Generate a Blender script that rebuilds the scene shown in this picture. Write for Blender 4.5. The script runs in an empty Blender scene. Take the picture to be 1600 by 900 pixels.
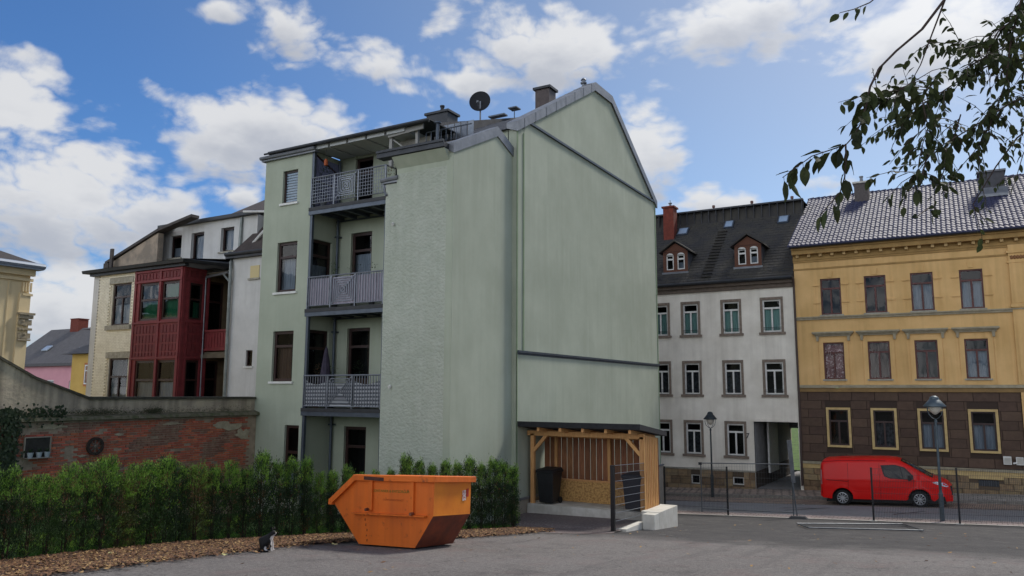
import bpy, bmesh, math, random
from mathutils import Vector, Matrix, noise
R = math.radians
rnd = random.Random(7)
S = bpy.context.scene
COL = S.collection

# ------------------------------------------------------------------ camera
EYE = 4.8
cam_d = bpy.data.cameras.new("camera")
cam = bpy.data.objects.new("camera", cam_d)
COL.objects.link(cam)
S.camera = cam
pitch, roll, yaw = 0.134932, 0.0036382, 0.522278
_cy, _sy = math.cos(yaw), math.sin(yaw)
fw = Vector((-_sy*math.cos(pitch), _cy*math.cos(pitch), math.sin(pitch)))
rt = Vector((_cy, _sy, 0)); up = rt.cross(fw)
r2 = math.cos(roll)*rt+math.sin(roll)*up
u2 = -math.sin(roll)*rt+math.cos(roll)*up
m = Matrix((r2, u2, -fw)).transposed().to_4x4()
m.translation = (0, 0, EYE)
cam.matrix_world = m
cam_d.sensor_width = 36.0
cam_d.lens = 36.0*1196.07/1600
cam_d.clip_start = 0.05
cam_d.clip_end = 5000

# ------------------------------------------------------------------ sky and sun
SUN_AZ, SUN_EL = 18.0, 48.0          # degrees clockwise from +Y, above the horizon
W = bpy.data.worlds.new("World"); S.world = W; W.use_nodes = True
nt = W.node_tree; nt.nodes.clear()
def wn(t, **k):
    n = nt.nodes.new(t)
    for a, b in k.items(): setattr(n, a, b)
    return n
def wm(op, a, b=None, c=None, clamp=False):
    n = wn("ShaderNodeMath", operation=op); n.use_clamp = clamp
    for i, v in enumerate((a, b, c)):
        if v is None: continue
        if isinstance(v, (int, float)): n.inputs[i].default_value = v
        else: nt.links.new(v, n.inputs[i])
    return n.outputs[0]
sky = wn("ShaderNodeTexSky", sky_type='NISHITA'); sky.sun_disc = False
sky.sun_elevation = R(SUN_EL); sky.sun_rotation = R(SUN_AZ)
sky.air_density = 1.0; sky.dust_density = 0.7; sky.ozone_density = 4.0; sky.altitude = 300
sunv = Vector((math.sin(R(SUN_AZ))*math.cos(R(SUN_EL)), math.cos(R(SUN_AZ))*math.cos(R(SUN_EL)), math.sin(R(SUN_EL))))
tc = wn("ShaderNodeTexCoord")
bg1 = wn("ShaderNodeBackground"); bg1.inputs[1].default_value = 0.075
tint = wn("ShaderNodeMix", data_type='RGBA', blend_type='MULTIPLY'); tint.inputs[0].default_value = 1.0
nt.links.new(sky.outputs[0], tint.inputs[6]); dt = wn("ShaderNodeVectorMath", operation='DOT_PRODUCT'); nt.links.new(tc.outputs['Generated'], dt.inputs[0]); dt.inputs[1].default_value = sunv
aur = wn("ShaderNodeMapRange", interpolation_type='SMOOTHSTEP'); nt.links.new(dt.outputs['Value'], aur.inputs[0]); aur.inputs['From Min'].default_value = .35; aur.inputs['From Max'].default_value = 1.0
tmix = wn("ShaderNodeMix", data_type='RGBA'); nt.links.new(aur.outputs[0], tmix.inputs[0]); tmix.inputs[6].default_value = (.50, .75, 1.0, 1); tmix.inputs[7].default_value = (1.25, 1.06, .88, 1)
nt.links.new(tmix.outputs[2], tint.inputs[7])   # hazier and paler towards the sun
nt.links.new(tint.outputs[2], bg1.inputs[0])
sp = wn("ShaderNodeSeparateXYZ"); nt.links.new(tc.outputs['Generated'], sp.inputs[0])
gx, gy, gz = sp.outputs
az = wm('MULTIPLY', wm('ARCTAN2', gx, gy), 57.29578)
el = wm('MULTIPLY', wm('ARCSINE', gz), 57.29578)
def wnoise(scale, detail, rough, dist=0.0, stretch=1.0, off=(0, 0, 0)):
    mp = wn("ShaderNodeMapping"); mp.inputs['Scale'].default_value = (1, 1, stretch); mp.inputs['Location'].default_value = off
    nt.links.new(tc.outputs['Generated'], mp.inputs[0])
    n = wn("ShaderNodeTexNoise"); n.inputs['Scale'].default_value = scale; n.inputs['Detail'].default_value = detail
    n.inputs['Roughness'].default_value = rough; n.inputs['Distortion'].default_value = dist
    nt.links.new(mp.outputs[0], n.inputs['Vector']); return n.outputs['Fac']
# the clouds in view stand where the photograph's clouds stand (azimuth, elevation, half sizes, weight); the noise cloud field covers the rest
CLOUDS = [(-61.3,12.7,8.2,5.7,1.3),(-64.2,17.4,3.4,3.1,.9),(-55.9,12.1,3.6,2.6,1.0),(-47.8,18.4,9.0,2.9,1.2),(-51.2,17.1,5.2,3.0,1.0),
 (-46.9,25.2,2.8,2.1,.85),(-40.4,23.4,3.9,1.4,.8),(-52.2,25.9,2.4,1.2,.9),(-27.5,25.1,9.5,3.3,1.05),(-33.0,22.6,3.4,1.8,.75),
 (-13.7,25.6,7.9,2.9,1.15),(-19.7,17.7,3.0,5.0,.95),(-15.1,13.3,3.2,1.6,.9),(0.3,22.8,7.2,3.1,1.1),(-61.1,4.9,9.2,3.7,1.0),
 (-50.2,13.5,2.2,1.0,.7),(-7.5,14.5,2.1,.7,.45),
 (30,20,12,6,1.1),(62,16,16,7,1.2),(100,24,17,9,1.2),(140,20,20,10,1.3),(-100,18,16,8,1.2),(-135,24,20,10,1.3),(176,26,20,12,1.3),(-178,26,18,10,1.2),(25,40,14,7,1.),(-30,46,14,7,.9),(-90,44,22,9,1.1),(95,48,22,9,1.1),(150,48,24,9,1.2),(-150,50,26,9,1.2)]  # this row is out of view, added to brighten the facades
mx = None; shs = None; wsum = None
n_edge = wnoise(6.5, 12, .66, .35, 1.6)
n_soft = wnoise(3.2, 5, .55, .1, 1.8, (3, 1, 2))
for (a, e, ra, re_, s) in CLOUDS:
    dx = wm('MULTIPLY', wm('SUBTRACT', az, a), 1.0/ra)
    dy = wm('MULTIPLY', wm('SUBTRACT', el, e), 1.0/re_)
    q = wm('ADD', wm('MULTIPLY', dx, dx), wm('MULTIPLY', dy, dy))
    v = wm('MULTIPLY', wm('SUBTRACT', 1.0, wm('SQRT', q)), s)
    mx = v if mx is None else wm('SMOOTH_MAX', mx, v, .25)
    w0 = wm('MAXIMUM', v, 0.0); w1 = wm('MULTIPLY', w0, dy)
    shs = w1 if shs is None else wm('ADD', shs, w1); wsum = w0 if wsum is None else wm('ADD', wsum, w0)
under = wm('MULTIPLY', wm('DIVIDE', shs, wm('ADD', wsum, .15)), -1.0)      # cloud undersides
n_puff = wnoise(13, 3, .55, .0, 1.7, (5, 2, 9))
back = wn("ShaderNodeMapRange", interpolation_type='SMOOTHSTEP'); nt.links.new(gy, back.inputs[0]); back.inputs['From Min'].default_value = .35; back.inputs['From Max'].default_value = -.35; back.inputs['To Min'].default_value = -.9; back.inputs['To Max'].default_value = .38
mx = wm('MAXIMUM', mx, back.outputs[0])   # unseen cloud cover added behind the camera to light the facades
dens = wm('ADD', mx, wm('MULTIPLY', wm('SUBTRACT', n_edge, .5), 2.3))
dens = wm('ADD', dens, wm('MULTIPLY', wm('SUBTRACT', n_soft, .5), .8))
dens = wm('ADD', dens, wm('MULTIPLY', wm('SUBTRACT', wm('ABSOLUTE', wm('SUBTRACT', n_puff, .5)), .08), 3.2))
msk = wn("ShaderNodeMapRange", interpolation_type='SMOOTHSTEP'); nt.links.new(dens, msk.inputs[0])
msk.inputs['From Min'].default_value = -.12; msk.inputs['From Max'].default_value = .6
msk.inputs['To Max'].default_value = .97
# thick cores turn grey, thin rims stay white
thick = wn("ShaderNodeMapRange", interpolation_type='SMOOTHSTEP')
n_core = wnoise(5.0, 6, .6, .2, 2.2, (7, 3, 5))
nt.links.new(wm('ADD', wm('ADD', wm('MULTIPLY', dens, .22), wm('MULTIPLY', n_core, 1.1)), wm('MULTIPLY', under, .75)), thick.inputs[0])
thick.inputs['From Min'].default_value = .48; thick.inputs['From Max'].default_value = 1.15
mixc = wn("ShaderNodeMix", data_type='RGBA'); nt.links.new(thick.outputs[0], mixc.inputs[0])
mixc.inputs[6].default_value = (.80, .81, .83, 1); mixc.inputs[7].default_value = (.50, .53, .60, 1)
# clouds glow towards the sun
glow = wm('MULTIPLY', wm('POWER', wm('MAXIMUM', dt.outputs['Value'], 0.0), 10.0), .40)
bg2 = wn("ShaderNodeBackground"); nt.links.new(mixc.outputs[2], bg2.inputs[0]); front = wm('MULTIPLY', wm('MAXIMUM', wm('MULTIPLY', dt.outputs['Value'], -1.0), 0.0), 3.5)   # clouds opposite the sun boosted as fill light for the shaded facades
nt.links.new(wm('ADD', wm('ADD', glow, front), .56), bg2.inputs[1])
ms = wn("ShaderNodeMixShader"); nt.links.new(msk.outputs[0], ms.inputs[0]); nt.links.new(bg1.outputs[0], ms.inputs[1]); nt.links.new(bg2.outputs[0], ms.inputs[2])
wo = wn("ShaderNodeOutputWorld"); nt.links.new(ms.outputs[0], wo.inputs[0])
sd = bpy.data.lights.new("sun", 'SUN'); sd.energy = 2.0; sd.angle = R(10); sd.color = (1, .95, .87)
so = bpy.data.objects.new("sun", sd); COL.objects.link(so)
so.rotation_euler = sunv.to_track_quat('Z', 'Y').to_euler(); so.location = (0, 0, 60)
S.view_settings.view_transform = 'Standard'; S.view_settings.look = 'None'
S.view_settings.exposure = 0.72; S.view_settings.gamma = 1.0

# ------------------------------------------------------------------ materials
def lin(c): return tuple((x/12.92 if x <= .04045 else ((x+.055)/1.055)**2.4) for x in c)
def hexc(h): return lin(tuple(int(h[i:i+2], 16)/255 for i in (0, 2, 4)))+(1,)
MATS = {}
def mat(name, col, rough=.8, metal=0, col2=None, scale=6, detail=6, bump=0, bscale=40, bdetail=4, stretch=(1,1,1), rand=0, spec=.5,
        streak=None, streak_amt=.5, trans=0, mix=(.35,.65), coat=0, hsv=False):
    """principled material: colour mottled by noise, optional vertical streaks, optional fine relief"""
    if name in MATS: return MATS[name]
    M = bpy.data.materials.new(name); M.use_nodes = True; t = M.node_tree; N = t.nodes; L = t.links
    P = N["Principled BSDF"]; P.inputs['Roughness'].default_value = rough; P.inputs['Metallic'].default_value = metal
    P.inputs['Specular IOR Level'].default_value = spec
    if coat: P.inputs['Coat Weight'].default_value = coat; P.inputs['Coat Roughness'].default_value = .08
    c = hexc(col) if isinstance(col, str) else tuple(col)+(1,)
    tcn = N.new("ShaderNodeTexCoord"); mp = N.new("ShaderNodeMapping"); mp.inputs['Scale'].default_value = stretch
    geo = N.new("ShaderNodeNewGeometry")
    L.new(geo.outputs['Position'], mp.inputs[0])
    out = None
    def mixn(fac, a, b, blend='MIX'):
        n = N.new("ShaderNodeMix"); n.data_type = 'RGBA'; n.blend_type = blend
        for i, v in ((0, fac), (6, a), (7, b)):
            if hasattr(v, 'links'): L.new(v, n.inputs[i])
            else: n.inputs[i].default_value = v
        return n.outputs[2]
    if col2 is not None:
        n1 = N.new("ShaderNodeTexNoise"); n1.inputs['Scale'].default_value = scale; n1.inputs['Detail'].default_value = detail
        n1.inputs['Roughness'].default_value = .62
        L.new(mp.outputs[0], n1.inputs['Vector'])
        mr = N.new("ShaderNodeMapRange"); mr.inputs['From Min'].default_value = mix[0]; mr.inputs['From Max'].default_value = mix[1]
        L.new(n1.outputs['Fac'], mr.inputs[0])
        c2 = hexc(col2) if isinstance(col2, str) else tuple(col2)+(1,)
        out = mixn(mr.outputs[0], c, c2)
    if streak is not None:
        m2 = N.new("ShaderNodeMapping"); m2.inputs['Scale'].default_value = (1, 1, .06); L.new(geo.outputs['Position'], m2.inputs[0])
        n2 = N.new("ShaderNodeTexNoise"); n2.inputs['Scale'].default_value = 5; n2.inputs['Detail'].default_value = 7; L.new(m2.outputs[0], n2.inputs['Vector'])
        n3 = N.new("ShaderNodeTexNoise"); n3.inputs['Scale'].default_value = .5; n3.inputs['Detail'].default_value = 4; L.new(geo.outputs['Position'], n3.inputs['Vector'])
        mm = N.new("ShaderNodeMath"); mm.operation = 'MULTIPLY'; L.new(n2.outputs[0], mm.inputs[0]); L.new(n3.outputs[0], mm.inputs[1])
        mr = N.new("ShaderNodeMapRange"); mr.inputs['From Min'].default_value = .2; mr.inputs['From Max'].default_value = .4; mr.inputs['To Max'].default_value = streak_amt
        L.new(mm.outputs[0], mr.inputs[0])
        out = mixn(mr.outputs[0], out if out is not None else c, hexc(streak))
    if rand:
        oi = N.new("ShaderNodeObjectInfo"); hs = N.new("ShaderNodeHueSaturation")
        mr = N.new("ShaderNodeMapRange"); mr.inputs['To Min'].default_value = 1-rand; mr.inputs['To Max'].default_value = 1+rand
        L.new(oi.outputs['Random'], mr.inputs[0]); L.new(mr.outputs[0], hs.inputs['Value'])
        mh = N.new("ShaderNodeMapRange"); mh.inputs['To Min'].default_value = .5-rand*.03; mh.inputs['To Max'].default_value = .5+rand*.03
        ma = N.new("ShaderNodeMath"); ma.operation = 'MULTIPLY'; ma.inputs[1].default_value = 7.3; mf = N.new("ShaderNodeMath"); mf.operation = 'FRACT'
        L.new(oi.outputs['Random'], ma.inputs[0]); L.new(ma.outputs[0], mf.inputs[0]); L.new(mf.outputs[0], mh.inputs[0]); L.new(mh.outputs[0], hs.inputs['Hue'])
        if out is not None: L.new(out, hs.inputs['Color'])
        else: hs.inputs['Color'].default_value = c
        out = hs.outputs[0]
    if out is not None: L.new(out, P.inputs['Base Color'])
    else: P.inputs['Base Color'].default_value = c
    if bump:
        nb = N.new("ShaderNodeTexNoise"); nb.inputs['Scale'].default_value = bscale; nb.inputs['Detail'].default_value = bdetail
        L.new(mp.outputs[0], nb.inputs['Vector'])
        b = N.new("ShaderNodeBump"); b.inputs['Strength'].default_value = 1; b.inputs['Distance'].default_value = bump
        L.new(nb.outputs['Fac'], b.inputs['Height']); L.new(b.outputs[0], P.inputs['Normal'])
    if trans:
        tr = N.new("ShaderNodeBsdfTranslucent"); x = N.new("ShaderNodeMixShader"); x.inputs[0].default_value = trans
        if out is not None: L.new(out, tr.inputs[0])
        else: tr.inputs[0].default_value = c
        L.new(P.outputs[0], x.inputs[1]); L.new(tr.outputs[0], x.inputs[2]); L.new(x.outputs[0], N["Material Output"].inputs[0])
    MATS[name] = M
    return M
def glass_mat(name, tint=(.8,.85,.86), refl=.005):
    M = bpy.data.materials.new(name); M.use_nodes = True; t = M.node_tree; N = t.nodes; L = t.links; N.clear()
    o = N.new("ShaderNodeOutputMaterial"); x = N.new("ShaderNodeMixShader"); g = N.new("ShaderNodeBsdfGlossy"); tr = N.new("ShaderNodeBsdfTransparent")
    g.inputs['Roughness'].default_value = .02; tr.inputs[0].default_value = tint+(1,)
    f = N.new("ShaderNodeFresnel"); f.inputs[0].default_value = 1.33
    a = N.new("ShaderNodeMath"); a.operation = 'MULTIPLY_ADD'; a.inputs[1].default_value = 1.0; a.inputs[2].default_value = refl; a.use_clamp = True
    n = N.new("ShaderNodeTexNoise"); n.inputs['Scale'].default_value = 1.3; b = N.new("ShaderNodeBump"); b.inputs['Distance'].default_value = .01
    L.new(n.outputs[0], b.inputs['Height']); L.new(b.outputs[0], g.inputs['Normal'])
    L.new(f.outputs[0], a.inputs[0]); L.new(a.outputs[0], x.inputs[0]); L.new(tr.outputs[0], x.inputs[1]); L.new(g.outputs[0], x.inputs[2]); L.new(x.outputs[0], o.inputs[0])
    MATS[name] = M
    return M
GREEN = mat('green_render', 'adb4a2', .9, col2='9fa694', scale=.55, detail=9, bump=.004, bscale=60, streak='979e8c', streak_amt=.5)
GREENT = mat('green_trowelled_render', 'b2b7aa', .92, col2='a7ad9f', scale=2, streak='989f8e', streak_amt=.4, bump=.045, bscale=11, bdetail=9, stretch=(1,1,1.2))
GREEND = mat('green_corner_trim', '87987c', .85, col2='7d8e72', scale=2)
GLASS = glass_mat('window_glass'); GLASSD = glass_mat('dark_glass', (.35,.38,.4), .05); GLASSG = glass_mat('green_glass', (.3,.52,.46), .02)
ZINC = mat('zinc', '82858a', .5, .5, col2='6c7076', scale=2.5, bump=.002, bscale=8)
STEEL = mat('grey_steel', '59616c', .5, .5, col2='4c545e', scale=4)
DARKM = mat('dark_metal', '2c2f33', .5, .4, col2='383b40', scale=3)
SLATE = mat('slate', '4b4d52', .75, col2='36383c', scale=3, bump=.004, bscale=25)
BROWNF = mat('dark_brown_frame', '2b1a17', .5, col2='371f1a', scale=5)
REDF = mat('red_brown_frame', '5a2620', .5, col2='45201b', scale=5)
WHITEF = mat('white_frame', 'dcdcd8', .5, col2='c9c9c4', scale=5)
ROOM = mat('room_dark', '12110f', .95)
DARK = mat('dark_interior', '0e0f11', .95)
CURT = mat('white_curtain', '9aa0ab', .9, col2='6f7784', scale=3, stretch=(14,14,.6), bump=.01, bscale=3)
CURTT = mat('teal_curtain', '8fb3ad', .9, col2='7ca39d', scale=3, stretch=(14,14,.6), bump=.01, bscale=3)
CURTB = mat('brown_curtain', '5c4234', .9, col2='46322a', scale=3, stretch=(9,9,.6), bump=.01, bscale=3)
CURTP = mat('dark_patterned_curtain', '4d4f55', .9, col2='1c1d20', scale=7)
CURTR = mat('red_patterned_curtain', '6d1220', .9, col2='c99ca0', scale=9, mix=(.55,.6))
GREENB = mat('pale_green_blind', '6f9a83', .9)
BLIND = mat('grey_blind', '8e96a0', .6)
SILL = mat('stone_sill', 'a9a597', .85, col2='8a8679', scale=8)
CONC = mat('concrete', 'cfcdc6', .85, col2='b3b0a7', scale=3, bump=.002, bscale=50, streak='9c988e', streak_amt=.4)

# ------------------------------------------------------------------ geometry helpers
BASE = {}
class MB:
    def __init__(s): s.v = []; s.f = []; s.mi = []
    def poly(s, pts, mi=0):
        n = len(s.v); s.v += [tuple(p) for p in pts]; s.f.append(tuple(range(n, n+len(pts)))); s.mi.append(mi)
    def quad(s, a, b, c, d, mi=0): s.poly((a, b, c, d), mi)
    def hexa(s, p, mi=0):   # 8 points: bottom 0-3, top 4-7
        n = len(s.v); s.v += [tuple(q) for q in p]
        for f in ((0,3,2,1),(4,5,6,7),(0,1,5,4),(1,2,6,5),(2,3,7,6),(3,0,4,7)):
            s.f.append(tuple(n+i for i in f)); s.mi.append(mi)
    def box(s, x0, x1, y0, y1, z0, z1, mi=0):
        s.hexa([(x0,y0,z0),(x1,y0,z0),(x1,y1,z0),(x0,y1,z0),(x0,y0,z1),(x1,y0,z1),(x1,y1,z1),(x0,y1,z1)], mi)
    def fbox(s, F, u0, u1, z0, z1, d0, d1, mi=0):
        a = [fp(F,u0,z0,d0), fp(F,u1,z0,d0), fp(F,u1,z0,d1), fp(F,u0,z0,d1)]
        b = [fp(F,u0,z1,d0), fp(F,u1,z1,d0), fp(F,u1,z1,d1), fp(F,u0,z1,d1)]
        if F[0] == 'Y': s.hexa([a[3],a[2],a[1],a[0],b[3],b[2],b[1],b[0]], mi)
        else: s.hexa(a[::-1]+b[::-1], mi)
    def prism(s, F, pts, d0, d1, mi=0):  # pts (u,z)
        n = len(pts); A = [fp(F,u,z,d0) for u,z in pts]; B = [fp(F,u,z,d1) for u,z in pts]
        s.poly(B, mi); s.poly(A[::-1], mi)
        for i in range(n):
            j = (i+1) % n; s.poly((A[i],A[j],B[j],B[i]), mi)
    def bar(s, a, b, r, up=(0,0,1), r2=None, mi=0):   # rectangular bar between two points
        a = Vector(a); b = Vector(b); t = (b-a).normalized(); u = Vector(up)
        if abs(t.dot(u)) > .95: u = Vector((1,0,0))
        x = t.cross(u).normalized(); y = x.cross(t); q = r2 or r
        P = [p+sx*x*r+sy*y*q for p in (a,b) for sx,sy in ((-1,-1),(1,-1),(1,1),(-1,1))]
        s.hexa(P, mi)
    def tube(s, pts, r, n=8, mi=0, cap=True):
        pts = [Vector(p) for p in pts]; k = len(pts); rr = r if isinstance(r, (list,tuple)) else [r]*k
        rings = []; x = None
        for i, p in enumerate(pts):
            t = (pts[min(i+1,k-1)]-pts[max(i-1,0)]).normalized()
            if x is None: x = t.cross(Vector((0,0,1)) if abs(t.z) < .9 else Vector((1,0,0))).normalized()
            else: x = (x-t*x.dot(t)).normalized()
            y = t.cross(x); b = len(s.v)
            for j in range(n):
                a = 2*math.pi*j/n; s.v.append(tuple(p+(x*math.cos(a)+y*math.sin(a))*rr[i]))
            rings.append(b)
        for i in range(k-1):
            for j in range(n):
                q = (j+1) % n; s.f.append((rings[i]+j, rings[i]+q, rings[i+1]+q, rings[i+1]+j)); s.mi.append(mi)
        if cap:
            s.f.append(tuple(rings[0]+j for j in range(n))[::-1]); s.mi.append(mi)
            s.f.append(tuple(rings[-1]+j for j in range(n))); s.mi.append(mi)
    def lathe(s, c, prof, n=16, mi=0, axis='z'):
        c = Vector(c); st = len(s.v)
        for (r, z) in prof:
            for j in range(n):
                a = 2*math.pi*j/n
                if axis == 'z': v = (r*math.cos(a), r*math.sin(a), z)
                elif axis == 'y': v = (r*math.cos(a), z, r*math.sin(a))
                else: v = (z, r*math.cos(a), r*math.sin(a))
                s.v.append(tuple(c+Vector(v)))
        for i in range(len(prof)-1):
            for j in range(n):
                q = (j+1) % n; s.f.append((st+i*n+j, st+i*n+q, st+(i+1)*n+q, st+(i+1)*n+j)); s.mi.append(mi)
    def wall(s, F, u0, u1, z0, z1, holes=(), depth=.18, d=0, mi=0):
        us = sorted(set([u0,u1]+[h[i] for h in holes for i in (0,1) if u0 < h[i] < u1]))
        zs = sorted(set([z0,z1]+[h[i] for h in holes for i in (2,3) if z0 < h[i] < z1]))
        for i in range(len(us)-1):
            for j in range(len(zs)-1):
                uc = (us[i]+us[i+1])/2; zc = (zs[j]+zs[j+1])/2
                if any(h[0] < uc < h[1] and h[2] < zc < h[3] for h in holes): continue
                s.quad(fp(F,us[i],zs[j],d), fp(F,us[i+1],zs[j],d), fp(F,us[i+1],zs[j+1],d), fp(F,us[i],zs[j+1],d), mi)
        for h in holes:
            a, b, c, e = h[:4]; q = d-depth
            s.quad(fp(F,a,c,d), fp(F,a,e,d), fp(F,a,e,q), fp(F,a,c,q), mi); s.quad(fp(F,b,c,d), fp(F,b,c,q), fp(F,b,e,q), fp(F,b,e,d), mi)
            s.quad(fp(F,a,e,d), fp(F,b,e,d), fp(F,b,e,q), fp(F,a,e,q), mi); s.quad(fp(F,a,c,d), fp(F,a,c,q), fp(F,b,c,q), fp(F,b,c,d), mi)
    def mesh(s, name, mats, base=(0,0,0), smooth=False):
        me = bpy.data.meshes.new(name); bx, by, bz = base
        me.from_pydata([(x-bx,y-by,z-bz) for x,y,z in s.v], [], s.f)
        if not isinstance(mats, (list,tuple)): mats = [mats]
        for mm in mats: me.materials.append(mm)
        if len(mats) > 1: me.polygons.foreach_set('material_index', s.mi)
        if smooth: me.polygons.foreach_set('use_smooth', [True]*len(me.polygons))
        me.update()
        return me
    def build(s, name, mats, parent=None, base=None, smooth=False, label=None, cat=None, group=None, kind=None, bevel=0):
        if parent is not None: b = BASE[parent.name]
        else: b = base or (0,0,0)
        o = bpy.data.objects.new(name, s.mesh(name, mats, b, smooth)); COL.objects.link(o)
        if parent is not None: o.parent = parent; BASE[o.name] = b
        else: o.location = b; BASE[o.name] = b
        tag(o, label, cat, group, kind)
        if bevel:
            bm = o.modifiers.new('bevel', 'BEVEL'); bm.width = bevel; bm.segments = 2; bm.limit_method = 'ANGLE'
        return o
def fp(F, u, z, d):
    return (u, F[1]-d, z) if F[0] == 'Y' else (F[1]+d, u, z)
def tag(o, label=None, cat=None, group=None, kind=None):
    if label: o['label'] = label
    if cat: o['category'] = cat
    if group: o['group'] = group
    if kind: o['kind'] = kind
def thing(name, loc, label, cat, group=None):
    o = bpy.data.objects.new(name, None); COL.objects.link(o); o.location = loc; o.empty_display_size = .2
    BASE[o.name] = tuple(loc); tag(o, label, cat, group); return o
def kids(o): return [c for c in bpy.data.objects if c.parent == o]
def copy_thing(src, loc, rot=None, scale=None, label=None, _k={}):
    if src.name not in _k: _k[src.name] = [(c, kids(c)) for c in kids(src)]
    r = src.copy(); COL.objects.link(r); r.location = loc
    if rot is not None: r.rotation_euler = rot
    if scale is not None: r.scale = scale
    if label: r['label'] = label
    for c, gg in _k[src.name]:
        d = c.copy(); COL.objects.link(d); d.parent = r
        for g in gg:
            h = g.copy(); COL.objects.link(h); h.parent = d
    return r
def piece(name, me, parent, loc, rot=(0,0,0), scale=(1,1,1), world=True):
    o = bpy.data.objects.new(name, me); COL.objects.link(o); o.parent = parent
    b = BASE.get(parent.name, (0,0,0)) if parent is not None else (0,0,0)
    o.location = (loc[0]-b[0], loc[1]-b[1], loc[2]-b[2]) if world else loc
    o.rotation_euler = rot; o.scale = scale
    return o

def window(root, F, u0, u1, z0, z1, fm, depth=.14, ratio=.7, mull=1, sill=None, curtain=None, cz=(0,1), glass=None, fw_=.07, name='window', surround=None, sillw=.08):
    m_ = MB(); a = -depth; b = -depth+.07
    m_.fbox(F,u0,u0+fw_,z0,z1,a,b); m_.fbox(F,u1-fw_,u1,z0,z1,a,b)
    m_.fbox(F,u0+fw_,u1-fw_,z0,z0+fw_,a,b-.002); m_.fbox(F,u0+fw_,u1-fw_,z1-fw_,z1,a,b-.002)
    zt = z0+(z1-z0)*ratio if ratio else z1
    if ratio: m_.fbox(F,u0+fw_,u1-fw_,zt-.045,zt+.045,a,b+.012)
    uc = (u0+u1)/2
    if mull: m_.fbox(F,uc-.04,uc+.04,z0+fw_,zt-.045 if ratio else z1-fw_,a,b+.006)
    w = m_.build(name, fm, root)
    g = MB(); g.quad(fp(F,u0+.02,z0+.02,a+.03), fp(F,u1-.02,z0+.02,a+.03), fp(F,u1-.02,z1-.02,a+.03), fp(F,u0+.02,z1-.02,a+.03))
    g.build('pane', glass or GLASS, w)
    if curtain is not None:
        c = MB(); h = z1-z0; n = 14; zz0 = z0+cz[0]*h; zz1 = z0+cz[1]*h
        for i in range(n):
            ua = u0+(u1-u0)*i/n; ub = u0+(u1-u0)*(i+1)/n; da = a-.10-.02*(i % 2); db = a-.10-.02*((i+1) % 2)
            c.quad(fp(F,ua,zz0,da), fp(F,ub,zz0,db), fp(F,ub,zz1,db), fp(F,ua,zz1,da))
        c.build('curtain', curtain, w)
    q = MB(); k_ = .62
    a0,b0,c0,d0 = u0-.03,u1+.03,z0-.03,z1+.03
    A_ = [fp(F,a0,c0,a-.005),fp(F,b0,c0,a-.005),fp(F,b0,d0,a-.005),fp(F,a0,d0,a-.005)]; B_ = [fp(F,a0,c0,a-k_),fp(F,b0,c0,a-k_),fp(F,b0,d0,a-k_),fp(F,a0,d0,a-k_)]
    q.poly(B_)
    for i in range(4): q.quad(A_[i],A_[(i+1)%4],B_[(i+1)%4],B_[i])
    q.build('dark_room', ROOM, w)  # near-black box paints in the darkness behind the glass
    if sill is not None:
        q = MB(); q.fbox(F,u0-.08,u1+.08,z0-sillw,z0-.003,-depth+.02,.07); q.build('sill', sill, w)
    return w

# ------------------------------------------------------------------ terrain
def lotz(x, y): return .47+.0447*x+.0948*(30.4-y)
def strz(x, y):
    t = min(max((y-31.2)/7.6, 0), 1); return (.47+.0447*x)*(1-t)+(.17+.045*x)*t
def pavz(x, y): return .27+.043*x
def sheet(zf, x0, x1, y0, y1, nx, ny, dz=0):
    m_ = MB()
    for i in range(nx):
        for j in range(ny):
            xs = (x0+(x1-x0)*i/nx, x0+(x1-x0)*(i+1)/nx); ys = (y0+(y1-y0)*j/ny, y0+(y1-y0)*(j+1)/ny)
            m_.poly([(x, y, zf(x,y)+dz) for x, y in ((xs[0],ys[0]),(xs[1],ys[0]),(xs[1],ys[1]),(xs[0],ys[1]))])
    return m_
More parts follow.
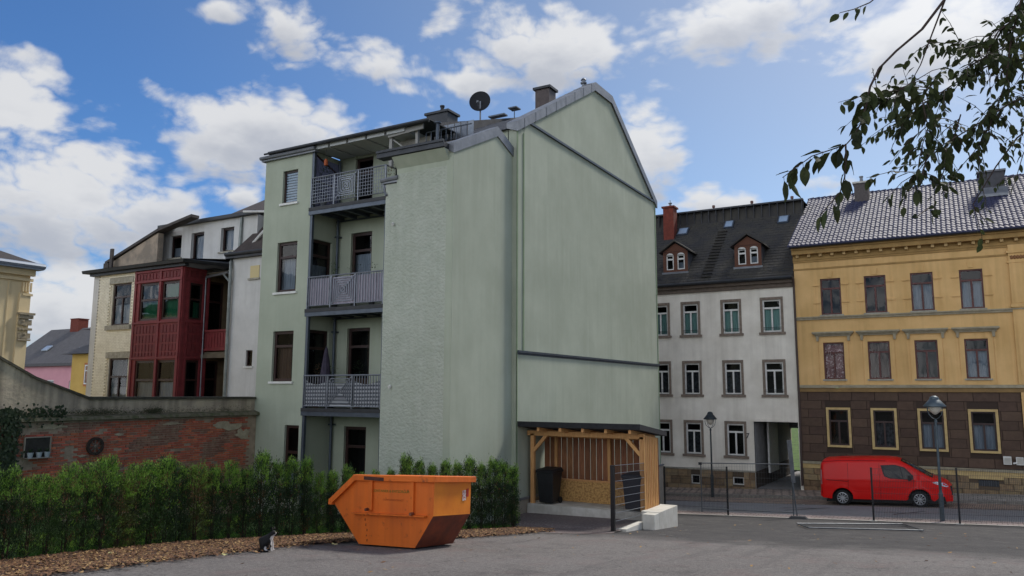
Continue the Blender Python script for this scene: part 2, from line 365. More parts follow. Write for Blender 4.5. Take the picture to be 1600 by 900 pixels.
# ------------------------------------------------------------------ ground
def asphalt_mat(name, ca, cb, speck, bump, dark_far=False):
    M = bpy.data.materials.new(name); M.use_nodes = True; t = M.node_tree; N = t.nodes; L = t.links
    P = N["Principled BSDF"]; P.inputs['Roughness'].default_value = .85; P.inputs['Specular IOR Level'].default_value = .35
    geo = N.new("ShaderNodeNewGeometry"); pos = geo.outputs['Position']
    def nz(s, d=6, r=.6):
        n = N.new("ShaderNodeTexNoise"); n.inputs['Scale'].default_value = s; n.inputs['Detail'].default_value = d; n.inputs['Roughness'].default_value = r
        L.new(pos, n.inputs['Vector']); return n.outputs['Fac']
    def mr(v, a, b, c=0, d=1):
        n = N.new("ShaderNodeMapRange"); n.inputs[1].default_value = a; n.inputs[2].default_value = b; n.inputs[3].default_value = c; n.inputs[4].default_value = d
        L.new(v, n.inputs[0]); return n.outputs[0]
    def mx_(f, a, b):
        n = N.new("ShaderNodeMix"); n.data_type = 'RGBA'
        for i, v in ((0,f),(6,a),(7,b)):
            if hasattr(v,'links'): L.new(v, n.inputs[i])
            else: n.inputs[i].default_value = v
        return n.outputs[2]
    c = mx_(mr(nz(.45,5), .4, .62), hexc(ca), hexc(cb))
    c = mx_(mr(nz(38,3,.8), .5, .68, 0, .7), c, hexc(speck)); c = mx_(mr(nz(16,5,.85), .46, .60, 0, .75), c, hexc('8a8582')); c = mx_(mr(nz(9,6,.8), .54, .66, 0, .45), c, hexc('3c3a3a')); c = mx_(mr(nz(1.1,4), .52, .66, 0, .35), c, hexc('7a6866'))
    vo = N.new("ShaderNodeTexVoronoi"); vo.inputs['Scale'].default_value = 55; L.new(pos, vo.inputs['Vector'])
    c = mx_(mr(vo.outputs['Distance'], 0, .35, .5, 0), c, hexc('1d1c1d'))
    if dark_far:
        sp_ = N.new("ShaderNodeSeparateXYZ"); L.new(pos, sp_.inputs[0])
        a = N.new("ShaderNodeMath"); a.operation = 'MULTIPLY_ADD'; L.new(nz(.8,5), a.inputs[0]); a.inputs[1].default_value = 3.0; L.new(sp_.outputs[1], a.inputs[2])
        k = mr(a.outputs[0], 18.6, 20.6)
        c = mx_(k, c, mx_(mr(nz(1.3,6), .35, .65), hexc('4b4949'), hexc('3b3a3c')))
    if dark_far:
        wv = N.new("ShaderNodeTexVoronoi"); wv.feature = 'DISTANCE_TO_EDGE'; wv.inputs['Scale'].default_value = .28
        ds = N.new("ShaderNodeTexNoise"); ds.inputs['Scale'].default_value = 1.6; ds.inputs['Detail'].default_value = 8; L.new(pos, ds.inputs['Vector'])
        vm_ = N.new("ShaderNodeVectorMath"); vm_.operation = 'MULTIPLY_ADD'; vm_.inputs[1].default_value = (1.6,1.6,0); L.new(ds.outputs['Color'], vm_.inputs[0]); L.new(pos, vm_.inputs[2]); L.new(vm_.outputs[0], wv.inputs['Vector'])
        c = mx_(mr(wv.outputs['Distance'], .0, .006, .55, 0), c, hexc('2a2929'))
        c = mx_(mr(nz(.9,7,.7), .56, .64, 0, .35), c, hexc('454243'))
        c = mx_(mr(nz(2.7,7,.7), .60, .68, 0, .4), c, hexc('8f8a84'))
        tm = N.new("ShaderNodeMapping"); tm.inputs['Rotation'].default_value = (0,0,.5); tm.inputs['Scale'].default_value = (2.2,.08,1); L.new(pos, tm.inputs[0])
        tn = N.new("ShaderNodeTexNoise"); tn.inputs['Scale'].default_value = 1; tn.inputs['Detail'].default_value = 5; L.new(tm.outputs[0], tn.inputs['Vector'])
        c = mx_(mr(tn.outputs['Fac'], .56, .66, 0, .3), c, hexc('4b494a'))
    L.new(c, P.inputs['Base Color'])
    b = N.new("ShaderNodeBump"); b.inputs['Distance'].default_value = bump; L.new(nz(26,6,.8), b.inputs['Height']); L.new(b.outputs[0], P.inputs['Normal'])
    return M
LOT = asphalt_mat('lot_asphalt', '6b6766', '5e5a59', '9b9691', .03, True)
STR = asphalt_mat('street_asphalt', '8f8e8c', '838280', 'a5a4a2', .006)
def brick_mat(name, ca, cb, mortar, scale, w, h, ms=.012, rot=0, bump=.01):
    M = bpy.data.materials.new(name); M.use_nodes = True; t = M.node_tree; N = t.nodes; L = t.links
    P = N["Principled BSDF"]; P.inputs['Roughness'].default_value = .85
    geo = N.new("ShaderNodeNewGeometry"); mp = N.new("ShaderNodeMapping"); mp.inputs['Rotation'].default_value = (0,0,rot); L.new(geo.outputs['Position'], mp.inputs[0])
    b = N.new("ShaderNodeTexBrick"); b.inputs['Color1'].default_value = hexc(ca); b.inputs['Color2'].default_value = hexc(cb); b.inputs['Mortar'].default_value = hexc(mortar)
    b.inputs['Scale'].default_value = scale; b.inputs['Brick Width'].default_value = w; b.inputs['Row Height'].default_value = h; b.inputs['Mortar Size'].default_value = ms
    L.new(mp.outputs[0], b.inputs['Vector'])
    n = N.new("ShaderNodeTexNoise"); n.inputs['Scale'].default_value = 1.2; n.inputs['Detail'].default_value = 8; L.new(geo.outputs['Position'], n.inputs['Vector'])
    x = N.new("ShaderNodeMix"); x.data_type = 'RGBA'; x.blend_type = 'MULTIPLY'; x.inputs[0].default_value = .8
    r = N.new("ShaderNodeMapRange"); r.inputs[1].default_value = .3; r.inputs[2].default_value = .7; r.inputs[3].default_value = .6; r.inputs[4].default_value = 1.15; L.new(n.outputs[0], r.inputs[0])
    L.new(b.outputs['Color'], x.inputs[6]); L.new(r.outputs[0], x.inputs[7]); L.new(x.outputs[2], P.inputs['Base Color'])
    bp = N.new("ShaderNodeBump"); bp.inputs['Distance'].default_value = bump; bp.invert = True; L.new(b.outputs['Fac'], bp.inputs['Height']); L.new(bp.outputs[0], P.inputs['Normal'])
    return M
COBB = brick_mat('cobbles', 'c4a88f', 'a28c7d', '665d56', 1, .16, .13, .02, R(3))
COBD = brick_mat('diagonal_cobbles', 'cbb5a3', 'ab998b', '5a514a', 1, .6, .24, .05, R(40))
PINK = brick_mat('pink_paving', 'c0aba2', 'ab9a94', '5d5551', 1, .3, .2, .012, 0)
PAVE = brick_mat('grey_paving', 'b0aaa2', '9c978f', '55514d', 1, .35, .35, .012, 0)
GRASSG = mat('lawn_soil', '3f5423', .95, col2='54702a', scale=3, bump=.02, bscale=30)
MULCH = mat('leaf_mulch', '5a4230', .95, col2='8a6443', scale=22, detail=8, bump=.03, bscale=60)
GRAV = asphalt_mat('reddish_gravel', '675a5a', '5a4e4f', '8a7b78', .015)
FARG = mat('far_ground', '4b5240', .95, col2='5d5a4a', scale=.05)

g = MB(); g.quad((-2500,-1500,-2.2),(2500,-1500,-2.2),(2500,3500,-2.2),(-2500,3500,-2.2)); g.build('ground', FARG, kind='structure')
sheet(lotz, -21.7, 24, -16, 30.36, 30, 30).build('parking_lot', LOT, kind='structure')
# garden side behind the hedge (lawn)
HEDGE = [(-12.6,4.6),(-12.9,6.6),(-13.25,8.05),(-13.5,9.6),(-13.65,10.5),(-13.35,11.9),(-13.1,12.9),(-12.9,14.0),(-12.45,14.95),(-11.85,15.7),(-11.2,17.0),(-10.75,17.95),(-10.5,18.9)]
m_ = MB()
for i in range(len(HEDGE)-1):
    (x0,y0),(x1,y1) = HEDGE[i],HEDGE[i+1]
    x0 -= .15; x1 -= .15
    m_.poly([(-21.7,y0,lotz(-21.7,y0)+.03),(x0,y0,lotz(x0,y0)+.03),(x1,y1,lotz(x1,y1)+.03),(-21.7,y1,lotz(-21.7,y1)+.03)])
m_.poly([(-21.7,-2,lotz(-21.7,-2)+.03),(-12.7,-2,lotz(-12.7,-2)+.03),(-12.75,4.6,lotz(-12.75,4.6)+.03),(-21.7,4.6,lotz(-21.7,4.6)+.03)])
m_.build('lawn', GRASSG, kind='structure')
OUT = [(-10.9,4.6),(-11.15,7.1),(-11.35,8.8),(-11.5,10.3),(-11.6,11.1),(-11.6,11.8),(-11.35,12.9),(-10.95,13.8),(-10.5,14.5),(-10.1,15.1),(-9.75,16.6),(-9.5,17.8),(-9.4,18.4)]
m_ = MB()
for i in range(len(HEDGE)-1):
    q = []
    for (x,y) in (HEDGE[i],(OUT[i][0]-.14,OUT[i][1]),(OUT[i+1][0]-.14,OUT[i+1][1]),HEDGE[i+1]): q.append((x,y,lotz(x,y)+.036))
    m_.poly(q)
m_.build('mulch_bed', MULCH, kind='structure')
m_ = MB()
gp = lambda x,y: max(lotz(x,y)+.006, 1.12+.02*(x+10)) if y > 19.5 else lotz(x,y)+.006
m_.poly([(x,y,gp(x,y)) for x,y in ((-10.6,18.9),(-9.4,18.4),(-9.2,17.9),(-8.3,18.3),(-7.9,18.9),(-7.95,19.8),(-12,19.8),(-12,19.5))]); m_.poly([(x,y,gp(x,y)) for x,y in ((-12,19.8),(-7.95,19.8),(-7.95,21.6),(-12,21.6))])
m_.build('gravel_patch', GRAV, kind='structure')
# street side
sheet(lambda x,y: .475+.0447*x, -40, 24, 30.36, 30.5, 24, 1, .012).build('lot_kerb', mat('pale_kerb','d6d1c8',.85,col2='bab5aa',scale=4), kind='structure')
sheet(lambda x,y: .47+.0447*x, -40, 24, 30.5, 31.35, 24, 1, .004).build('near_pavement', PINK, kind='structure')
sheet(strz, -40, 24, 31.35, 36.15, 24, 8, -.02).build('road', STR, kind='structure')
sheet(strz, -40, 24, 36.15, 38.8, 24, 4, -.012).build('cobbled_parking_strip', COBB, kind='structure')
sheet(pavz, -40, -4.6, 38.98, 41.6, 24, 2).build('cobbled_pavement', COBD, kind='structure')
sheet(pavz, -4.6, 24, 38.98, 41.6, 24, 2).build('pavement', PAVE, kind='structure')
k = bpy.data.objects.new('kerb', None); COL.objects.link(k); k['kind'] = 'structure'; BASE['kerb'] = (0,0,0)
kb = MB(); kb.box(-.49,.49,-.09,.09,-.3,0); kme = kb.mesh('kerb_stone', mat('kerb_granite','8f8a82',.85,col2='726d66',scale=9,rand=.12))
for i in range(22):
    x = -16+i*1.0; piece('kerb_stone', kme, k, (x,38.89,pavz(x,38.9)+.006), (0,-math.atan(.043),0))
# asphalt patches on the road (repairs)
m_ = MB()
for pts in (((-6.4,33.2),(-4.9,34.9),(-4.8,34.8),(-6.3,33.1)),((-2.4,33.0),(-1.4,34.6),(-1.3,34.5),(-2.3,32.9)),((-6.6,34.4),(-5.2,34.4),(-5.2,34.5),(-6.6,34.5))):
    m_.poly([(x,y,strz(x,y)-.015) for x,y in pts])
m_.build('road_repair_seam', mat('tar','2a2a2c',.6), kind='structure')
# behind the block: garden seen through the gateway, far hills
m_ = MB(); m_.quad((-60,53.6,-.3),(30,53.6,-.1),(30,140,8),(-60,140,8)); m_.build('back_garden_lawn', GRASSG, kind='structure')
m_ = MB(); n = 40
for i in range(n):
    xa = -1400+i*50; xb = xa+50
    h = lambda x: 38+22*noise.noise(Vector((x*.003, 3.1, 0)))+6*noise.noise(Vector((x*.02, 1.1, 0)))
    m_.quad((xa,700,-3),(xb,700,-3),(xb,760,h(xb)),(xa,760,h(xa))); m_.quad((xa,760,h(xa)),(xb,760,h(xb)),(xb,900,h(xb)-5),(xa,900,h(xa)-5))
m_.build('hills', mat('far_wood','3d4b50',.95,col2='4a5a5c',scale=.02), kind='structure')

# ------------------------------------------------------------------ green apartment house
GH = thing('green_apartment_house', (-16,26,0), 'tall pale green rendered apartment house with blank stepped gable and zinc edged roof', 'apartment house')
GX = -11.88; YB = 20.95; FG = ('X', GX); FB = ('Y', YB); FWn = ('Y', 19.53); XI = -19.55; FSi = ('X', XI); XT = -12.06; YT = 17.57
XL = -21.9
# gable wall (facing +X): big flank, string ledge, upper gable
m_ = MB()
GP = [(YB,1.52),(34.3,1.52),(34.3,6.03),(YB,6.03)]
m_.prism(FG, GP, -.35, .0)
m_.prism(FG, [(YB,6.03),(34.3,6.03),(34.34,13.77),(29.01,17.0),(27.27,17.0),(YB,13.35)], -.35, -.025)
m_.build('gable_wall', GREEN, GH)
m_ = MB(); m_.fbox(FG, 21.45, 34.3, 6.1, 13.6, -.024, -.012); m_.build('wall_panel', GREEN, GH)
m_ = MB(); m_.fbox(FG, 21.6, 34.32, 13.74, 13.82, -.02, .05); m_.build('ledge', mat('ledge_zinc','4a545f',.5,.4,col2='3f4852',scale=3), GH)
m_ = MB(); m_.fbox(FG, YB+.02, 34.32, 6.03, 6.1, .0, .06); m_.fbox(FG, YB+.02, 34.3, 5.97, 6.03, .0, .015)
m_.build('ledge', mat('ledge_zinc','4a545f',.5,.4,col2='3f4852',scale=3), GH)
m_ = MB(); m_.fbox(FG, 21.38, 21.44, 6.1, 13.3, -.024, .004); m_.fbox(FG, 34.22, 34.3, 1.6, 13.7, -.02, .012); m_.fbox(FG, YB, YB+.05, 1.6, 13.3, -.02, .012)
m_.build('corner_trim', GREEND, GH)
m_ = MB(); m_.prism(FG, [(YB,-1.2),(34.45,-1.2),(34.45,1.52),(YB,1.52)], -.35, .05); m_.build('plinth', mat('beige_plinth','9b9283',.9,col2='8b8375',scale=2,bump=.004,bscale=40), GH)
m_ = MB(); m_.fbox(FG, YB-.02, 34.5, 1.5, 1.56, .0, .09); m_.build('plinth_flashing', ZINC, GH)
# rear (courtyard) wall and balcony recess
bw = [(-18.87,-17.88,9.1,10.54),(-18.91,-17.83,4.45,7.05),(-18.91,-17.9,1.0,3.57),(-18.77,-17.92,11.25,13.41),(-18.87,-17.88,8.0,9.1)]
bw = [(-18.87,-17.88,8.0,10.54),(-18.91,-17.85,4.5,7.05),(-18.91,-17.9,.9,3.57),(-18.77,-17.92,11.25,13.35)]
m_ = MB(); m_.wall(FB, XI, -12.2, -1, 13.35, bw, .2); m_.wall(FB, XI, -15.5, 13.35, 14.0); m_.build('rear_wall', GREEN, GH)
for i, (a,b,c,d) in enumerate(bw):
    cu, cz = [(CURT,(.4,.7)),(CURTB,(0,.3)),(CURT,(0,.35)),(None,(0,1))][i]
    window(GH, FB, a, b, c, d, BROWNF, .17, .74, 0 if i != 2 else 0, None, cu, cz, fw_=.11, name='balcony_door')
# wing with left column of windows
ww = [(-20.98,-20.23,11.59,12.82),(-21.11,-20.12,8.32,10.15),(-21.13,-20.12,5.14,6.92),(-20.36,-19.68,1.2,3.63)]
m_ = MB(); m_.wall(FWn, XL, XI, -1, 13.3, ww, .18)
sw = [(19.72,20.7,8.0,10.2),(19.72,20.7,4.5,6.95)]
m_.wall(FSi, 19.53, YB, -1, 13.4, sw, .18)
m_.quad((XL,19.53,-1),(XL,19.53,13.3),(XL,34.3,13.6),(XL,34.3,-1))
m_.build('wing_wall', GREEN, GH)
for i, (a,b,c,d) in enumerate(ww):
    window(GH, FWn, a, b, c, d, BROWNF, .16, 0 if i == 0 else (.70 if i < 3 else .62), 0, None if i == 3 else WHITEF, [BLIND,CURT,CURTB,BLIND][i], [(0,1),(0,.68),(0,.7),(0,.5)][i], fw_=.1 if i else .07)
for (a,b,c,d) in sw: window(GH, FSi, a, b, c, d, BROWNF, .16, .74, 0, None, CURT if c > 6 else None, (.3,.6), fw_=.1)
# slats of the roller blind
bl = MB()
for i in range(11): bl.fbox(FWn, -20.92, -20.29, 11.67+i*.1, 11.74+i*.1, -.145, -.132)
bl.build('roller_blind', mat('pale_blind','b5c0cf',.6), GH)
# stair tower
FT = ('Y', YT); FTX = ('X', XT)
m_ = MB()
m_.prism(FT, [(-14.1,-1),(XT,-1),(XT,11.72),(-14.1,11.72)], -2.0, 0)
TW = m_.build('tower_wall', None or GREENT, GH)
m_ = MB(); m_.prism(FTX, [(YT+.002,-1),(YB,-1),(YB,12.5),(19.95,12.9),(YT+.002,11.72)], -.3, .006); m_.prism(FTX, [(YT-.012,-1),(YT+.25,-1),(YT+.25,11.7),(YT-.012,11.7)], -.02, .012)
m_.fbox(FT, XT-.22, XT+.009, -1, 11.69, 0, .016)
m_.build('tower_side_wall', GREEN, GH)
m_ = MB(); m_.box(-14.56,-14.09,YT+.06,YT+1.2,-1,11.0); m_.build('lower_shaft_wall', GREENT, GH)
m_ = MB(); m_.quad((-14.16,YT-.02,11.64),(XT,YT-.02,11.64),(XT,19.97,12.95),(-14.16,19.97,12.95)); m_.quad((-14.16,19.97,12.95),(XT,19.97,12.95),(XT,YB,12.55),(-14.16,YB,12.55))
m_.poly([(-14.16,YT,11.6),(-14.16,19.97,12.95),(-14.16,YB,12.5),(-14.16,YB,11.0),(-14.16,YT,11.0)])
m_.build('tower_roof', SLATE, GH)
m_ = MB()   # zinc coping that follows the tower's side wall
for (a,b) in (((YT-.06,11.74),(19.95,12.95)),((19.95,12.95),(YB+.02,12.55))):
    m_.hexa([(XT-.25,a[0],a[1]-.02),(XT+.05,a[0],a[1]-.16),(XT+.05,b[0],b[1]-.16),(XT-.25,b[0],b[1]-.02),(XT-.25,a[0],a[1]+.16),(XT+.05,a[0],a[1]+.16),(XT+.05,b[0],b[1]+.16),(XT-.25,b[0],b[1]+.16)])
m_.build('tower_coping', ZINC, GH)
m_ = MB(); m_.box(-14.62,XT-.12,YT-.34,YT+.0,11.72,11.86); m_.box(-14.62,XT-.12,YT-.38,YT-.3,11.86,11.93); m_.build('tower_gutter', DARKM, GH)
m_ = MB(); m_.prism(('X',-14.1), [(YT-.012,11.4),(YT+.0,11.25),(YT+.3,11.4),(YT+.3,11.7),(YT-.28,11.7)], 0, 1.9); m_.build('tower_cornice', GREEN, GH)
m_ = MB(); m_.tube([(-14.7,YT+.0,11.12),(-14.05,YT+.0,11.15)], .07, 8); m_.box(-14.66,-14.1,YT+.0,YT+.6,11.02,11.1); m_.tube([(-14.66,YT+.05,11.1),(-14.62,YT+.08,10.8),(-14.5,YT+.02,10.65)],.04,6); m_.build('shaft_gutter', ZINC, GH)
m_ = MB(); m_.fbox(FT,-13.66,-13.36,2.35,2.85,0,.02); m_.build('vent_grille', DARKM, GH)
m_ = MB()
m_.tube([(-14.2,YT-.0,9.75),(-14.2,YT-.05,9.72)],.05,8); m_.tube([(-14.16,YT-.0,4.95),(-14.16,YT-.06,4.93)],.05,8); m_.build('lamp_spot', WHITEF, GH)
# roofs
m_ = MB()
m_.poly([(-21.9,19.4,13.38),(-19.4,19.4,13.38),(-19.4,YB+.6,14.0),(-21.9,YB+.6,14.0)])
m_.poly([(-21.9,YB-.1,13.7),(-15.5,21.4,14.3),(-15.5,27.2,16.37),(-21.9,27.2,16.37)])
m_.poly([(-15.5,YB-.15,13.32),(-12.2,YB-.15,13.32),(-12.2,27.2,16.37),(-15.5,27.2,16.37)])
m_.poly([(-15.5,YB-.15,13.32),(-15.5,27.2,16.37),(-15.5,21.4,14.3)]); m_.poly([(-15.5,YB-.15,13.32),(-15.5,YB,14.1),(-15.5,21.4,14.3)])
m_.poly([(-21.9,27.2,16.37),(-12.2,27.2,16.37),(-12.2,29,16.37),(-21.9,29,16.37)]); m_.poly([(-21.9,29,16.37),(-12.2,29,16.37),(-12.2,34.5,13.5),(-21.9,34.5,13.5)])
m_.build('roof', SLATE, GH)
m_ = MB(); dslope = (16.37-13.32)/(27.2-(YB-.15))
for r_ in range(14):
    y0 = YB-.1+r_*.34
    for c_ in range(13):
        x0 = -15.45+c_*.25+(.12 if r_ % 2 else 0); x1 = min(x0+.235,-12.25)
        if x1 <= x0: continue
        z0 = 13.32+(y0-YB+.15)*dslope; z1 = z0+.36*dslope
        h = .02+rnd.random()*.015
        m_.hexa([(x0,y0,z0+.005),(x1,y0,z0+.005),(x1,y0+.36,z1+.0),(x0,y0+.36,z1),(x0,y0,z0+h+.02),(x1,y0,z0+h+.02),(x1,y0+.36,z1+.012),(x0,y0+.36,z1+.012)])
m_.build('roof_slates', mat('bluish_slate','5d6068',.5,.15,col2='46484f',scale=4), GH, kind='stuff')
# slate cladding boards of the dormer front
cl = MB(); cl.box(-.115,.115,-.02,0,0,1.0); cme = cl.mesh('cladding_sheet', mat('zinc_sheet','6f7680',.4,.6,col2='575d66',scale=3,rand=.15))
for i in range(10): piece('cladding_sheet', cme, GH, (-16.1+i*.27,YB-.02,13.1), scale=(1,1,.82))
m_ = MB(); m_.box(-19.5,-16.25,YB-.05,YB-.01,13.55,13.95); m_.build('dormer_fascia', mat('pale_board','a09c90',.7,col2='8a867b',scale=6), GH)
# white painted terrace shelter at the right of the top balcony
m_ = MB(); m_.box(-16.1,-15.98,19.6,19.72,12.3,13.45); m_.box(-15.0,-14.9,19.6,19.7,12.3,13.5)
for a in range(3): m_.bar((-16.1,19.55,13.42-a*.05),(-14.6,19.5,13.5-a*.06),.03)
m_.bar((-15.9,19.6,13.2),(-15.3,19.6,12.75),.02)
m_.build('terrace_post', mat('grey_white_paint','8f8e8a',.6), GH)
m_ = MB(); m_.box(-15.95,-15.2,20.3,20.36,12.3,13.35); m_.box(-16.0,-14.7,YB-.9,YB-.86,12.3,13.3); m_.build('terrace_partition', mat('grey_board','8f8c84',.7,col2='77746c',scale=5), GH)
m_ = MB()
for i in range(9): m_.tube([(-14.7+i*.2,19.8,12.9),(-14.7+i*.2,19.8,13.32)],.012,5)
m_.tube([(-14.7,19.8,13.32),(-12.9,19.8,13.32)],.02,6); m_.tube([(-14.1,19.6,12.7),(-14.1,19.6,13.45)],.06,10); m_.lathe((-14.1,19.6,13.45),[(.06,0),(.12,.02),(.12,.06),(0,.1)],10)
m_.build('roof_railing', STEEL, GH)
# eaves gutter of the wing
m_ = MB(); m_.tube([(XL-.15,19.38,13.42),(-19.3,19.38,13.42)],.07,8); m_.box(XL-.12,-19.3,19.4,19.6,13.3,13.38); m_.build('gutter', ZINC, GH)
m_ = MB(); m_.box(-21.6,-14.3,19.3,19.42,13.5,13.6); m_.box(-21.6,-14.3,19.42,20.9,13.58,13.62); m_.tube([(-21.75,19.28,13.52),(-14.2,19.28,13.52)],.035,6); m_.build('canopy', DARKM, GH)
m_ = MB()
for i in range(5):
    x = -19.5+i*.85; m_.hexa([(x,19.45,13.38),(x+.75,19.45,13.38),(x+.75,20.93,13.42),(x,20.93,13.42),(x,19.45,13.57),(x+.75,19.45,13.57),(x+.75,20.93,13.57),(x,20.93,13.57)])
m_.build('canopy_soffit', mat('white_soffit','b9bcbd',.7), GH)
# copings of the big gable
m_ = MB(); prof = [(YB-.08,13.42),(27.27,17.08),(29.02,17.1),(34.45,13.72)]
for a,b in zip(prof,prof[1:]):
    m_.hexa([(GX-.36,a[0],a[1]-.05),(GX+.06,a[0],a[1]-.22 if a[0]>YB else a[1]-.2),(GX+.06,b[0],b[1]-.2),(GX-.36,b[0],b[1]-.05),(GX-.36,a[0],a[1]+.14),(GX+.06,a[0],a[1]+.14),(GX+.06,b[0],b[1]+.14),(GX-.36,b[0],b[1]+.14)])
m_.build('gable_coping', ZINC, GH)
for i in range(8):
    t = (i+.5)/8; y = YB+t*6.3; z = 13.42+t*3.66; m_ = MB(); m_.box(GX-.37,GX+.068,y-.012,y+.012,z-.2,z+.15); m_.build('coping_seam', mat('zinc_seam','666a70',.5,.5), GH)
# chimneys, dish, flue
def chimney(root, x0,x1,y0,y1,z0,z1,mm,cap,pots=0,potm=None):
    m_ = MB(); m_.box(x0,x1,y0,y1,z0,z1); c = m_.build('chimney', mm, root)
    m_ = MB(); m_.box(x0-.08,x1+.08,y0-.08,y1+.08,z1,z1+.1); m_.build('chimney_cap', cap, c)
    if pots:
        m_ = MB()
        for i in range(pots):
            x = x0+(x1-x0)*(i+.5)/pots; m_.lathe((x,(y0+y1)/2,z1+.1),[(.1,0),(.08,.3),(.11,.33),(.11,.4),(.0,.42)],10)
        m_.build('chimney_pot', potm or cap, c)
    return c
chimney(GH,-19.9,-18.75,26.8,27.6,16.0,17.12,DARKM,DARKM,1)
chimney(GH,-14.4,-13.75,26.9,27.5,16.2,17.25,mat('brown_metal','3d3433',.5,.3,col2='4f4543',scale=5),DARKM)
m_ = MB(); m_.lathe((-12.33,27.2,16.9),[(.07,0),(.07,.3),(.13,.33),(.13,.38),(.08,.4),(.08,.46),(.12,.48),(.05,.56),(0,.58)],10); m_.build('flue_pipe', ZINC, GH)
sdish = thing('satellite_dish', (-17.1,27.0,16.3), 'dark round satellite dish on the ridge of the green house', 'satellite dish')
m_ = MB(); c = Vector((-17.15,26.95,17.3)); n_ = Vector((.35,-.92,.18)).normalized(); ux = n_.cross(Vector((0,0,1))).normalized(); uy = ux.cross(n_)
ring = []
for r_, dd in ((0,0),(.2,.01),(.36,.035),(.47,.06)):
    ring.append([c+ (ux*math.cos(a*math.pi/14)+uy*math.sin(a*math.pi/14)*1.05)*r_+n_*dd for a in range(28)])
for i in range(3):
    for j in range(28):
        q = (j+1) % 28; m_.quad(ring[i][j],ring[i][q],ring[i+1][q],ring[i+1][j])
m_.build('dish', mat('dish_grey','1e2024',.7,spec=.3), sdish, smooth=True)
m_ = MB(); m_.tube([(-17.1,26.9,16.3),(-17.1,26.9,17.3)],.035,8); m_.build('mast', ZINC, sdish)
m_ = MB(); m_.tube([c+n_*.02-uy*.45,c+n_*.5-uy*.3],.02,6); m_.lathe(c+n_*.5-uy*.3,[(.04,-.04),(.05,0),(.04,.05),(0,.06)],8); m_.build('feed_arm', ZINC, sdish)
m_ = MB(); m_.box(-16.7,-15.9,26.9,27.2,16.5,16.56); m_.box(-15.6,-15.2,26.7,27.1,16.62,16.67)
m_.tube([(-16.6,27,16.3),(-16.6,27,16.5)],.02,5); m_.tube([(-15.4,26.9,16.2),(-15.4,26.9,16.62)],.02,5); m_.build('roof_step', STEEL, GH)

# ------------------------------------------------------------------ balcony stack (steel)
BT = thing('balcony_stack', (-17.9,20.2,1.6), 'steel balcony stack with three grey railed floors on the green house', 'balcony')
def at_post(x,y,z0,z1,name='post'):
    m_ = MB(); m_.box(x-.05,x+.05,y-.05,y+.05,z0,z1); return m_.build(name, STEEL, BT)
at_post(-19.46,19.55,1.0,13.45); at_post(-16.12,19.6,1.0,11.2)
m_ = MB(); m_.tube([(-19.42,YB-.12,1.0),(-19.42,YB-.12,13.3)],.05,8)
for z in (3.6,6.9,10.4): m_.box(-19.5,-19.3,YB-.2,YB-.02,z,z+.05)
m_.build('rain_pipe', STEEL, BT)
SLAB = mat('slab_dark','3a3b3e',.7,col2='2c2d30',scale=3)
BARM = mat('railing_steel','868b94',.45,.6,col2='6f747d',scale=4)
def ornament(m_, x0,x1,z0,z1,y,r=.012):
    # square spiral-like nest with diagonals
    cx=(x0+x1)/2; cz=(z0+z1)/2; n=6
    for i in range(1,n):
        t=i/n; a=(x1-x0)/2*t; b=(z1-z0)/2*t
        for p,q in (((-a,-b),(a,-b)),((-a,b),(a,b)),((-a,-b),(-a,b)),((a,-b),(a,b))):
            m_.bar((cx+p[0],y,cz+p[1]),(cx+q[0],y,cz+q[1]),r)
    m_.bar((x0,y,z0),(x1,y,z1),r)
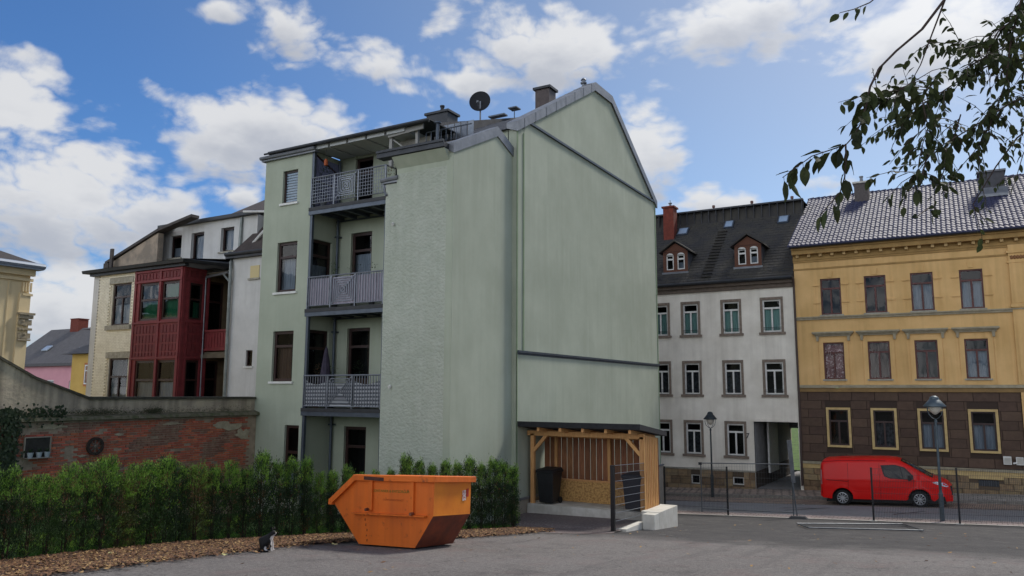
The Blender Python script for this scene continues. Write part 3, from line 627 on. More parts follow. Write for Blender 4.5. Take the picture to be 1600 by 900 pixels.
for (zs, zr, zb, style) in ((11.2,12.34,11.4,'grid'),(7.58,8.75,7.74,'cloth'),(4.17,5.33,4.3,'cloth2')):
    m_ = MB(); m_.box(-19.55,-16.08,19.5,YB-.01,zs-.05,zs+.05); m_.box(-19.55,-16.08,19.44,19.5,zs-.06,zs+.06)
    fl = m_.build('balcony_floor', SLAB, BT)
    m_ = MB()
    for i in range(6): m_.box(-19.3+i*.6,-19.2+i*.6,19.55,YB-.02,zs-.16,zs-.05)
    m_.box(-19.56,-16.06,19.46,19.54,zs-.2,zs-.061); m_.box(-19.56,-16.06,YB-.1,YB-.02,zs-.2,zs-.16)
    m_.build('beam', STEEL, fl)
    y = 19.48
    m_ = MB(); m_.tube([(-19.5,y,zr),(-16.1,y,zr)],.026,8); m_.tube([(-19.5,y,zb),(-16.1,y,zb)],.018,6); m_.tube([(-16.1,y,zr),(-16.1,YB-.05,zr)],.026,8); m_.tube([(-16.1,y,zb),(-16.1,YB-.05,zb)],.018,6)
    rl = m_.build('hand_rail', BARM, BT)
    for x in (-19.48,-18.4,-17.3,-16.1):
        m_ = MB(); m_.box(x-.02,x+.02,y-.02,y+.02,zs,zr); m_.build('rail_post', BARM, rl)
    m_ = MB()
    if style == 'grid':
        x = -19.4
        while x < -16.1:
            m_.bar((x,y,zb),(x,y,zr),.007); x += .115
        for i in range(1,8): m_.bar((-19.45,y-.01,zb+(zr-zb)*i/8),(-18.4,y-.01,zb+(zr-zb)*i/8),.006)
        for i in range(1,8): m_.bar((-18.4,y-.01,zb+(zr-zb)*i/8),(-16.15,y-.01,zb+(zr-zb)*i/8),.006)
        ornament(m_,-18.3,-17.35,zb+.05,zr-.05,y-.03)
    else:
        x = -19.4
        while x < -16.1:
            if not (-18.35 < x < -17.3): m_.bar((x,y,zb),(x,y,zr),.011)
            x += .115
        ornament(m_,-18.35,-17.32,zb+.03,zr-.03,y,.014)
    m_.build('rail_bars', BARM, rl, kind='stuff')
    if style == 'cloth':
        m_ = MB(); n = 60
        for i in range(n):
            xa = -19.42+3.3*i/n; xb = xa+3.3/n; f = lambda x: .04+.012*math.sin(x*31)+.01*math.sin(x*13)
            m_.quad((xa,y+f(xa),zb),(xb,y+f(xb),zb),(xb,y+f(xb),zr-.06),(xa,y+f(xa),zr-.06))
        m_.build('privacy_screen', mat('lilac_grey_cloth','a49eaa',.9,col2='8f8995',scale=5,stretch=(8,8,1)), rl)
    if style == 'cloth2':
        M = bpy.data.materials.new('striped_cloth'); M.use_nodes = True; N = M.node_tree.nodes; L = M.node_tree.links
        ge = N.new("ShaderNodeTexCoord"); w_ = N.new("ShaderNodeTexWave"); w_.bands_direction = 'Z'; w_.inputs['Scale'].default_value = 2.6; w_.inputs['Distortion'].default_value = 1.0; w_.inputs['Detail Scale'].default_value = .4
        L.new(ge.outputs['Object'], w_.inputs[0]); cr = N.new("ShaderNodeMix"); cr.data_type = 'RGBA'; L.new(w_.outputs['Fac'], cr.inputs[0]); cr.inputs[6].default_value = hexc('494b55'); cr.inputs[7].default_value = hexc('b9bcc0')
        L.new(cr.outputs[2], N["Principled BSDF"].inputs['Base Color']); N["Principled BSDF"].inputs['Roughness'].default_value = .9
        m_ = MB()
        for (xa0,xb0) in ((-19.4,-18.43),(-18.37,-17.33),(-17.27,-16.15)):
            n = 20
            for i in range(n):
                ta = i/n; tb = (i+1)/n; sag = lambda t: .14*4*t*(1-t)
                xa = xa0+(xb0-xa0)*ta; xb = xa0+(xb0-xa0)*tb
                m_.quad((xa,y+.035,zb),(xb,y+.035,zb),(xb,y+.035,zr-.16-sag(tb)),(xa,y+.035,zr-.16-sag(ta)))
        m_.build('privacy_screen', M, rl)
# glazed side screen of the top balcony
m_ = MB(); m_.tube([(-19.48,19.55,13.3),(-19.48,YB-.05,12.75)],.03,6); m_.tube([(-19.48,19.55,12.3),(-19.48,YB-.05,12.3)],.02,6); m_.build('screen_frame', BROWNF, BT)
m_ = MB()
for i in range(12):
    y = 19.6+i*.11; m_.box(-19.52,-19.50,y,y+.09,11.3,13.2)
m_.build('screen_boards', mat('lilac_boards','7f82a0',.8,col2='6a6d88',scale=4), BT, kind='stuff')
def pot_plant(loc, h, w, label, fol, potm, n=90, leaf=.05, potr=.12, poth=.2, spiky=False):
    h += .45 if loc[2] < 5 else .25; n = int(n*1.6)
    t = thing('potted_plant', loc, label, 'potted plant')
    m_ = MB(); m_.lathe(loc,[(0,0),(potr*.75,0),(potr,poth),(potr*.85,poth),(potr*.8,poth*.85),(0,poth*.85)],12); m_.build('pot', potm, t)
    m_ = MB()
    for i in range(n):
        a = rnd.uniform(0,6.28); rr = w*math.sqrt(rnd.random()); z = poth+h*rnd.random()
        c = Vector((loc[0]+rr*math.cos(a)*(.4+.6*z/(h+poth)), loc[1]+rr*math.sin(a)*.6, loc[2]+z)); d = Vector((math.cos(a),math.sin(a),rnd.uniform(-.3,.9))).normalized(); s_ = d.cross(Vector((0,0,1))).normalized()
        L_ = leaf*(4 if spiky else 1.6); W_ = leaf*.4
        if spiky: c = Vector((loc[0],loc[1],loc[2]+poth)); L_ = (w+h)*.6*rnd.uniform(.6,1)
        m_.poly([c,c+d*L_*.5+s_*W_,c+d*L_,c+d*L_*.5-s_*W_])
    m_.build('foliage', fol, t, kind='stuff')
    return t
FOL = mat('pot_foliage','2f4a22',.7,col2='4a6a2c',scale=20,trans=.2)
FOLD = mat('dark_pot_foliage','1d3018',.7,col2='2c4420',scale=20,trans=.2)
TERRA = mat('terracotta','7b4030',.85,col2='683427',scale=8); GREYP = mat('grey_pot','565b62',.7)
pot_plant((-18.75,19.9,4.25),.75,.4,'leafy green plant spreading over the lowest balcony rail beside the folded parasol',FOL,GREYP,160)
pot_plant((-17.6,20.1,4.25),.95,.22,'slim dark plant in front of the lowest balcony door',FOLD,TERRA,110)
pot_plant((-17.15,20.1,4.25),1.1,.22,'tall spiky palm like plant right of the lowest balcony door',FOLD,GREYP,40,.05,spiky=True)
pot_plant((-19.1,19.7,4.25),.85,.14,'flowering plant in a reddish pot at the left end of the lowest balcony',mat('red_leaves','7c3b34',.8,col2='4c5a30',scale=15),TERRA,70)
pot_plant((-18.5,19.8,7.66),1.15,.16,'slim climbing plant rising above the middle balcony rail',FOL,GREYP,110)
pot_plant((-17.6,19.75,7.66),1.0,.32,'low bushy plant peeping over the middle of the middle balcony rail',FOLD,GREYP,90)
pot_plant((-16.8,19.75,7.66),.98,.16,'small plant at the right of the middle balcony rail',FOLD,GREYP,60)
pot_plant((-19.1,19.7,11.28),1.0,.26,'dark bushy plant at the left end of the top balcony',FOLD,GREYP,150)
pot_plant((-18.2,20.5,11.28),.75,.2,'dark round plant in front of the top balcony door',FOLD,GREYP,90)
pot_plant((-16.6,20.4,11.28),1.2,.2,'reddish autumn plant near the right end of the top balcony',mat('orange_leaves','8a5230',.8,col2='5c5a34',scale=15),TERRA,80)
t = thing('closed_parasol', (-18.75,19.75,4.25), 'closed dark purple parasol standing on the lowest balcony', 'parasol')
m_ = MB(); m_.lathe((-18.75,19.75,4.25),[(.17,.75),(.22,.85),(.19,1.1),(.12,1.6),(.05,2.0),(.0,2.1)],9); m_.build('canopy_cloth', mat('dark_purple_cloth','3a3444',.9,col2='2b2634',scale=8), t)
m_ = MB(); m_.tube([(-18.75,19.75,4.25),(-18.75,19.75,6.35)],.02,6); m_.build('pole', DARKM, t)
t = thing('hanging_lantern', (-18.9,19.6,12.75), 'orange and red lantern hanging in the top balcony screen', 'lantern')
m_ = MB(); m_.lathe((-18.95,19.6,12.75),[(0,0),(.07,.02),(.07,.2),(.03,.26),(0,.27)],8); m_.build('shade', mat('orange_paper','a4532c',.8), t)
m_ = MB(); m_.tube([(-18.95,19.6,13.02),(-18.95,19.6,13.4)],.008,4); m_.build('cord', DARKM, t)
# ------------------------------------------------------------------ house with the red bay
RH = thing('red_bay_house', (-31,26,0), 'white and cream brick house with dark red timber bay behind the garden wall', 'house')
FR = ('Y', 22.0); FRB = ('X', -29.48); FL = ('Y', 23.1)
REDW = mat('red_paint','7c2d30',.65,col2='692427',scale=4,bump=.002,bscale=30)
REDD = mat('red_paint_dark','6e272a',.7,col2='5e2022',scale=4)
WHR = mat('white_render','cfcfcc',.9,col2='c2c2bf',scale=1.2,bump=.004,bscale=50,streak='a5a49e',streak_amt=.45)
CREB = mat('cream_brick','cfc8aa',.8,col2='b8b092',scale=7)
m_ = MB()
rw = [(-34.75,-33.35,7.85,9.85),(-34.65,-33.2,3.6,6.3)]
m_.wall(FR, -35.9, -32.85, -1, 10.45, rw, .2, -.02); m_.build('wall', mat('cream_mortar','cfcab6',.9,col2='bbb5a2',scale=5), RH)
# cream facing bricks: individually modelled courses, near ones as single bricks
bb = MB(); bb.box(-.12,.12,-.012,.012,-.031,.031); bme = bb.mesh('facing_brick', mat('cream_facing_brick','d2cbad',.75,col2='b9b193',scale=9,rand=.08))
allb = MB(); cnt = 0
for r_ in range(82):
    z = 4.42+r_*.074
    if z > 10.4: break
    for c_ in range(12):
        x = -35.76+c_*.25+(.125 if r_ % 2 else 0)
        if x > -32.95: continue
        if any(h[0]-.2 < x < h[1]+.2 and h[2]-.15 < z < h[3]+.3 for h in rw): continue
        allb.box(x-.118,x+.118,21.985+rnd.uniform(-.004,.004),22.02,z-.031,z+.031)
allb.build('facing_bricks', mat('cream_facing_brick2','f3eedb',.75,col2='dfd9c4',scale=3.3), RH, kind='stuff')
m_ = MB(); m_.wall(('Y',21.99), -36.3, -35.88, -1, 10.6); m_.quad((-36.3,21.99,-1),(-36.3,21.99,10.6),(-36.3,30,10.6),(-36.3,30,-1)); m_.build('corner_wall', WHR, RH)
for h in rw:
    window(RH, FR, *h, BROWNF, .15, .68, 1, None, CURT, (0,.5), fw_=.09)
    m_ = MB(); m_.fbox(FR,h[0]-.22,h[1]+.22,h[3]+.0,h[3]+.28,0,.05); m_.build('lintel', SILL, RH)
    m_ = MB(); m_.fbox(FR,h[0]-.25,h[1]+.25,h[2]-.22,h[2],0,.12); m_.build('sill', SILL, RH)
# bay front and side
bays = [(-32.5,-31.05,7.97,9.7),(-30.9,-29.7,7.97,9.7),(-32.5,-31.1,4.2,6.15),(-30.95,-29.7,4.2,6.15)]
bside = [(22.3,22.98,7.97,9.62),(22.3,22.98,4.2,6.15)]
m_ = MB(); m_.wall(('Y',21.9), -32.85, -29.48, -1, 10.3, bays, .16); m_.wall(('X',-29.48), 21.9, 23.1, -1, 10.3, bside, .16); m_.build('bay_wall', REDW, RH)
for i,h in enumerate(bays):
    window(RH, ('Y',21.9), *h, BROWNF, .12, .55, 0, None, [GREENB,GREENB,CURT,CURT][i], [(0,.5),(0,.95),(0,.5),(0,.5)][i], GLASSG if i < 2 else None, .1)
for i,h in enumerate(bside): window(RH, FRB, *h, BROWNF, .12, .55, 0, None, GREENB if i == 0 else None, (0,.5), GLASSG if i == 0 else None, .09)
# timber relief: corner posts, rails, little recessed panels
m_ = MB()
for u in (-32.8,-31.0,-29.56): m_.fbox(('Y',21.9),u-.07,u+.07,4,10.3,0,.05)
for z in (7.86,9.76,6.25,10.22): m_.fbox(('Y',21.9),-32.87,-29.48,z-.04,z+.04,.0,.07); m_.fbox(('X',-29.48),21.9,23.1,z-.04,z+.04,0,.05)
for u in (21.96,22.2,23.04): m_.fbox(('X',-29.48),u-.05,u+.05,4,10.3,0,.04)
m_.build('bay_frame', REDW, RH)
pb = MB(); pb.box(-.09,.09,-.03,0,-.17,.17); pme = pb.mesh('relief_panel', REDD)
pb2 = MB(); pb2.box(-.08,.08,-.03,0,-.13,.13); pme2 = pb2.mesh('relief_panel', REDD)
for r_,(z,mm,sz) in enumerate(((7.55,pme,1),(7.12,pme,1),(6.72,pme,.9),(6.42,pme2,.6),(10.0,pme2,1))):
    for i in range(13):
        x = -32.6+i*.235
        if abs(x+31.0) < .12: continue
        piece('relief_panel', mm, RH, (x,21.9,z), scale=(1,1,sz))
    for i in range(3): piece('relief_panel', mm, RH, (-29.48,22.38+i*.24,z), (0,0,math.pi/2), (1,1,sz))
# loggia
m_ = MB(); m_.box(-29.5,-27.8,23.1,25,6.42,6.52); m_.box(-29.5,-27.8,23.1,25,10.02,10.15); m_.box(-29.5,-27.8,23.0,23.12,6.25,6.42); m_.wall(('Y',25),-29.5,-27.75,-1,10.1,[(-29.4,-28.3,6.7,9.9),(-29.4,-28.3,3.4,6.2)],.05); m_.quad((-27.85,23.1,-1),(-27.85,25,-1),(-27.85,25,10.1),(-27.85,23.1,10.1))
m_.build('loggia', mat('loggia_beige','6a6050',.9,col2='585042',scale=3), RH)
m_ = MB(); m_.wall(FRB,23.1,25.0,-1,10.05,[(23.22,24.1,6.7,9.8),(23.22,24.0,3.4,6.15)],.1); m_.build('loggia_side_wall', mat('loggia_ochre','7d6a50',.9,col2='6a5942',scale=3), RH)
for h in ((23.22,24.1,6.7,9.8),(23.22,24.0,3.4,6.15)): window(RH, FRB, *h, BROWNF, .08, .7, 0, None, None, fw_=.1, name='loggia_door')
m_ = MB(); m_.fbox(FL,-29.45,-27.8,6.6,7.5,-.05,0); m_.build('loggia_parapet', REDW, RH)
m_ = MB()
for i in range(8): m_.fbox(FL,-29.3+i*.19,-29.22+i*.19,6.75,7.35,0,.03)
m_.fbox(FL,-29.45,-27.8,7.42,7.52,0,.06); m_.fbox(FL,-29.45,-27.8,6.58,6.68,0,.06); m_.build('parapet_rail', REDW, RH)
for (a,b,c,d) in ((-29.4,-28.3,7.6,9.9),(-29.4,-28.3,4.3,6.2)):
    window(RH, ('Y',25), a, b, c-.9, d, BROWNF, .03, .6, 0, None, None, fw_=.09)
m_ = MB(); m_.box(-29.4,-29.3,23.1,23.2,4,10.1); m_.build('loggia_post', REDW, RH)
m_ = MB(); m_.tube([(-29.4,23.05,9.95),(-27.9,23.0,10.05)],.06,8); m_.tube([(-29.35,23.0,9.9),(-29.3,23.0,4)],.03,6); m_.build('rain_gutter', ZINC, RH)
# white wall at the right, with its downpipe
wh = [(-26.6,-26.2,5.86,6.55)]
m_ = MB(); m_.wall(FL, -27.85, -21.8, -1, 10.65, wh, .2); m_.wall(('Y',24.0), -34.1, -27.3, 10.3, 12.85, [(-33.5,-32.6,11.3,12.42),(-31.88,-30.95,10.6,12.42),(-29.75,-28.85,11.3,12.45)], .25)
m_.quad((-27.3,24,10.3),(-27.3,24,12.85),(-27.3,27,12.85),(-27.3,27,10.3)); m_.build('white_wall', WHR, RH)
window(RH, FL, *wh[0], BROWNF, .15, 0, 0, WHITEF, None, fw_=.05)
for i,h in enumerate(((-33.5,-32.6,11.3,12.42),(-31.88,-30.95,10.6,12.42),(-29.75,-28.85,11.3,12.45))):
    window(RH, ('Y',24.0), *h, BROWNF, .22, 0, 0, None if i == 1 else SILL, CURT, (0,.5 if i==0 else .95), fw_=.08)
m_ = MB(); m_.fbox(FL,-26.56,-26.0,9.7,10.25,0,.03); m_.build('shutter_panel', mat('yellow_panel','c9b98a',.8), RH)
m_ = MB(); m_.fbox(FL,-26.65,-25.95,9.62,9.7,0,.08); m_.build('sill', SILL, RH)
m_ = MB(); m_.tube([(-28.3,23.95,12.8),(-28.3,23.9,11.2),(-28.0,23.4,10.9),(-27.75,23.0,10.5),(-27.68,22.95,10.2),(-27.68,22.97,4.2)],.075,8)
m_.tube([(-28.0,23.0,10.85),(-27.75,22.95,10.85)],.14,8); m_.tube([(-28.2,23.0,10.0),(-27.9,22.98,9.75),(-27.7,22.97,9.6)],.05,6); m_.build('downpipe', mat('old_zinc','8f9593',.5,.4,col2='727875',scale=3), RH)
m_ = MB(); m_.box(-27.95,-21.8,22.85,23.1,10.65,10.78); m_.tube([(-27.9,22.8,10.82),(-21.8,22.8,10.82)],.08,8); m_.build('eaves', DARKM, RH)
# eaves over bay, parapet gable, roofs
m_ = MB(); m_.hexa([(-36.6,21.55,10.42),(-29.1,21.55,10.42),(-29.1,24,10.5),(-36.6,24,10.5),(-36.6,21.5,10.55),(-29.0,21.5,10.55),(-29.0,24,10.75),(-36.6,24,10.75)])
m_.hexa([(-29.1,21.6,10.42),(-27.9,23.0,10.3),(-27.9,24,10.4),(-29.2,24,10.4),(-29.0,21.55,10.55),(-27.8,22.9,10.42),(-27.8,24,10.6),(-29.1,24,10.6)])
m_.box(-36.3,-29.2,21.75,21.95,10.3,10.42); m_.build('bay_eaves', DARKM, RH)
m_ = MB(); m_.prism(('Y',23.2), [(-37.0,10.5),(-33.3,10.5),(-33.3,12.45),(-37.0,11.25)], -.3, 0); m_.build('parapet_wall', mat('stained_render','877d70',.95,col2='a59684',scale=1.6,bump=.01,bscale=20,mix=(.42,.58)), RH)
m_ = MB(); m_.prism(('Y',23.2), [(-37.35,11.2),(-33.2,12.52),(-30.8,12.95),(-30.8,13.08),(-33.2,12.66),(-37.35,11.33)], -.35, .1); m_.box(-37.2,-36.8,22.95,23.3,10.5,11.2); m_.box(-36.65,-36.45,22.9,23.0,10.6,11.9); m_.build('parapet_coping', mat('dark_coping','4b4542',.8,col2='383433',scale=5), RH)
m_ = MB(); m_.box(-34.2,-27.2,23.75,24.0,12.85,13.0); m_.build('attic_eaves', DARKM, RH)
m_ = MB(); m_.poly([(-37.3,23.3,11.3),(-33.2,23.3,12.6),(-33.2,30,15),(-37.3,30,13)]); m_.poly([(-34.2,23.8,12.98),(-27.2,23.8,12.98),(-27.2,27.5,13.2),(-34.2,27.5,13.2)])
m_.poly([(-30.4,24.3,13.02),(-21.9,24.3,13.02),(-21.9,28,15.0),(-31.0,28,15.0)]); m_.poly([(-27.95,23.0,10.8),(-21.9,23.0,10.8),(-21.9,24.8,12.9),(-27.3,24.8,12.9)])
m_.poly([(-36.6,21.5,10.56),(-29,21.5,10.56),(-28,24,10.8),(-36.6,24,10.8)])
m_.build('roof', mat('brown_slate','4a403c',.85,col2='3a322f',scale=5,bump=.01,bscale=14), RH)
m_ = MB(); m_.tube([(-27.6,23.6,11.0),(-26.4,23.6,11.9),(-25.8,23.6,12.4)],.07,6); m_.tube([(-27.8,23.6,12.95),(-26.2,23.5,12.75)],.05,6); m_.build('verge_trim', WHITEF, RH)
m_ = MB(); m_.box(-36.3,-21.9,34,34.2,-1,12); m_.box(-36.3,-36.1,24,34,-1,12); m_.build('rear_wall', WHR, RH)

# ------------------------------------------------------------------ yellow house at the far left
LH = thing('yellow_corner_house', (-34,11,0), 'pale yellow house with pilaster and dark hipped roof at the left edge', 'house')
YEL = mat('pale_yellow_render','e3cfa6',.9,col2='d9c499',scale=.8,bump=.003,bscale=40,streak='bda97f',streak_amt=.35)
FY = ('X', -30.0)
m_ = MB(); m_.box(-42,-30,3,15.7,-1,9.25); m_.build('wall', YEL, LH)
m_ = MB(); m_.fbox(FY,14.95,15.0,-1,8.9,0,.03); m_.fbox(FY,15.35,15.74,-1,8.4,0,.06); m_.box(-30.4,-30.0,15.7,15.76,-1,8.4); m_.build('pilaster', YEL, LH)
ORN = mat('ornament_stone','a79b83',.9,col2='8d826c',scale=9)
m_ = MB()
for (z,w,h) in ((7.62,.30,.08),(7.5,.22,.12),(7.3,.16,.2),(7.05,.2,.08),(6.8,.14,.2),(6.65,.17,.06)): m_.fbox(FY,15.42-w*.3,15.74+w*.5,z-h/2,z+h/2,.0,.06+w*.5)
for k_ in range(4): m_.lathe(fp(FY,15.5+.09*(k_%2),7.35-.16*k_,.12),[(.0,-.05),(.06,-.03),(.06,.03),(0,.05)],8)
m_.build('capital', ORN, LH)
m_ = MB(); m_.fbox(FY,15.45,15.8,8.3,8.38,0,.09)
for i in range(4): m_.fbox(FY,15.42+i*.09,15.47+i*.09,8.45,8.8,.05,.1)
m_.fbox(FY,2,15.78,8.85,8.95,0,.08); m_.fbox(FY,2,15.8,9.05,9.3,0,.16); m_.build('cornice', YEL, LH)
m_ = MB(); m_.tube([(-29.65,2,9.42),(-29.65,16.0,9.42)],.11,8); m_.box(-30,-29.6,2,15.95,9.28,9.36); m_.build('gutter', mat('pale_zinc','8b94a0',.5,.3), LH)
m_ = MB(); m_.poly([(-29.6,1.5,9.45),(-29.6,16.05,9.45),(-36,11,12.2),(-36,4,12.2)]); m_.poly([(-29.6,16.05,9.45),(-42.4,16.05,9.45),(-36,11,12.2)]); m_.poly([(-42.4,16.05,9.45),(-42.4,1.5,9.45),(-36,4,12.2),(-36,11,12.2)]); m_.poly([(-29.6,1.5,9.45),(-36,4,12.2),(-42.4,1.5,9.45)])
m_.build('roof', mat('dark_slate_roof','33302f',.8,col2='403b39',scale=7,bump=.01,bscale=16), LH)

# ------------------------------------------------------------------ far houses
PH = thing('pink_house', (-108,64,0), 'distant pink house with a wide grey slate roof and red brick chimney', 'house')
PK = mat('pink_render','d39aa4',.9,col2='c98f9a',scale=.6)
pw = [(-108.3,-106.6,3.6,6.2),(-103.0,-100.6,2.9,6.0)]
m_ = MB(); m_.wall(('Y',60), -118, -98, -2, 8.3, pw, .2); m_.quad((-98,60,-2),(-98,72,-2),(-98,72,8.3),(-98,60,8.3)); m_.poly([(-98,60,8.3),(-98,72,8.3),(-98,66,13.3)]); m_.build('wall', PK, PH)
for h in pw: window(PH, ('Y',60), *h, WHITEF, .15, .7, 1, SILL, CURT, fw_=.13)
m_ = MB(); m_.hexa([(-119,59.4,8.2),(-97.4,59.4,8.2),(-101.5,66,13.6),(-119,66,13.6),(-119,59.4,8.45),(-97.4,59.4,8.45),(-101.5,66,13.9),(-119,66,13.9)]); m_.poly([(-97.4,59.4,8.45),(-97.4,73,8.45),(-101.5,66,13.9)]); m_.poly([(-119,66,13.9),(-101.5,66,13.9),(-97.4,73,8.4),(-119,73,8.4)])
m_.box(-119,-97.4,59.3,59.45,8.05,8.35); m_.build('roof', mat('grey_slate_far','5c5b5d',.85,col2='504e50',scale=2,bump=.02,bscale=6), PH)
m_ = MB()
for (x,y,z) in ((-112.3,61.5,10.35),(-103.8,61.2,9.9)): m_.hexa([(x-.7,y,z),(x+.7,y,z),(x+.7,y+.8,z+.65),(x-.7,y+.8,z+.65),(x-.7,y-.05,z+.14),(x+.7,y-.05,z+.14),(x+.7,y+.75,z+.8),(x-.7,y+.75,z+.8)])
m_.build('skylight', mat('skylight_glass','a9b4c0',.2), PH)
BRK = mat('chimney_brick','7c3a2c',.9,col2='5f2c22',scale=6)
chimney(PH,-112.9,-110.9,65.3,66.8,13,15.2,BRK,BRK)
MH = thing('small_yellow_house', (-76,47,0), 'small mustard yellow house with grey roof and turret between pink house and cream brick wall', 'house')
MY = mat('mustard_render','c9a65a',.9,col2='bd9a50',scale=.7)
mw = [(-74.5,-73.2,5.4,7.3)]
m_ = MB(); m_.wall(('Y',45), -77.0, -66, -2, 8.4, mw, .15); m_.quad((-77,45,-2),(-77,52,-2),(-77,52,8.4),(-77,45,8.4)); m_.build('wall', MY, MH)
m_ = MB(); m_.fbox(('Y',45),-74.75,-72.95,5.2,7.5,-.02,.05); 
m_.build('window_surround', mat('orange_trim','b06a3c',.8), MH)
window(MH, ('Y',44.9), *mw[0], WHITEF, .02, .7, 1, None, CURT, fw_=.12)
m_ = MB(); m_.box(-75.2,-66,46,50,8.4,10.9); m_.build('turret_wall', mat('grey_yellow_render','a59a7f',.9), MH)
m_ = MB(); m_.hexa([(-77.9,44.2,8.4),(-65,44.2,8.4),(-65,52,8.4),(-77.9,52,8.4),(-75.5,46.2,9.6),(-66,46.2,9.6),(-66,50,9.6),(-75.5,50,9.6)]); m_.hexa([(-76.2,45.3,10.9),(-65,45.3,10.9),(-65,51,10.9),(-76.2,51,10.9),(-73.5,47.8,12.1),(-66,47.8,12.1),(-66,48.6,12.1),(-73.5,48.6,12.1)])
m_.build('roof', mat('grey_slate_far2','59585a',.85,col2='4a494b',scale=3), MH)
m_ = MB(); m_.fbox(('Y',46),-75.0,-73.2,9.5,10.8,0,.04); m_.build('turret_window', DARK, MH)
HB = thing('distant_blue_roof_house', (-170,118,0), 'distant house with a bluish roof seen past the pink house', 'house')
m_ = MB(); m_.box(-190,-150,115,125,-2,11); m_.build('wall', YEL, HB)
m_ = MB(); m_.hexa([(-192,114,11),(-148,114,11),(-148,126,11),(-192,126,11),(-188,119,16.2),(-152,119,16.2),(-152,121,16.2),(-188,121,16.2)]); m_.build('roof', mat('blue_slate','4d5665',.7), HB)

# ------------------------------------------------------------------ garden wall (brick below, rendered parapet above)
GW = thing('garden_wall', (-21.95,11,1.2), 'old red brick garden wall with crumbling render and stepped coping behind the hedge', 'wall')
FGW = ('X', -21.75)
MORT = mat('crumbling_render','7d7263',.95,col2='8f6a55',scale=2.2,bump=.02,bscale=14,mix=(.4,.6),streak='4c463d',streak_amt=.5)
m_ = MB(); m_.prism(FGW, [(-4,0),(19.52,0),(19.52,3.98),(-4,3.98)], -.4, -.03); m_.build('core', mat('lime_mortar','ab9984',.95,col2='8c7c6a',scale=4,bump=.01,bscale=40), GW)
m_ = MB(); pr = [(-4,4.0),(19.5,4.0),(19.5,4.54),(13.35,4.56),(11.8,5.12),(10.8,5.66),(9,6.4),(7,7.2),(-4,7.6)]
m_.prism(FGW, pr, -.42, -.12); m_.build('rendered_parapet', mat('parapet_render','9f9383',.95,col2='b9ac95',scale=1.3,bump=.02,bscale=10,streak='4a463d',streak_amt=.6,mix=(.4,.6)), GW)
m_ = MB(); cp = [(19.5,4.54),(13.35,4.56),(11.8,5.12),(10.8,5.66),(9,6.4),(7,7.2)]
for a,b in zip(cp,cp[1:]): m_.hexa([(-22.2,b[0],b[1]),(-21.8,b[0],b[1]-.02),(-21.8,a[0],a[1]-.02),(-22.2,a[0],a[1]),(-22.2,b[0],b[1]+.06),(-21.8,b[0],b[1]+.05),(-21.8,a[0],a[1]+.05),(-22.2,a[0],a[1]+.06)])
m_.build('coping', mat('coping_moss','4f4c41',.95,col2='39372e',scale=6,bump=.02,bscale=20), GW)
m_ = MB()
for i in range(24):
    y0 = 11.4+i*.34; y1 = y0+.335; w_ = rnd.uniform(-.015,.015)
    m_.hexa([(-21.9,y0,3.93),(-21.6+w_,y0,3.96),(-21.6+w_,y1,3.96),(-21.9,y1,3.93),(-21.9,y0,4.12),(-21.64+w_,y0,4.05),(-21.64+w_,y1,4.05),(-21.9,y1,4.12)])
m_.build('cornice_course', mat('mossy_ledge','6c6656',.95,col2='4c5036',scale=5,bump=.02,bscale=20,mix=(.42,.6)), GW)
bk = MB(); bk.box(-.03,.012,-.112,.112,-.029,.029)
BR1 = mat('red_brick','c06c50',.9,col2='a55a46',scale=14,rand=.28,bump=.004,bscale=60)
BR2 = mat('sooty_brick','7d5346',.95,col2='9a7f6a',scale=10,rand=.2,bump=.004,bscale=60)
bme1 = bk.mesh('brick', BR1); bme2 = bk.mesh('brick', BR2)
cnt = 0; rest = MB(); rest_i = 0
cand = []
for r_ in range(44):
    z = 3.86-r_*.072
    if z < 1.2: break
    for c_ in range(37):
        y = 10.3+c_*.242+(.121 if r_ % 2 else 0)
        if y > 19.4: continue
        nz_ = noise.noise(Vector((y*.9, z*2.2, 4.0)))+.5*noise.noise(Vector((y*3, z*6, 1.0)))
        if nz_ > .46 or (z > 3.6 and noise.noise(Vector((y*1.5,2,z*3))) > .05 and (y > 17.5 or y < 12.6)): continue   # render still covers these
        cand.append((z > 2.55, y, z, nz_))
cand.sort(key=lambda q: (-q[0], rnd.random()))
for vis, y, z, nz_ in cand:
    dark = noise.noise(Vector((y*.6, z*1.4, 9.0))) > .18
    if cnt < 298 and vis and y > 10.9:
        piece('brick', bme2 if dark else bme1, GW, (-21.775+rnd.uniform(-.01,.014),y+rnd.uniform(-.006,.006),z+rnd.uniform(-.004,.004)), (rnd.uniform(-.02,.02),0,rnd.uniform(-.03,.03)), (1,rnd.uniform(.93,1.02),rnd.uniform(.9,1.03))); cnt += 1
    else:
        x = -21.775+rnd.uniform(-.01,.014); rest.box(x-.03,x+.012,y-.11,y+.11,z-.028,z+.028, 1 if dark or rnd.random() < .25 else 0)
rest.build('small_bricks', [mat('red_brick_joined','b86a50',.9,col2='a05946',scale=3.1,bump=.004,bscale=60), mat('brick_dark_joined','7a5347',.95,col2='9a7863',scale=2.3,bump=.004,bscale=60)], GW, kind='stuff')
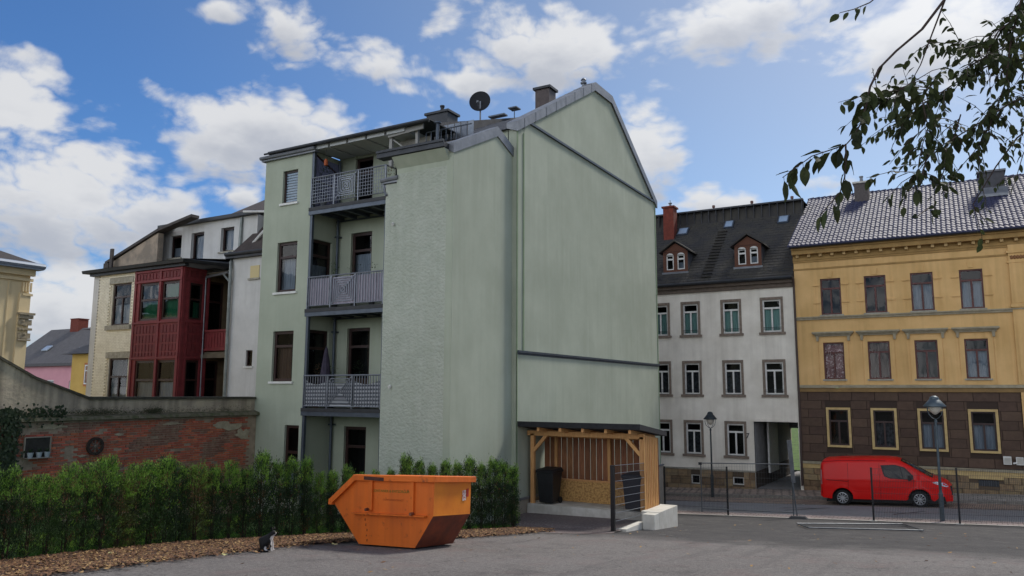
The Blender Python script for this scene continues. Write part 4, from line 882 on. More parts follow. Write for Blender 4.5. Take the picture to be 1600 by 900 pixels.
# patches of render left on the bricks
m_ = MB()
for (y,z,w,h) in ((12.3,3.8,1.0,.2),(18.2,3.6,1.5,.4),(18.9,3.3,.8,.5),(14.3,3.5,.35,.12),(16.1,3.76,.9,.14),(13.2,2.95,.4,.1)):
    n = 18; c = (-21.745,y,z); pts = []
    for i in range(n):
        a = 6.283*i/n; q = .6+.5*noise.noise(Vector((math.cos(a)*2+y,math.sin(a)*2,z)))+.2*rnd.random()
        pts.append((-21.742+rnd.random()*.004,y+math.cos(a)*w*.5*q,z+math.sin(a)*h*.5*q))
    m_.poly(pts)
m_.build('render_patch', mat('render_patch','b0a58d',.95,col2='988d77',scale=6,bump=.01,bscale=30), GW)
# ivy
iv = thing('ivy', (-21.7,11.2,2.2), 'dark ivy climbing the brick wall at the left edge of the photo', 'ivy')
m_ = MB()
IVY = mat('ivy_leaf','1e2c17',.6,col2='2f3d20',scale=9,trans=.1)
for i in range(1700):
    if rnd.random() < .75: y = rnd.gauss(11.15,.16); z = rnd.uniform(2.2,4.3)
    else: y = rnd.uniform(10.2,12.6); z = 4.15+rnd.gauss(0,.12)
    x = -21.72+rnd.random()*.12; a = rnd.uniform(0,6.28); s_ = rnd.uniform(.025,.055); t1 = Vector((rnd.uniform(-.4,.4),math.cos(a),math.sin(a))).normalized(); t2 = t1.cross(Vector((1,0,0))).normalized()
    c = Vector((x,y,z)); m_.poly([c-t1*s_,c+t2*s_*.8,c+t1*s_*1.2,c-t2*s_*.8])
m_.build('foliage', IVY, iv, kind='stuff')
m_ = MB()
for k_ in range(6):
    y = 10.95+k_*.09; m_.tube([(-21.7,y+rnd.uniform(-.1,.1),1.8+j*.5) for j in range(6)],.012,5)
m_.build('stem', mat('ivy_stem','3a2f24',.9), iv)
tf = thing('wall_tuft', (-21.7,15.0,4.1), 'small tufts of weeds and dead vine growing on the wall ledge', 'weeds')
m_ = MB()
for i in range(1600):
    y = rnd.choice((rnd.gauss(15.35,.18),rnd.uniform(12,19.2),rnd.gauss(13.6,.5))); z = 4.12+abs(rnd.gauss(0,.07)); c = Vector((-21.72+rnd.uniform(-.05,.1),y,z)); d = Vector((rnd.uniform(-.3,.6),rnd.uniform(-1,1),rnd.uniform(-.4,.7))).normalized()*rnd.uniform(.04,.12); s_ = d.cross(Vector((1,0,0))).normalized()*.006
    m_.poly([c-s_,c+s_,c+d])
m_.build('foliage', mat('dry_weed','4a4632',.9,col2='2f3a20',scale=6), tf, kind='stuff')
# shelf with pots and the wheel ornament on the wall
sh = thing('wall_planter_frame', (-21.7,12.0,2.9), 'small dark wall rack with a pale frame on the brick wall', 'wall rack')
m_ = MB(); m_.box(-21.735,-21.70,11.6,12.25,3.0,3.52); m_.build('back_board', mat('dark_board','35332f',.9,col2='26241f',scale=8), sh)
m_ = MB(); m_.box(-21.735,-21.68,11.57,12.28,3.52,3.55); m_.box(-21.735,-21.68,12.25,12.28,3.0,3.52); m_.box(-21.735,-21.68,11.57,11.6,3.0,3.52); m_.box(-21.7,-21.5,11.6,12.25,2.98,3.0); m_.build('frame', mat('pale_wood_frame','8c8578',.8), sh)
for y,l in ((11.7,'leftmost of three pale pots on the brick wall rack'),(11.93,'middle of three pale pots on the brick wall rack'),(12.14,'rightmost of three pale pots on the brick wall rack')):
    t = thing('flower_pot', (-21.6,y,3.0), l, 'flower pot', 'pots on the wall rack'); m_ = MB(); m_.lathe((-21.6,y,3.0),[(0,0),(.055,0),(.08,.14),(.07,.14),(.06,.1),(0,.1)],10); m_.build('pot', mat('pale_pot','9aa3a8',.7), t)
    m_ = MB()
    for i in range(30):
        a = rnd.uniform(0,6.28); c = Vector((-21.6,y,3.12)); d = Vector((math.cos(a)*.5,math.sin(a)*.5,rnd.uniform(.3,1.2)))*.14; s_ = Vector((math.sin(a),-math.cos(a),0))*.012; m_.poly([c-s_,c+s_,c+d])
    m_.build('foliage', FOLD, t, kind='stuff')
wl = thing('wheel_ornament', (-21.7,13.55,2.95), 'dark round wheel ornament hanging on the brick wall', 'ornament')
m_ = MB(); R_ = .22
for i in range(20):
    a = 6.283*i/20; b = 6.283*(i+1)/20; m_.bar((-21.69,13.55+R_*math.cos(a),3.2+R_*math.sin(a)),(-21.69,13.55+R_*math.cos(b),3.2+R_*math.sin(b)),.035)
m_.build('rim', mat('dark_rust','2e2622',.9,col2='3d322b',scale=9), wl)
m_ = MB()
for i in range(8):
    a = 6.283*i/8; m_.bar((-21.69,13.55,3.2),(-21.69,13.55+R_*math.cos(a),3.2+R_*math.sin(a)),.012)
m_.lathe((-21.7,13.55,3.2),[(.05,-.02),(.05,.05),(0,.06)],10,axis='x'); m_.build('spokes', mat('pale_twig','6d6358',.9), wl)

# ------------------------------------------------------------------ white house across the street
WHT = thing('white_house', (-11,46,0), 'off white three storey house number 7 with slate mansard roof and gateway', 'house')
FW = ('Y', 41.5)
WHM = mat('off_white_render','ebe6da',.9,col2='d8d2c5',scale=.8,bump=.004,bscale=40,streak='b8b2a6',streak_amt=.35)
cols = [(-17.3,-16.2),(-15.15,-14.1+.45),(-13.0,-11.96),(-10.79,-9.72),(-8.70,-7.57)]
cols[1] = (-14.75,-13.68)
rows = [(7.92,9.76),(4.67,6.49)]
holes = [(a,b,c,d) for (a,b) in cols for (c,d) in rows]+[(a,b,1.48,3.28) for a,b in cols[:3]]+[(-10.78,-9.68,1.48,3.27)]
gate = (-9.3,-7.05,-.6,3.32)
m_ = MB(); m_.wall(FW, -22, -6.94, .74, 10.3, holes+[gate], .22); m_.build('wall', WHM, WHT)
STR_ = mat('window_stone','86796c',.85,col2='6e6257',scale=7)
m_s = MB()
for h in holes:
    top = h[2] > 7
    w = window(WHT, FW, h[0]+.1, h[1]-.1, h[2]+.05, h[3]-.1, WHITEF, .12, .74, 1, None, (CURTT if top else (CURTP if rnd.random() < .4 else None)), (0,.72), fw_=.075)
    q = MB(); e = .0
    q.fbox(FW,h[0]-.02,h[0]+.1,h[2],h[3],-.16,.035); q.fbox(FW,h[1]-.1,h[1]+.02,h[2],h[3],-.16,.035); q.fbox(FW,h[0]-.02,h[1]+.02,h[3]-.1,h[3]+.04,-.16,.04)
    q.fbox(FW,h[0]-.1,h[1]+.1,h[2]-.1,h[2]+.03,-.16,.1); q.build('surround', STR_, w)
    if top or h[2] > 4:
        q = MB(); q.fbox(FW,h[0]+.1,h[1]-.1,h[2]+.27,h[2]+.29,.0,.015); q.fbox(FW,h[0]+.1,h[1]-.1,h[2]+.2,h[2]+.215,.0,.015); q.build('guard_rail', DARKM, w)
# plinth of sandstone blocks
m_ = MB(); bwn = [(-12.68,-12.2,-.05,.43),(-10.46,-9.88,.03,.42),(-14.9,-14.3,-.1,.4)]
m_.wall(FW, -22, -9.3, -1.5, .72, bwn, .25, -.01); m_.build('plinth_core', mat('sandstone_joint','564a3c',.95), WHT)
def stones(root, F, u0, u1, z0, z1, rows_, avoid, me_list, name='stone_block', wmin=.5, wmax=.95, gap=.014, proud=.03):
    h = (z1-z0)/rows_; k = 0
    for r_ in range(rows_):
        za = z0+h*r_+gap/2; zb = z0+h*(r_+1)-gap/2; u = u0-(rnd.random()*.3)
        while u < u1:
            w = rnd.uniform(wmin,wmax); a = max(u,u0); b = min(u+w,u1); u += w
            segs = [(a+gap/2,b-gap/2)]
            for q in avoid:
                if q[3] > za+.02 and q[2] < zb-.02:
                    ns = []
                    for s0,s1 in segs:
                        if q[0] >= s1 or q[1] <= s0: ns.append((s0,s1)); continue
                        if q[0]-s0 > .08: ns.append((s0,q[0]))
                        if s1-q[1] > .08: ns.append((q[1],s1))
                    segs = ns
            for s0,s1 in segs:
                if s1-s0 < .06: continue
                c = fp(F,(s0+s1)/2,(za+zb)/2,0); pr = rnd.uniform(.7,1.1)
                sc = (s1-s0, 1, zb-za) if F[0] == 'Y' else (s1-s0, 1, zb-za)
                piece(name, rnd.choice(me_list), root, c, (0,0,0) if F[0] == 'Y' else (0,0,math.pi/2), (s1-s0, pr, zb-za)); k += 1
    return k
def block_mesh(name, mm, proud=.03, ch=.02):
    b = MB(); e = .5-ch
    b.hexa([(-.5,0,-.5),(.5,0,-.5),(.5,.05,-.5),(-.5,.05,-.5),(-.5,0,.5),(.5,0,.5),(.5,.05,.5),(-.5,.05,.5)])
    b.v = [(x,y,z) for x,y,z in b.v]
    b2 = MB(); o = [(-.5,0,-.5),(.5,0,-.5),(.5,0,.5),(-.5,0,.5)]; i_ = [(-e,-proud,-e),(e,-proud,-e),(e,-proud,e),(-e,-proud,e)]
    b2.poly(i_)
    for k_ in range(4):
        q = (k_+1) % 4; b2.quad(o[k_],o[q],i_[q],i_[k_])
    return b2.mesh(name, mm)
SB = [block_mesh('stone_block', mat('sandstone_a','8c7558',.92,col2='6d5a45',scale=5,rand=.22,bump=.012,bscale=18),.03,.03), block_mesh('stone_block', mat('sandstone_b','7d6f5b',.92,col2='9a835f',scale=4,rand=.2,bump=.012,bscale=18),.035,.03)]
stones(WHT, FW, -15.0, -9.3, -.45, .70, 3, bwn, SB, wmin=.45, wmax=.9)
m_ = MB(); m_.fbox(FW,-22,-9.28,.70,.78,-.02,.06); m_.build('plinth_ledge', SILL, WHT)
for h in bwn: window(WHT, FW, *h, WHITEF, .12, 0, 0, None, None, fw_=.05, name='cellar_window')
# gateway
m_ = MB(); P_ = lambda *a: m_.poly(a)
gz = -.12
m_.quad((-9.3,41.5,.7),(-9.3,51.5,.7),(-9.3,51.5,3.3),(-9.3,41.5,3.3)); m_.quad((-7.05,41.5,-1),(-7.05,51.5,-1),(-7.05,51.5,3.3),(-7.05,41.5,3.3)); m_.quad((-9.3,41.5,3.3),(-7.05,41.5,3.3),(-7.05,51.5,3.3),(-9.3,51.5,3.3))
m_.quad((-9.3,51.5,2.6),(-7.05,51.5,2.6),(-7.05,51.5,3.3),(-9.3,51.5,3.3)); m_.build('gateway_wall', mat('gateway_grey','a3a3a3',.9,col2='8e8e8d',scale=2), WHT)
m_ = MB(); m_.box(-9.32,-9.26,41.6,51.5,-1,.72); m_.build('gateway_dado', mat('brown_dado','4a4038',.9,col2='3b332c',scale=3), WHT)
m_ = MB(); m_.quad((-9.3,41.5,-.1),(-7.0,41.5,-.02),(-7.0,53.8,-.2),(-9.3,53.8,-.25)); m_.build('gateway_floor', STR, WHT)
m_ = MB(); m_.box(-9.1,-9.0,43.8,46.2,.5,3.2); m_.build('gate_leaf', WHITEF, WHT)
m_ = MB(); m_.fbox(FW,-9.36,-7.0,3.32,3.45,-.01,.05); m_.fbox(FW,-9.36,-9.28,.7,3.4,-.01,.03); m_.fbox(FW,-7.07,-6.94,-1,3.4,-.01,.045); m_.build('gateway_trim', WHM, WHT)
# house number
def text_obj(s, size, loc, rot, mm, parent, name, ext=.004, align='LEFT', spacing=1):
    c = bpy.data.curves.new(name, 'FONT'); c.body = s; c.size = size; c.extrude = ext; c.align_x = align; c.space_character = spacing
    o = bpy.data.objects.new(name+'_tmp', c); COL.objects.link(o)
    dg = bpy.context.evaluated_depsgraph_get(); me = bpy.data.meshes.new_from_object(o.evaluated_get(dg)); bpy.data.objects.remove(o)
    me.materials.clear(); me.materials.append(mm)
    return piece(name, me, parent, loc, rot)
text_obj('7', .42, (-9.72,41.48,2.42), (math.pi/2,0,0), DARKM, WHT, 'house_number', .01)
# wall drip groove and cornice
m_ = MB(); m_.fbox(FW,-22,-6.98,10.28,10.5,-.05,.12); m_.fbox(FW,-22,-6.98,10.5,10.66,-.05,.26); m_.build('cornice', mat('brown_cornice','6b5f54',.85,col2='574d44',scale=4), WHT)
m_ = MB(); m_.tube([(-22,41.05,10.74),(-7.0,41.05,10.74)],.08,8); m_.box(-22,-7.0,41.1,41.4,10.66,10.72); m_.build('gutter', DARKM, WHT)
m_ = MB(); m_.tube([(-6.92,41.1,10.7),(-6.95,41.36,10.3),(-6.95,41.38,3.5),(-6.98,41.38,.2)],.055,8); m_.build('downpipe', mat('brown_pipe','4b3d38',.6,.2), WHT)
SL = mat('old_slate','343333',.85,col2='434039',scale=1.4,bump=.01,bscale=12,mix=(.4,.65))
ys = 41.2; zs_ = 10.78; sm = .95
m_ = MB(); m_.poly([(-22,41.1,10.68),(-6.95,41.1,10.68),(-6.95,45.7,15.05),(-22,45.7,15.05)]); m_.quad((-22,45.7,15.0),(-6.95,45.7,15.0),(-6.95,45.9,15.85),(-22,45.9,15.85)); m_.quad((-22,45.9,15.85),(-6.95,45.9,15.85),(-6.95,52,16),(-22,52,16)); m_.quad((-6.95,41.1,10.68),(-6.95,52,10.7),(-6.95,52,16),(-6.95,45.7,15.05)); m_.build('roof', SL, WHT)
m_ = MB()
for r_ in range(24):
    y = 41.12+r_*.19; z = 10.70+(y-41.1)*.95
    x = -15.5-(rnd.random()*.2)
    while x < -7.0:
        w = rnd.uniform(.2,.3); b = min(x+w-.01,-6.97); h = .018+rnd.random()*.012
        if b > x: m_.hexa([(x,y,z),(b,y,z),(b,y+.2,z+.19),(x,y+.2,z+.19),(x,y-.01,z+h),(b,y-.01,z+h),(b,y+.2,z+.2),(x,y+.2,z+.2)])
        x += w
m_.build('slates', SL, WHT, kind='stuff')
m_ = MB()
for i in range(20): m_.box(-15.6+i*.45,-15.57+i*.45,45.66,45.88,15.0,15.87)
m_.box(-22,-6.95,45.6,45.95,15.84,15.93); m_.build('ridge_band_seams', SLATE, WHT)
def dormer(xc):
    x0 = xc-.72; x1 = xc+.72; yf = 42.0; zb = 11.6
    m_ = MB(); F = ('Y', yf); ws = [(xc-.52,xc-.1,zb+.14,zb+.98),(xc+.12,xc+.54,zb+.14,zb+.98)]
    m_.wall(F,x0,x1,zb-.1,12.8,ws,.12); m_.poly([(x0-.0,yf,12.8),(x1,yf,12.8),(xc,yf,13.28)]); d = m_.build('dormer', mat('dormer_wood','6b4330',.8,col2='4f3226',scale=12,stretch=(1,1,5)), WHT)
    m_ = MB(); m_.poly([(x0,yf,zb-.1),(x0,yf,12.8),(x0,43.4,12.8)]); m_.poly([(x1,yf,zb-.1),(x1,yf,12.8),(x1,43.4,12.8)]); m_.build('dormer_cheek', SLATE, d)
    m_ = MB()
    for sx in (-1,1):
        e = xc+sx*.92
        m_.hexa([(xc,yf-.18,13.36),(e,yf-.18,12.72),(e,43.5,12.72),(xc,44.0,13.36),(xc,yf-.18,13.44),(e,yf-.18,12.8),(e,43.5,12.8),(xc,44.0,13.44)])
    m_.build('dormer_roof', SL, d)
    m_ = MB(); m_.fbox(F,x0-.05,x1+.05,zb-.14,zb+.0,0,.1); m_.build('sill', ZINC, d)
    for h in ws:
        w = window(d, F, *h, WHITEF, .08, .72, 0, None, CURT if h[0] > xc else None, (0,.5), fw_=.055, name='dormer_window')
        for c in kids(w):  # keep to three levels
            c.parent = d
        q = MB(); cx = (h[0]+h[1])/2; n = 8; pts = [(h[0],h[3]),(h[0]-.0,h[3]+.02)]+[(cx-.21*math.cos(math.pi*i/n),h[3]-.02+.14*math.sin(math.pi*i/n)) for i in range(n+1)]+[(h[1],h[3])]
        q.prism(F, pts, -.06, .02); q.build('arch', WHITEF, d)
    m_ = MB(); m_.tube([(x0-.1,yf-.2,12.75),(x1+.1,yf-.2,12.75)],.012,4); m_.build('trim', BROWNF, d)
dormer(-13.42); dormer(-9.36)
def roof_pt(x,y): return (x,y,10.70+(y-41.1)*.95)
for (xa,ya,w) in ((-14.2,44.85,.65),(-11.4,45.05,.55),(-8.3,45.0,.6)):
    z = 10.7+(ya-41.1)*.95; m_ = MB(); m_.hexa([(xa,ya,z),(xa+w,ya,z),(xa+w,ya+.55,z+.52),(xa,ya+.55,z+.52),(xa,ya-.06,z+.08),(xa+w,ya-.06,z+.08),(xa+w,ya+.49,z+.6),(xa,ya+.49,z+.6)])
    sk = m_.build('skylight', STEEL, WHT); m_ = MB(); e = .07; m_.quad((xa+e,ya-.005,z+.145),(xa+w-e,ya-.005,z+.145),(xa+w-e,ya+.43,z+.56),(xa+e,ya+.43,z+.56)); m_.build('pane', mat('skylight_pane','8ea0b4',.08,spec=.8), sk)
m_ = MB()   # roof ladder
for i in range(16):
    y = 41.5+i*.22; x = -11.55+i*.012; p = roof_pt(x,y); m_.box(p[0]-.28,p[0]+.28,p[1]-.1,p[1],p[2]+.03,p[2]+.06)
m_.build('roof_ladder', mat('weathered_wood','45413c',.9), WHT)
for x0,x1 in ((-12.5,-10.2),(-8.5,-7.0),(-15.2,-14.2)):
    m_ = MB()
    for dz in (.12,.26): m_.tube([(x0,41.5,11.05+dz),(x1,41.5,11.05+dz)],.012,4)
    x = x0
    while x <= x1: m_.box(x-.01,x+.01,41.49,41.51,10.95,11.33); x += .5
    m_.build('snow_guard', DARKM, WHT)
chimney(WHT,-14.95,-14.3,44.6,45.3,13.8,16.05,BRK,BRK); m_ = MB(); m_.lathe((-14.6,44.95,16.15),[(.09,0),(.07,.2),(.12,.22),(.12,.27),(.02,.3),(.02,.45)],8); m_.build('chimney_pot', ZINC, WHT)
for x in (-9.9,-7.6,-12.2):
    m_ = MB(); m_.lathe((x,46,15.9),[(.04,0),(.04,.15),(.09,.16),(.09,.3),(0,.33)],8); m_.build('roof_vent', mat('rusty_vent','6b4a40',.7), WHT)
m_ = MB(); m_.box(-22,-21.8,41.5,52,-1,10.6); m_.box(-22,-9.3,51.8,52,-1,16); m_.box(-7.0,-6.95,41.6,52,-1,10.6); m_.box(-9.3,-7,51.55,52,2.6,16); m_.build('rear_wall', WHM, WHT)

# ------------------------------------------------------------------ yellow house across the street
YH = thing('yellow_house', (0,46,.2), 'yellow and brown stuccoed house with glazed tile roof at the right', 'house')
YM = mat('ochre_render','dfb87e',.88,col2='d1aa6f',scale=.7,bump=.003,bscale=50,streak='a3814a',streak_amt=.35)
YB2 = mat('brown_core','3e322b',.95); GC = mat('grey_cream_mould','a39a83',.85,col2='8b836e',scale=4)
ycols = [(-5.69,-4.72),(-3.64,-2.66),(-1.59,-.62),(.47,1.42),(3.9,4.85),(5.95,6.9)]
yh = [(a,b,8.74,10.59) for a,b in ycols]+[(a,b,5.49,7.32) for a,b in ycols]
yg = [(-5.6,-4.7,2.25,3.98),(-3.57,-2.65,2.22,3.98),(-1.55,-.58,2.22,3.98),(.52,1.48,2.22,3.98),(4.0,4.9,2.22,3.98),(6.0,6.9,2.22,3.98)]
XR = 9.0
m_ = MB(); m_.wall(FW,-6.93,XR,5.2,11.6,yh,.2); m_.quad((-6.93,41.5,-1),(-6.93,41.5,12.3),(-6.93,50,16.4),(-6.93,58,-1)); m_.build('wall', YM, YH)
cur = [None,None,CURT,CURT,None,CURT]; cur2 = [CURTR,CURTB,None,CURT,None,None]; cur3 = [None,CURTP,CURT,CURT,None,CURT]
for i,(a,b) in enumerate(ycols):
    w = window(YH, FW, a, b, 8.74, 10.59, REDF, .14, .72, 1, SILL, cur[i], (0,.7), fw_=.075)
    w = window(YH, FW, a, b, 5.49, 7.32, REDF, .14, .72, 1, SILL, cur2[i], (0,.95 if i < 2 else .7), fw_=.075)
    q = MB(); # hood on consoles
    q.fbox(FW,a-.42,b+.42,7.72,7.78,0,.2); q.fbox(FW,a-.48,b+.48,7.78,7.86,0,.28); q.fbox(FW,a-.36,b+.36,7.64,7.72,0,.12)
    q.build('window_hood', GC, YH)
    q = MB()
    for u in (a-.24,b+.24):
        q.prism(FW,[(u-.07,7.66),(u+.07,7.66),(u+.05,7.4),(u-.05,7.4)],0,.13)
    q.build('console', GC, YH)
    q = MB(); q.fbox(FW,a-.2,a-.0,5.25,7.5,0,.035); q.fbox(FW,b,b+.2,5.25,7.5,0,.035); q.fbox(FW,a-.0,b+.0,7.34,7.5,0,.035); q.fbox(FW,a-.32,a-.24,5.25,7.3,0,.02); q.fbox(FW,b+.24,b+.32,5.25,7.3,0,.02); q.build('surround', YM, YH)
    q = MB()
    for z in (9.35,10.25):
        q.fbox(FW,a-.36,a-.02,z-.02,z+.05,0,.06); q.fbox(FW,b+.02,b+.36,z-.02,z+.05,0,.06)
    q.fbox(FW,a-.26,a-.22,8.8,10.6,0,.02); q.fbox(FW,b+.22,b+.26,8.8,10.6,0,.02); q.prism(FW,[((a+b)/2-.1,10.66),((a+b)/2+.1,10.66),((a+b)/2+.13,10.95),((a+b)/2-.13,10.95)],0,.05)
    q.build('side_ears', YM, YH)
m_ = MB(); m_.fbox(FW,-6.95,XR,8.5,8.6,0,.1); m_.fbox(FW,-6.97,XR,8.6,8.66,0,.16); m_.build('string_course', GC, YH)
m_ = MB(); m_.fbox(FW,-6.95,XR,5.06,5.2,-.02,.12); m_.build('string_band', GC, YH)
m_ = MB(); m_.fbox(FW,-6.95,XR,4.86,5.04,-.02,.07); m_.build('lower_band', mat('ochre_band','8f7347',.85,col2='7d6440',scale=3), YH)
m_ = MB(); m_.fbox(FW,-6.95,XR,11.1,11.18,0,.04); m_.fbox(FW,-6.95,XR,11.5,11.6,0,.06); m_.fbox(FW,-6.95,XR,11.6,11.74,0,.1); m_.fbox(FW,-6.95,XR,11.74,11.88,-.1,.05); m_.fbox(FW,-6.95,XR,11.88,12.1,-.1,.4); m_.fbox(FW,-6.95,XR,12.1,12.2,-.1,.5); m_.build('cornice', mat('ochre_cornice','ab8a55',.88,col2='957748',scale=2), YH)
dm = MB(); dm.box(-.07,.07,-.16,.06,-.07,.07); dme = dm.mesh('dentil', mat('ochre_dentil','c2a473',.85,col2='b09464',scale=4))
for i in range(29): piece('dentil', dme, YH, (-6.7+i*.56,41.4,11.81))
m_ = MB(); m_.tube([(-7.0,40.85,12.25),(XR,40.85,12.25)],.08,8); m_.build('gutter', DARKM, YH)
# pilaster at the right
for x in (2.47,):
    m_ = MB(); m_.fbox(FW,x,x+.85,5.21,11.59,0,.117); m_.fbox(FW,x+.12,x+.73,8.9,10.7,.117,.14); m_.fbox(FW,x-.06,x+.91,8.70,8.84,.0,.19); m_.fbox(FW,x-.06,x+.91,10.75,10.82,.0,.15); m_.fbox(FW,x-.08,x+.93,11.2,11.3,0,.18); m_.fbox(FW,x+.05,x+.8,1.4,4.86,0,.09)
    m_.fbox(FW,x+.12,x+.73,5.6,8.2,.117,.14); p_ = m_.build('pilaster', YM, YH)
    m_ = MB()
    for k_ in range(6): m_.lathe(fp(FW,x+.12+k_*.12,11.0,.12),[(0,-.1),(.06,-.06),(.07,.05),(0,.1)],7)
    m_.build('capital', mat('capital_brown','9a6f4a',.85,col2='7f5a3b',scale=9), p_)
# brown rusticated ground floor
m_ = MB(); m_.wall(FW,-6.93,XR,1.3,4.87,yg,.2,-.03); m_.build('ground_floor_core', YB2, YH)
BB = [block_mesh('stone_block', mat('brown_stone_a','57453a',.9,col2='4a3a31',scale=4,rand=.1,bump=.006,bscale=30),.03,.01), block_mesh('stone_block', mat('brown_stone_b','524136',.9,col2='5c4a3d',scale=4,rand=.1,bump=.006,bscale=30),.033,.01)]
av = [(a-.13,b+.13,c-.14,d+.13) for a,b,c,d in yg]+[(2.5,3.3,1,5)]
for r_ in range(8):
    za = 1.44+r_*.4275; zb = za+.4275
    u = -6.93-(.65 if r_ % 2 else 0)
    while u < XR:
        a = max(u,-6.93); b = min(u+1.03,XR); u += 1.03
        segs = [(a,b)]
        for q in av:
            if q[3] > za+.03 and q[2] < zb-.03:
                ns = []
                for s0,s1 in segs:
                    if q[0] >= s1 or q[1] <= s0: ns.append((s0,s1)); continue
                    if q[0]-s0 > .05: ns.append((s0,q[0]))
                    if s1-q[1] > .05: ns.append((q[1],s1))
                segs = ns
        for s0,s1 in segs: piece('stone_block', BB[(r_+int(u)) % 2], YH, ((s0+s1)/2,41.53,(za+zb)/2), (0,0,0), (s1-s0-.014,1,zb-za-.014))
CREAM = mat('cream_surround','c9b07a',.8,col2='b89e6b',scale=5)
for i,(a,b,c,d) in enumerate(yg):
    w = window(YH, FW, a, b, c, d, BROWNF, .14, .68, 1, None, cur3[i], (0,.66), fw_=.07)
    q = MB(); q.fbox(FW,a-.11,a,c,d,-.1,.04); q.fbox(FW,b,b+.11,c,d,-.1,.04); q.fbox(FW,a-.11,b+.11,d,d+.11,-.1,.042); q.fbox(FW,a-.11,b+.11,c-.1,c,-.1,.08); q.build('surround', CREAM, w)
m_ = MB(); m_.fbox(FW,-6.95,XR,1.3,1.42,-.05,.1); m_.build('plinth_ledge', GC, YH)
m_ = MB(); m_.fbox(FW,-6.94,XR,1.08,1.3,-.05,.04); m_.fbox(FW,.25,1.6,.96,1.08,-.05,.045); m_.fbox(FW,-4.6,-3.2,.96,1.08,-.05,.045); m_.build('plinth_band', CREAM, YH)
cw = [(.62,1.42,.64,.92),(-4.3,-3.5,.6,.88)]
m_ = MB(); m_.wall(FW,-6.93,XR,-1,1.08,cw,.25,-.01); m_.build('plinth_core', mat('sandstone_joint2','5c4d3c',.95), YH)
stones(YH, FW, -6.93, 4.5, -.1, 1.08, 4, cw+[(.25,1.6,.96,1.1),(-4.6,-3.2,.96,1.1)], SB, wmin=.45, wmax=1.0)
for h in cw:
    m_ = MB(); m_.fbox(FW,h[0],h[1],h[2],h[3],-.15,-.12); g_ = m_.build('cellar_grille', DARKM, YH); m_ = MB()
    for i in range(9): m_.fbox(FW,h[0]+.04+i*.09,h[0]+.06+i*.09,h[2],h[3],-.12,-.1)
    m_.build('bars', STEEL, g_)
for i,(a,b,c,d) in enumerate(((1.64,1.95,1.66,2.02),(2.12,2.4,1.66,2.0))):
    t = thing('meter_box', ((a+b)/2,41.4,c), ('left' if i == 0 else 'right')+' one of two pale vent boxes on the brown ground floor wall', 'vent box', 'vent boxes on the brown wall'); m_ = MB(); m_.fbox(FW,a,b,c,d,.045,.17); m_.build('housing', WHITEF, t); m_ = MB()
    for k_ in range(6): m_.fbox(FW,a+.03,b-.03,c+.05+k_*.045,c+.07+k_*.045,.17,.18)
    m_.build('louvre', SILL, t)
m_ = MB(); m_.tube([(2.0,41.3,1.72),(2.14,41.3,1.75)],.04,6); m_.build('vent_pipe', WHITEF, YH)
# roof
RT = mat('glazed_roof_tile','2d2f47',.62,0,col2='3f415a',scale=2.2,spec=.22,mix=(.3,.7))
rz = lambda y: 12.28+(y-40.8)*.54
m_ = MB(); m_.poly([(-7.05,40.8,12.24),(XR,40.8,12.24),(XR,48.6,16.4),(-7.05,48.6,16.4)]); m_.poly([(-7.05,48.6,16.4),(XR,48.6,16.4),(XR,57,11),(-7.05,57,11)]); m_.poly([(-7.0,41.5,10.6),(-7.0,48.6,16.35),(-7.0,57,11)]); m_.build('roof', mat('roof_underlay','33323b',.8), YH)
m_ = MB(); nr = 23; nc = int((XR+7.05)/.21); prof_ = [(0,.02),(.03,.05),(.08,.062),(.13,.04),(.21,.012)]
for r_ in range(nr):
    y0 = 40.74+r_*.342; y1 = y0+.36
    for c_ in range(nc):
        x0 = -7.08+c_*.21; j = rnd.uniform(-.009,.009)
        for (ua,ha),(ub,hb) in zip(prof_,prof_[1:]):
            m_.quad((x0+ua,y0,rz(y0)+ha+.035+j),(x0+ub,y0,rz(y0)+hb+.035+j),(x0+ub,y1,rz(y1)+hb+j),(x0+ua,y1,rz(y1)+ha+j))
            m_.quad((x0+ua,y0,rz(y0)-.01),(x0+ub,y0,rz(y0)-.01),(x0+ub,y0,rz(y0)+hb+.035+j),(x0+ua,y0,rz(y0)+ha+.035+j))
m_.build('roof_tiles', RT, YH, kind='stuff')
m_ = MB()
for i in range(50): m_.tube([(-7.1+i*.33,48.6,16.47),(-6.75+i*.33,48.6,16.5)],[.11,.13],8)
m_.build('ridge_tiles', RT, YH)
chimney(YH,-4.35,-3.6,47.0,47.8,14.9,16.75,mat('grey_brick_chimney','5e5856',.9,col2='4c4644',scale=9),CONC,1,ZINC)
ch = chimney(YH,1.75,2.85,45.6,46.6,14.2,16.15,mat('grey_sheet_chimney','48484d',.7,col2='3a3a3f',scale=5),mat('chimney_top','6a6b70',.8))
m_ = MB(); m_.hexa([(1.65,45.3,14.8),(2.95,45.3,14.8),(2.95,45.6,15.0),(1.65,45.6,15.0),(1.65,45.3,14.95),(2.95,45.3,14.95),(2.95,45.6,15.35),(1.65,45.6,15.35)]); m_.build('chimney_flashing', ZINC, YH)
m_ = MB(); m_.box(XR-.2,XR,41.7,57,-1,11.5); m_.box(-6.9,XR,56.8,57,-1,11); m_.build('rear_wall', YM, YH)
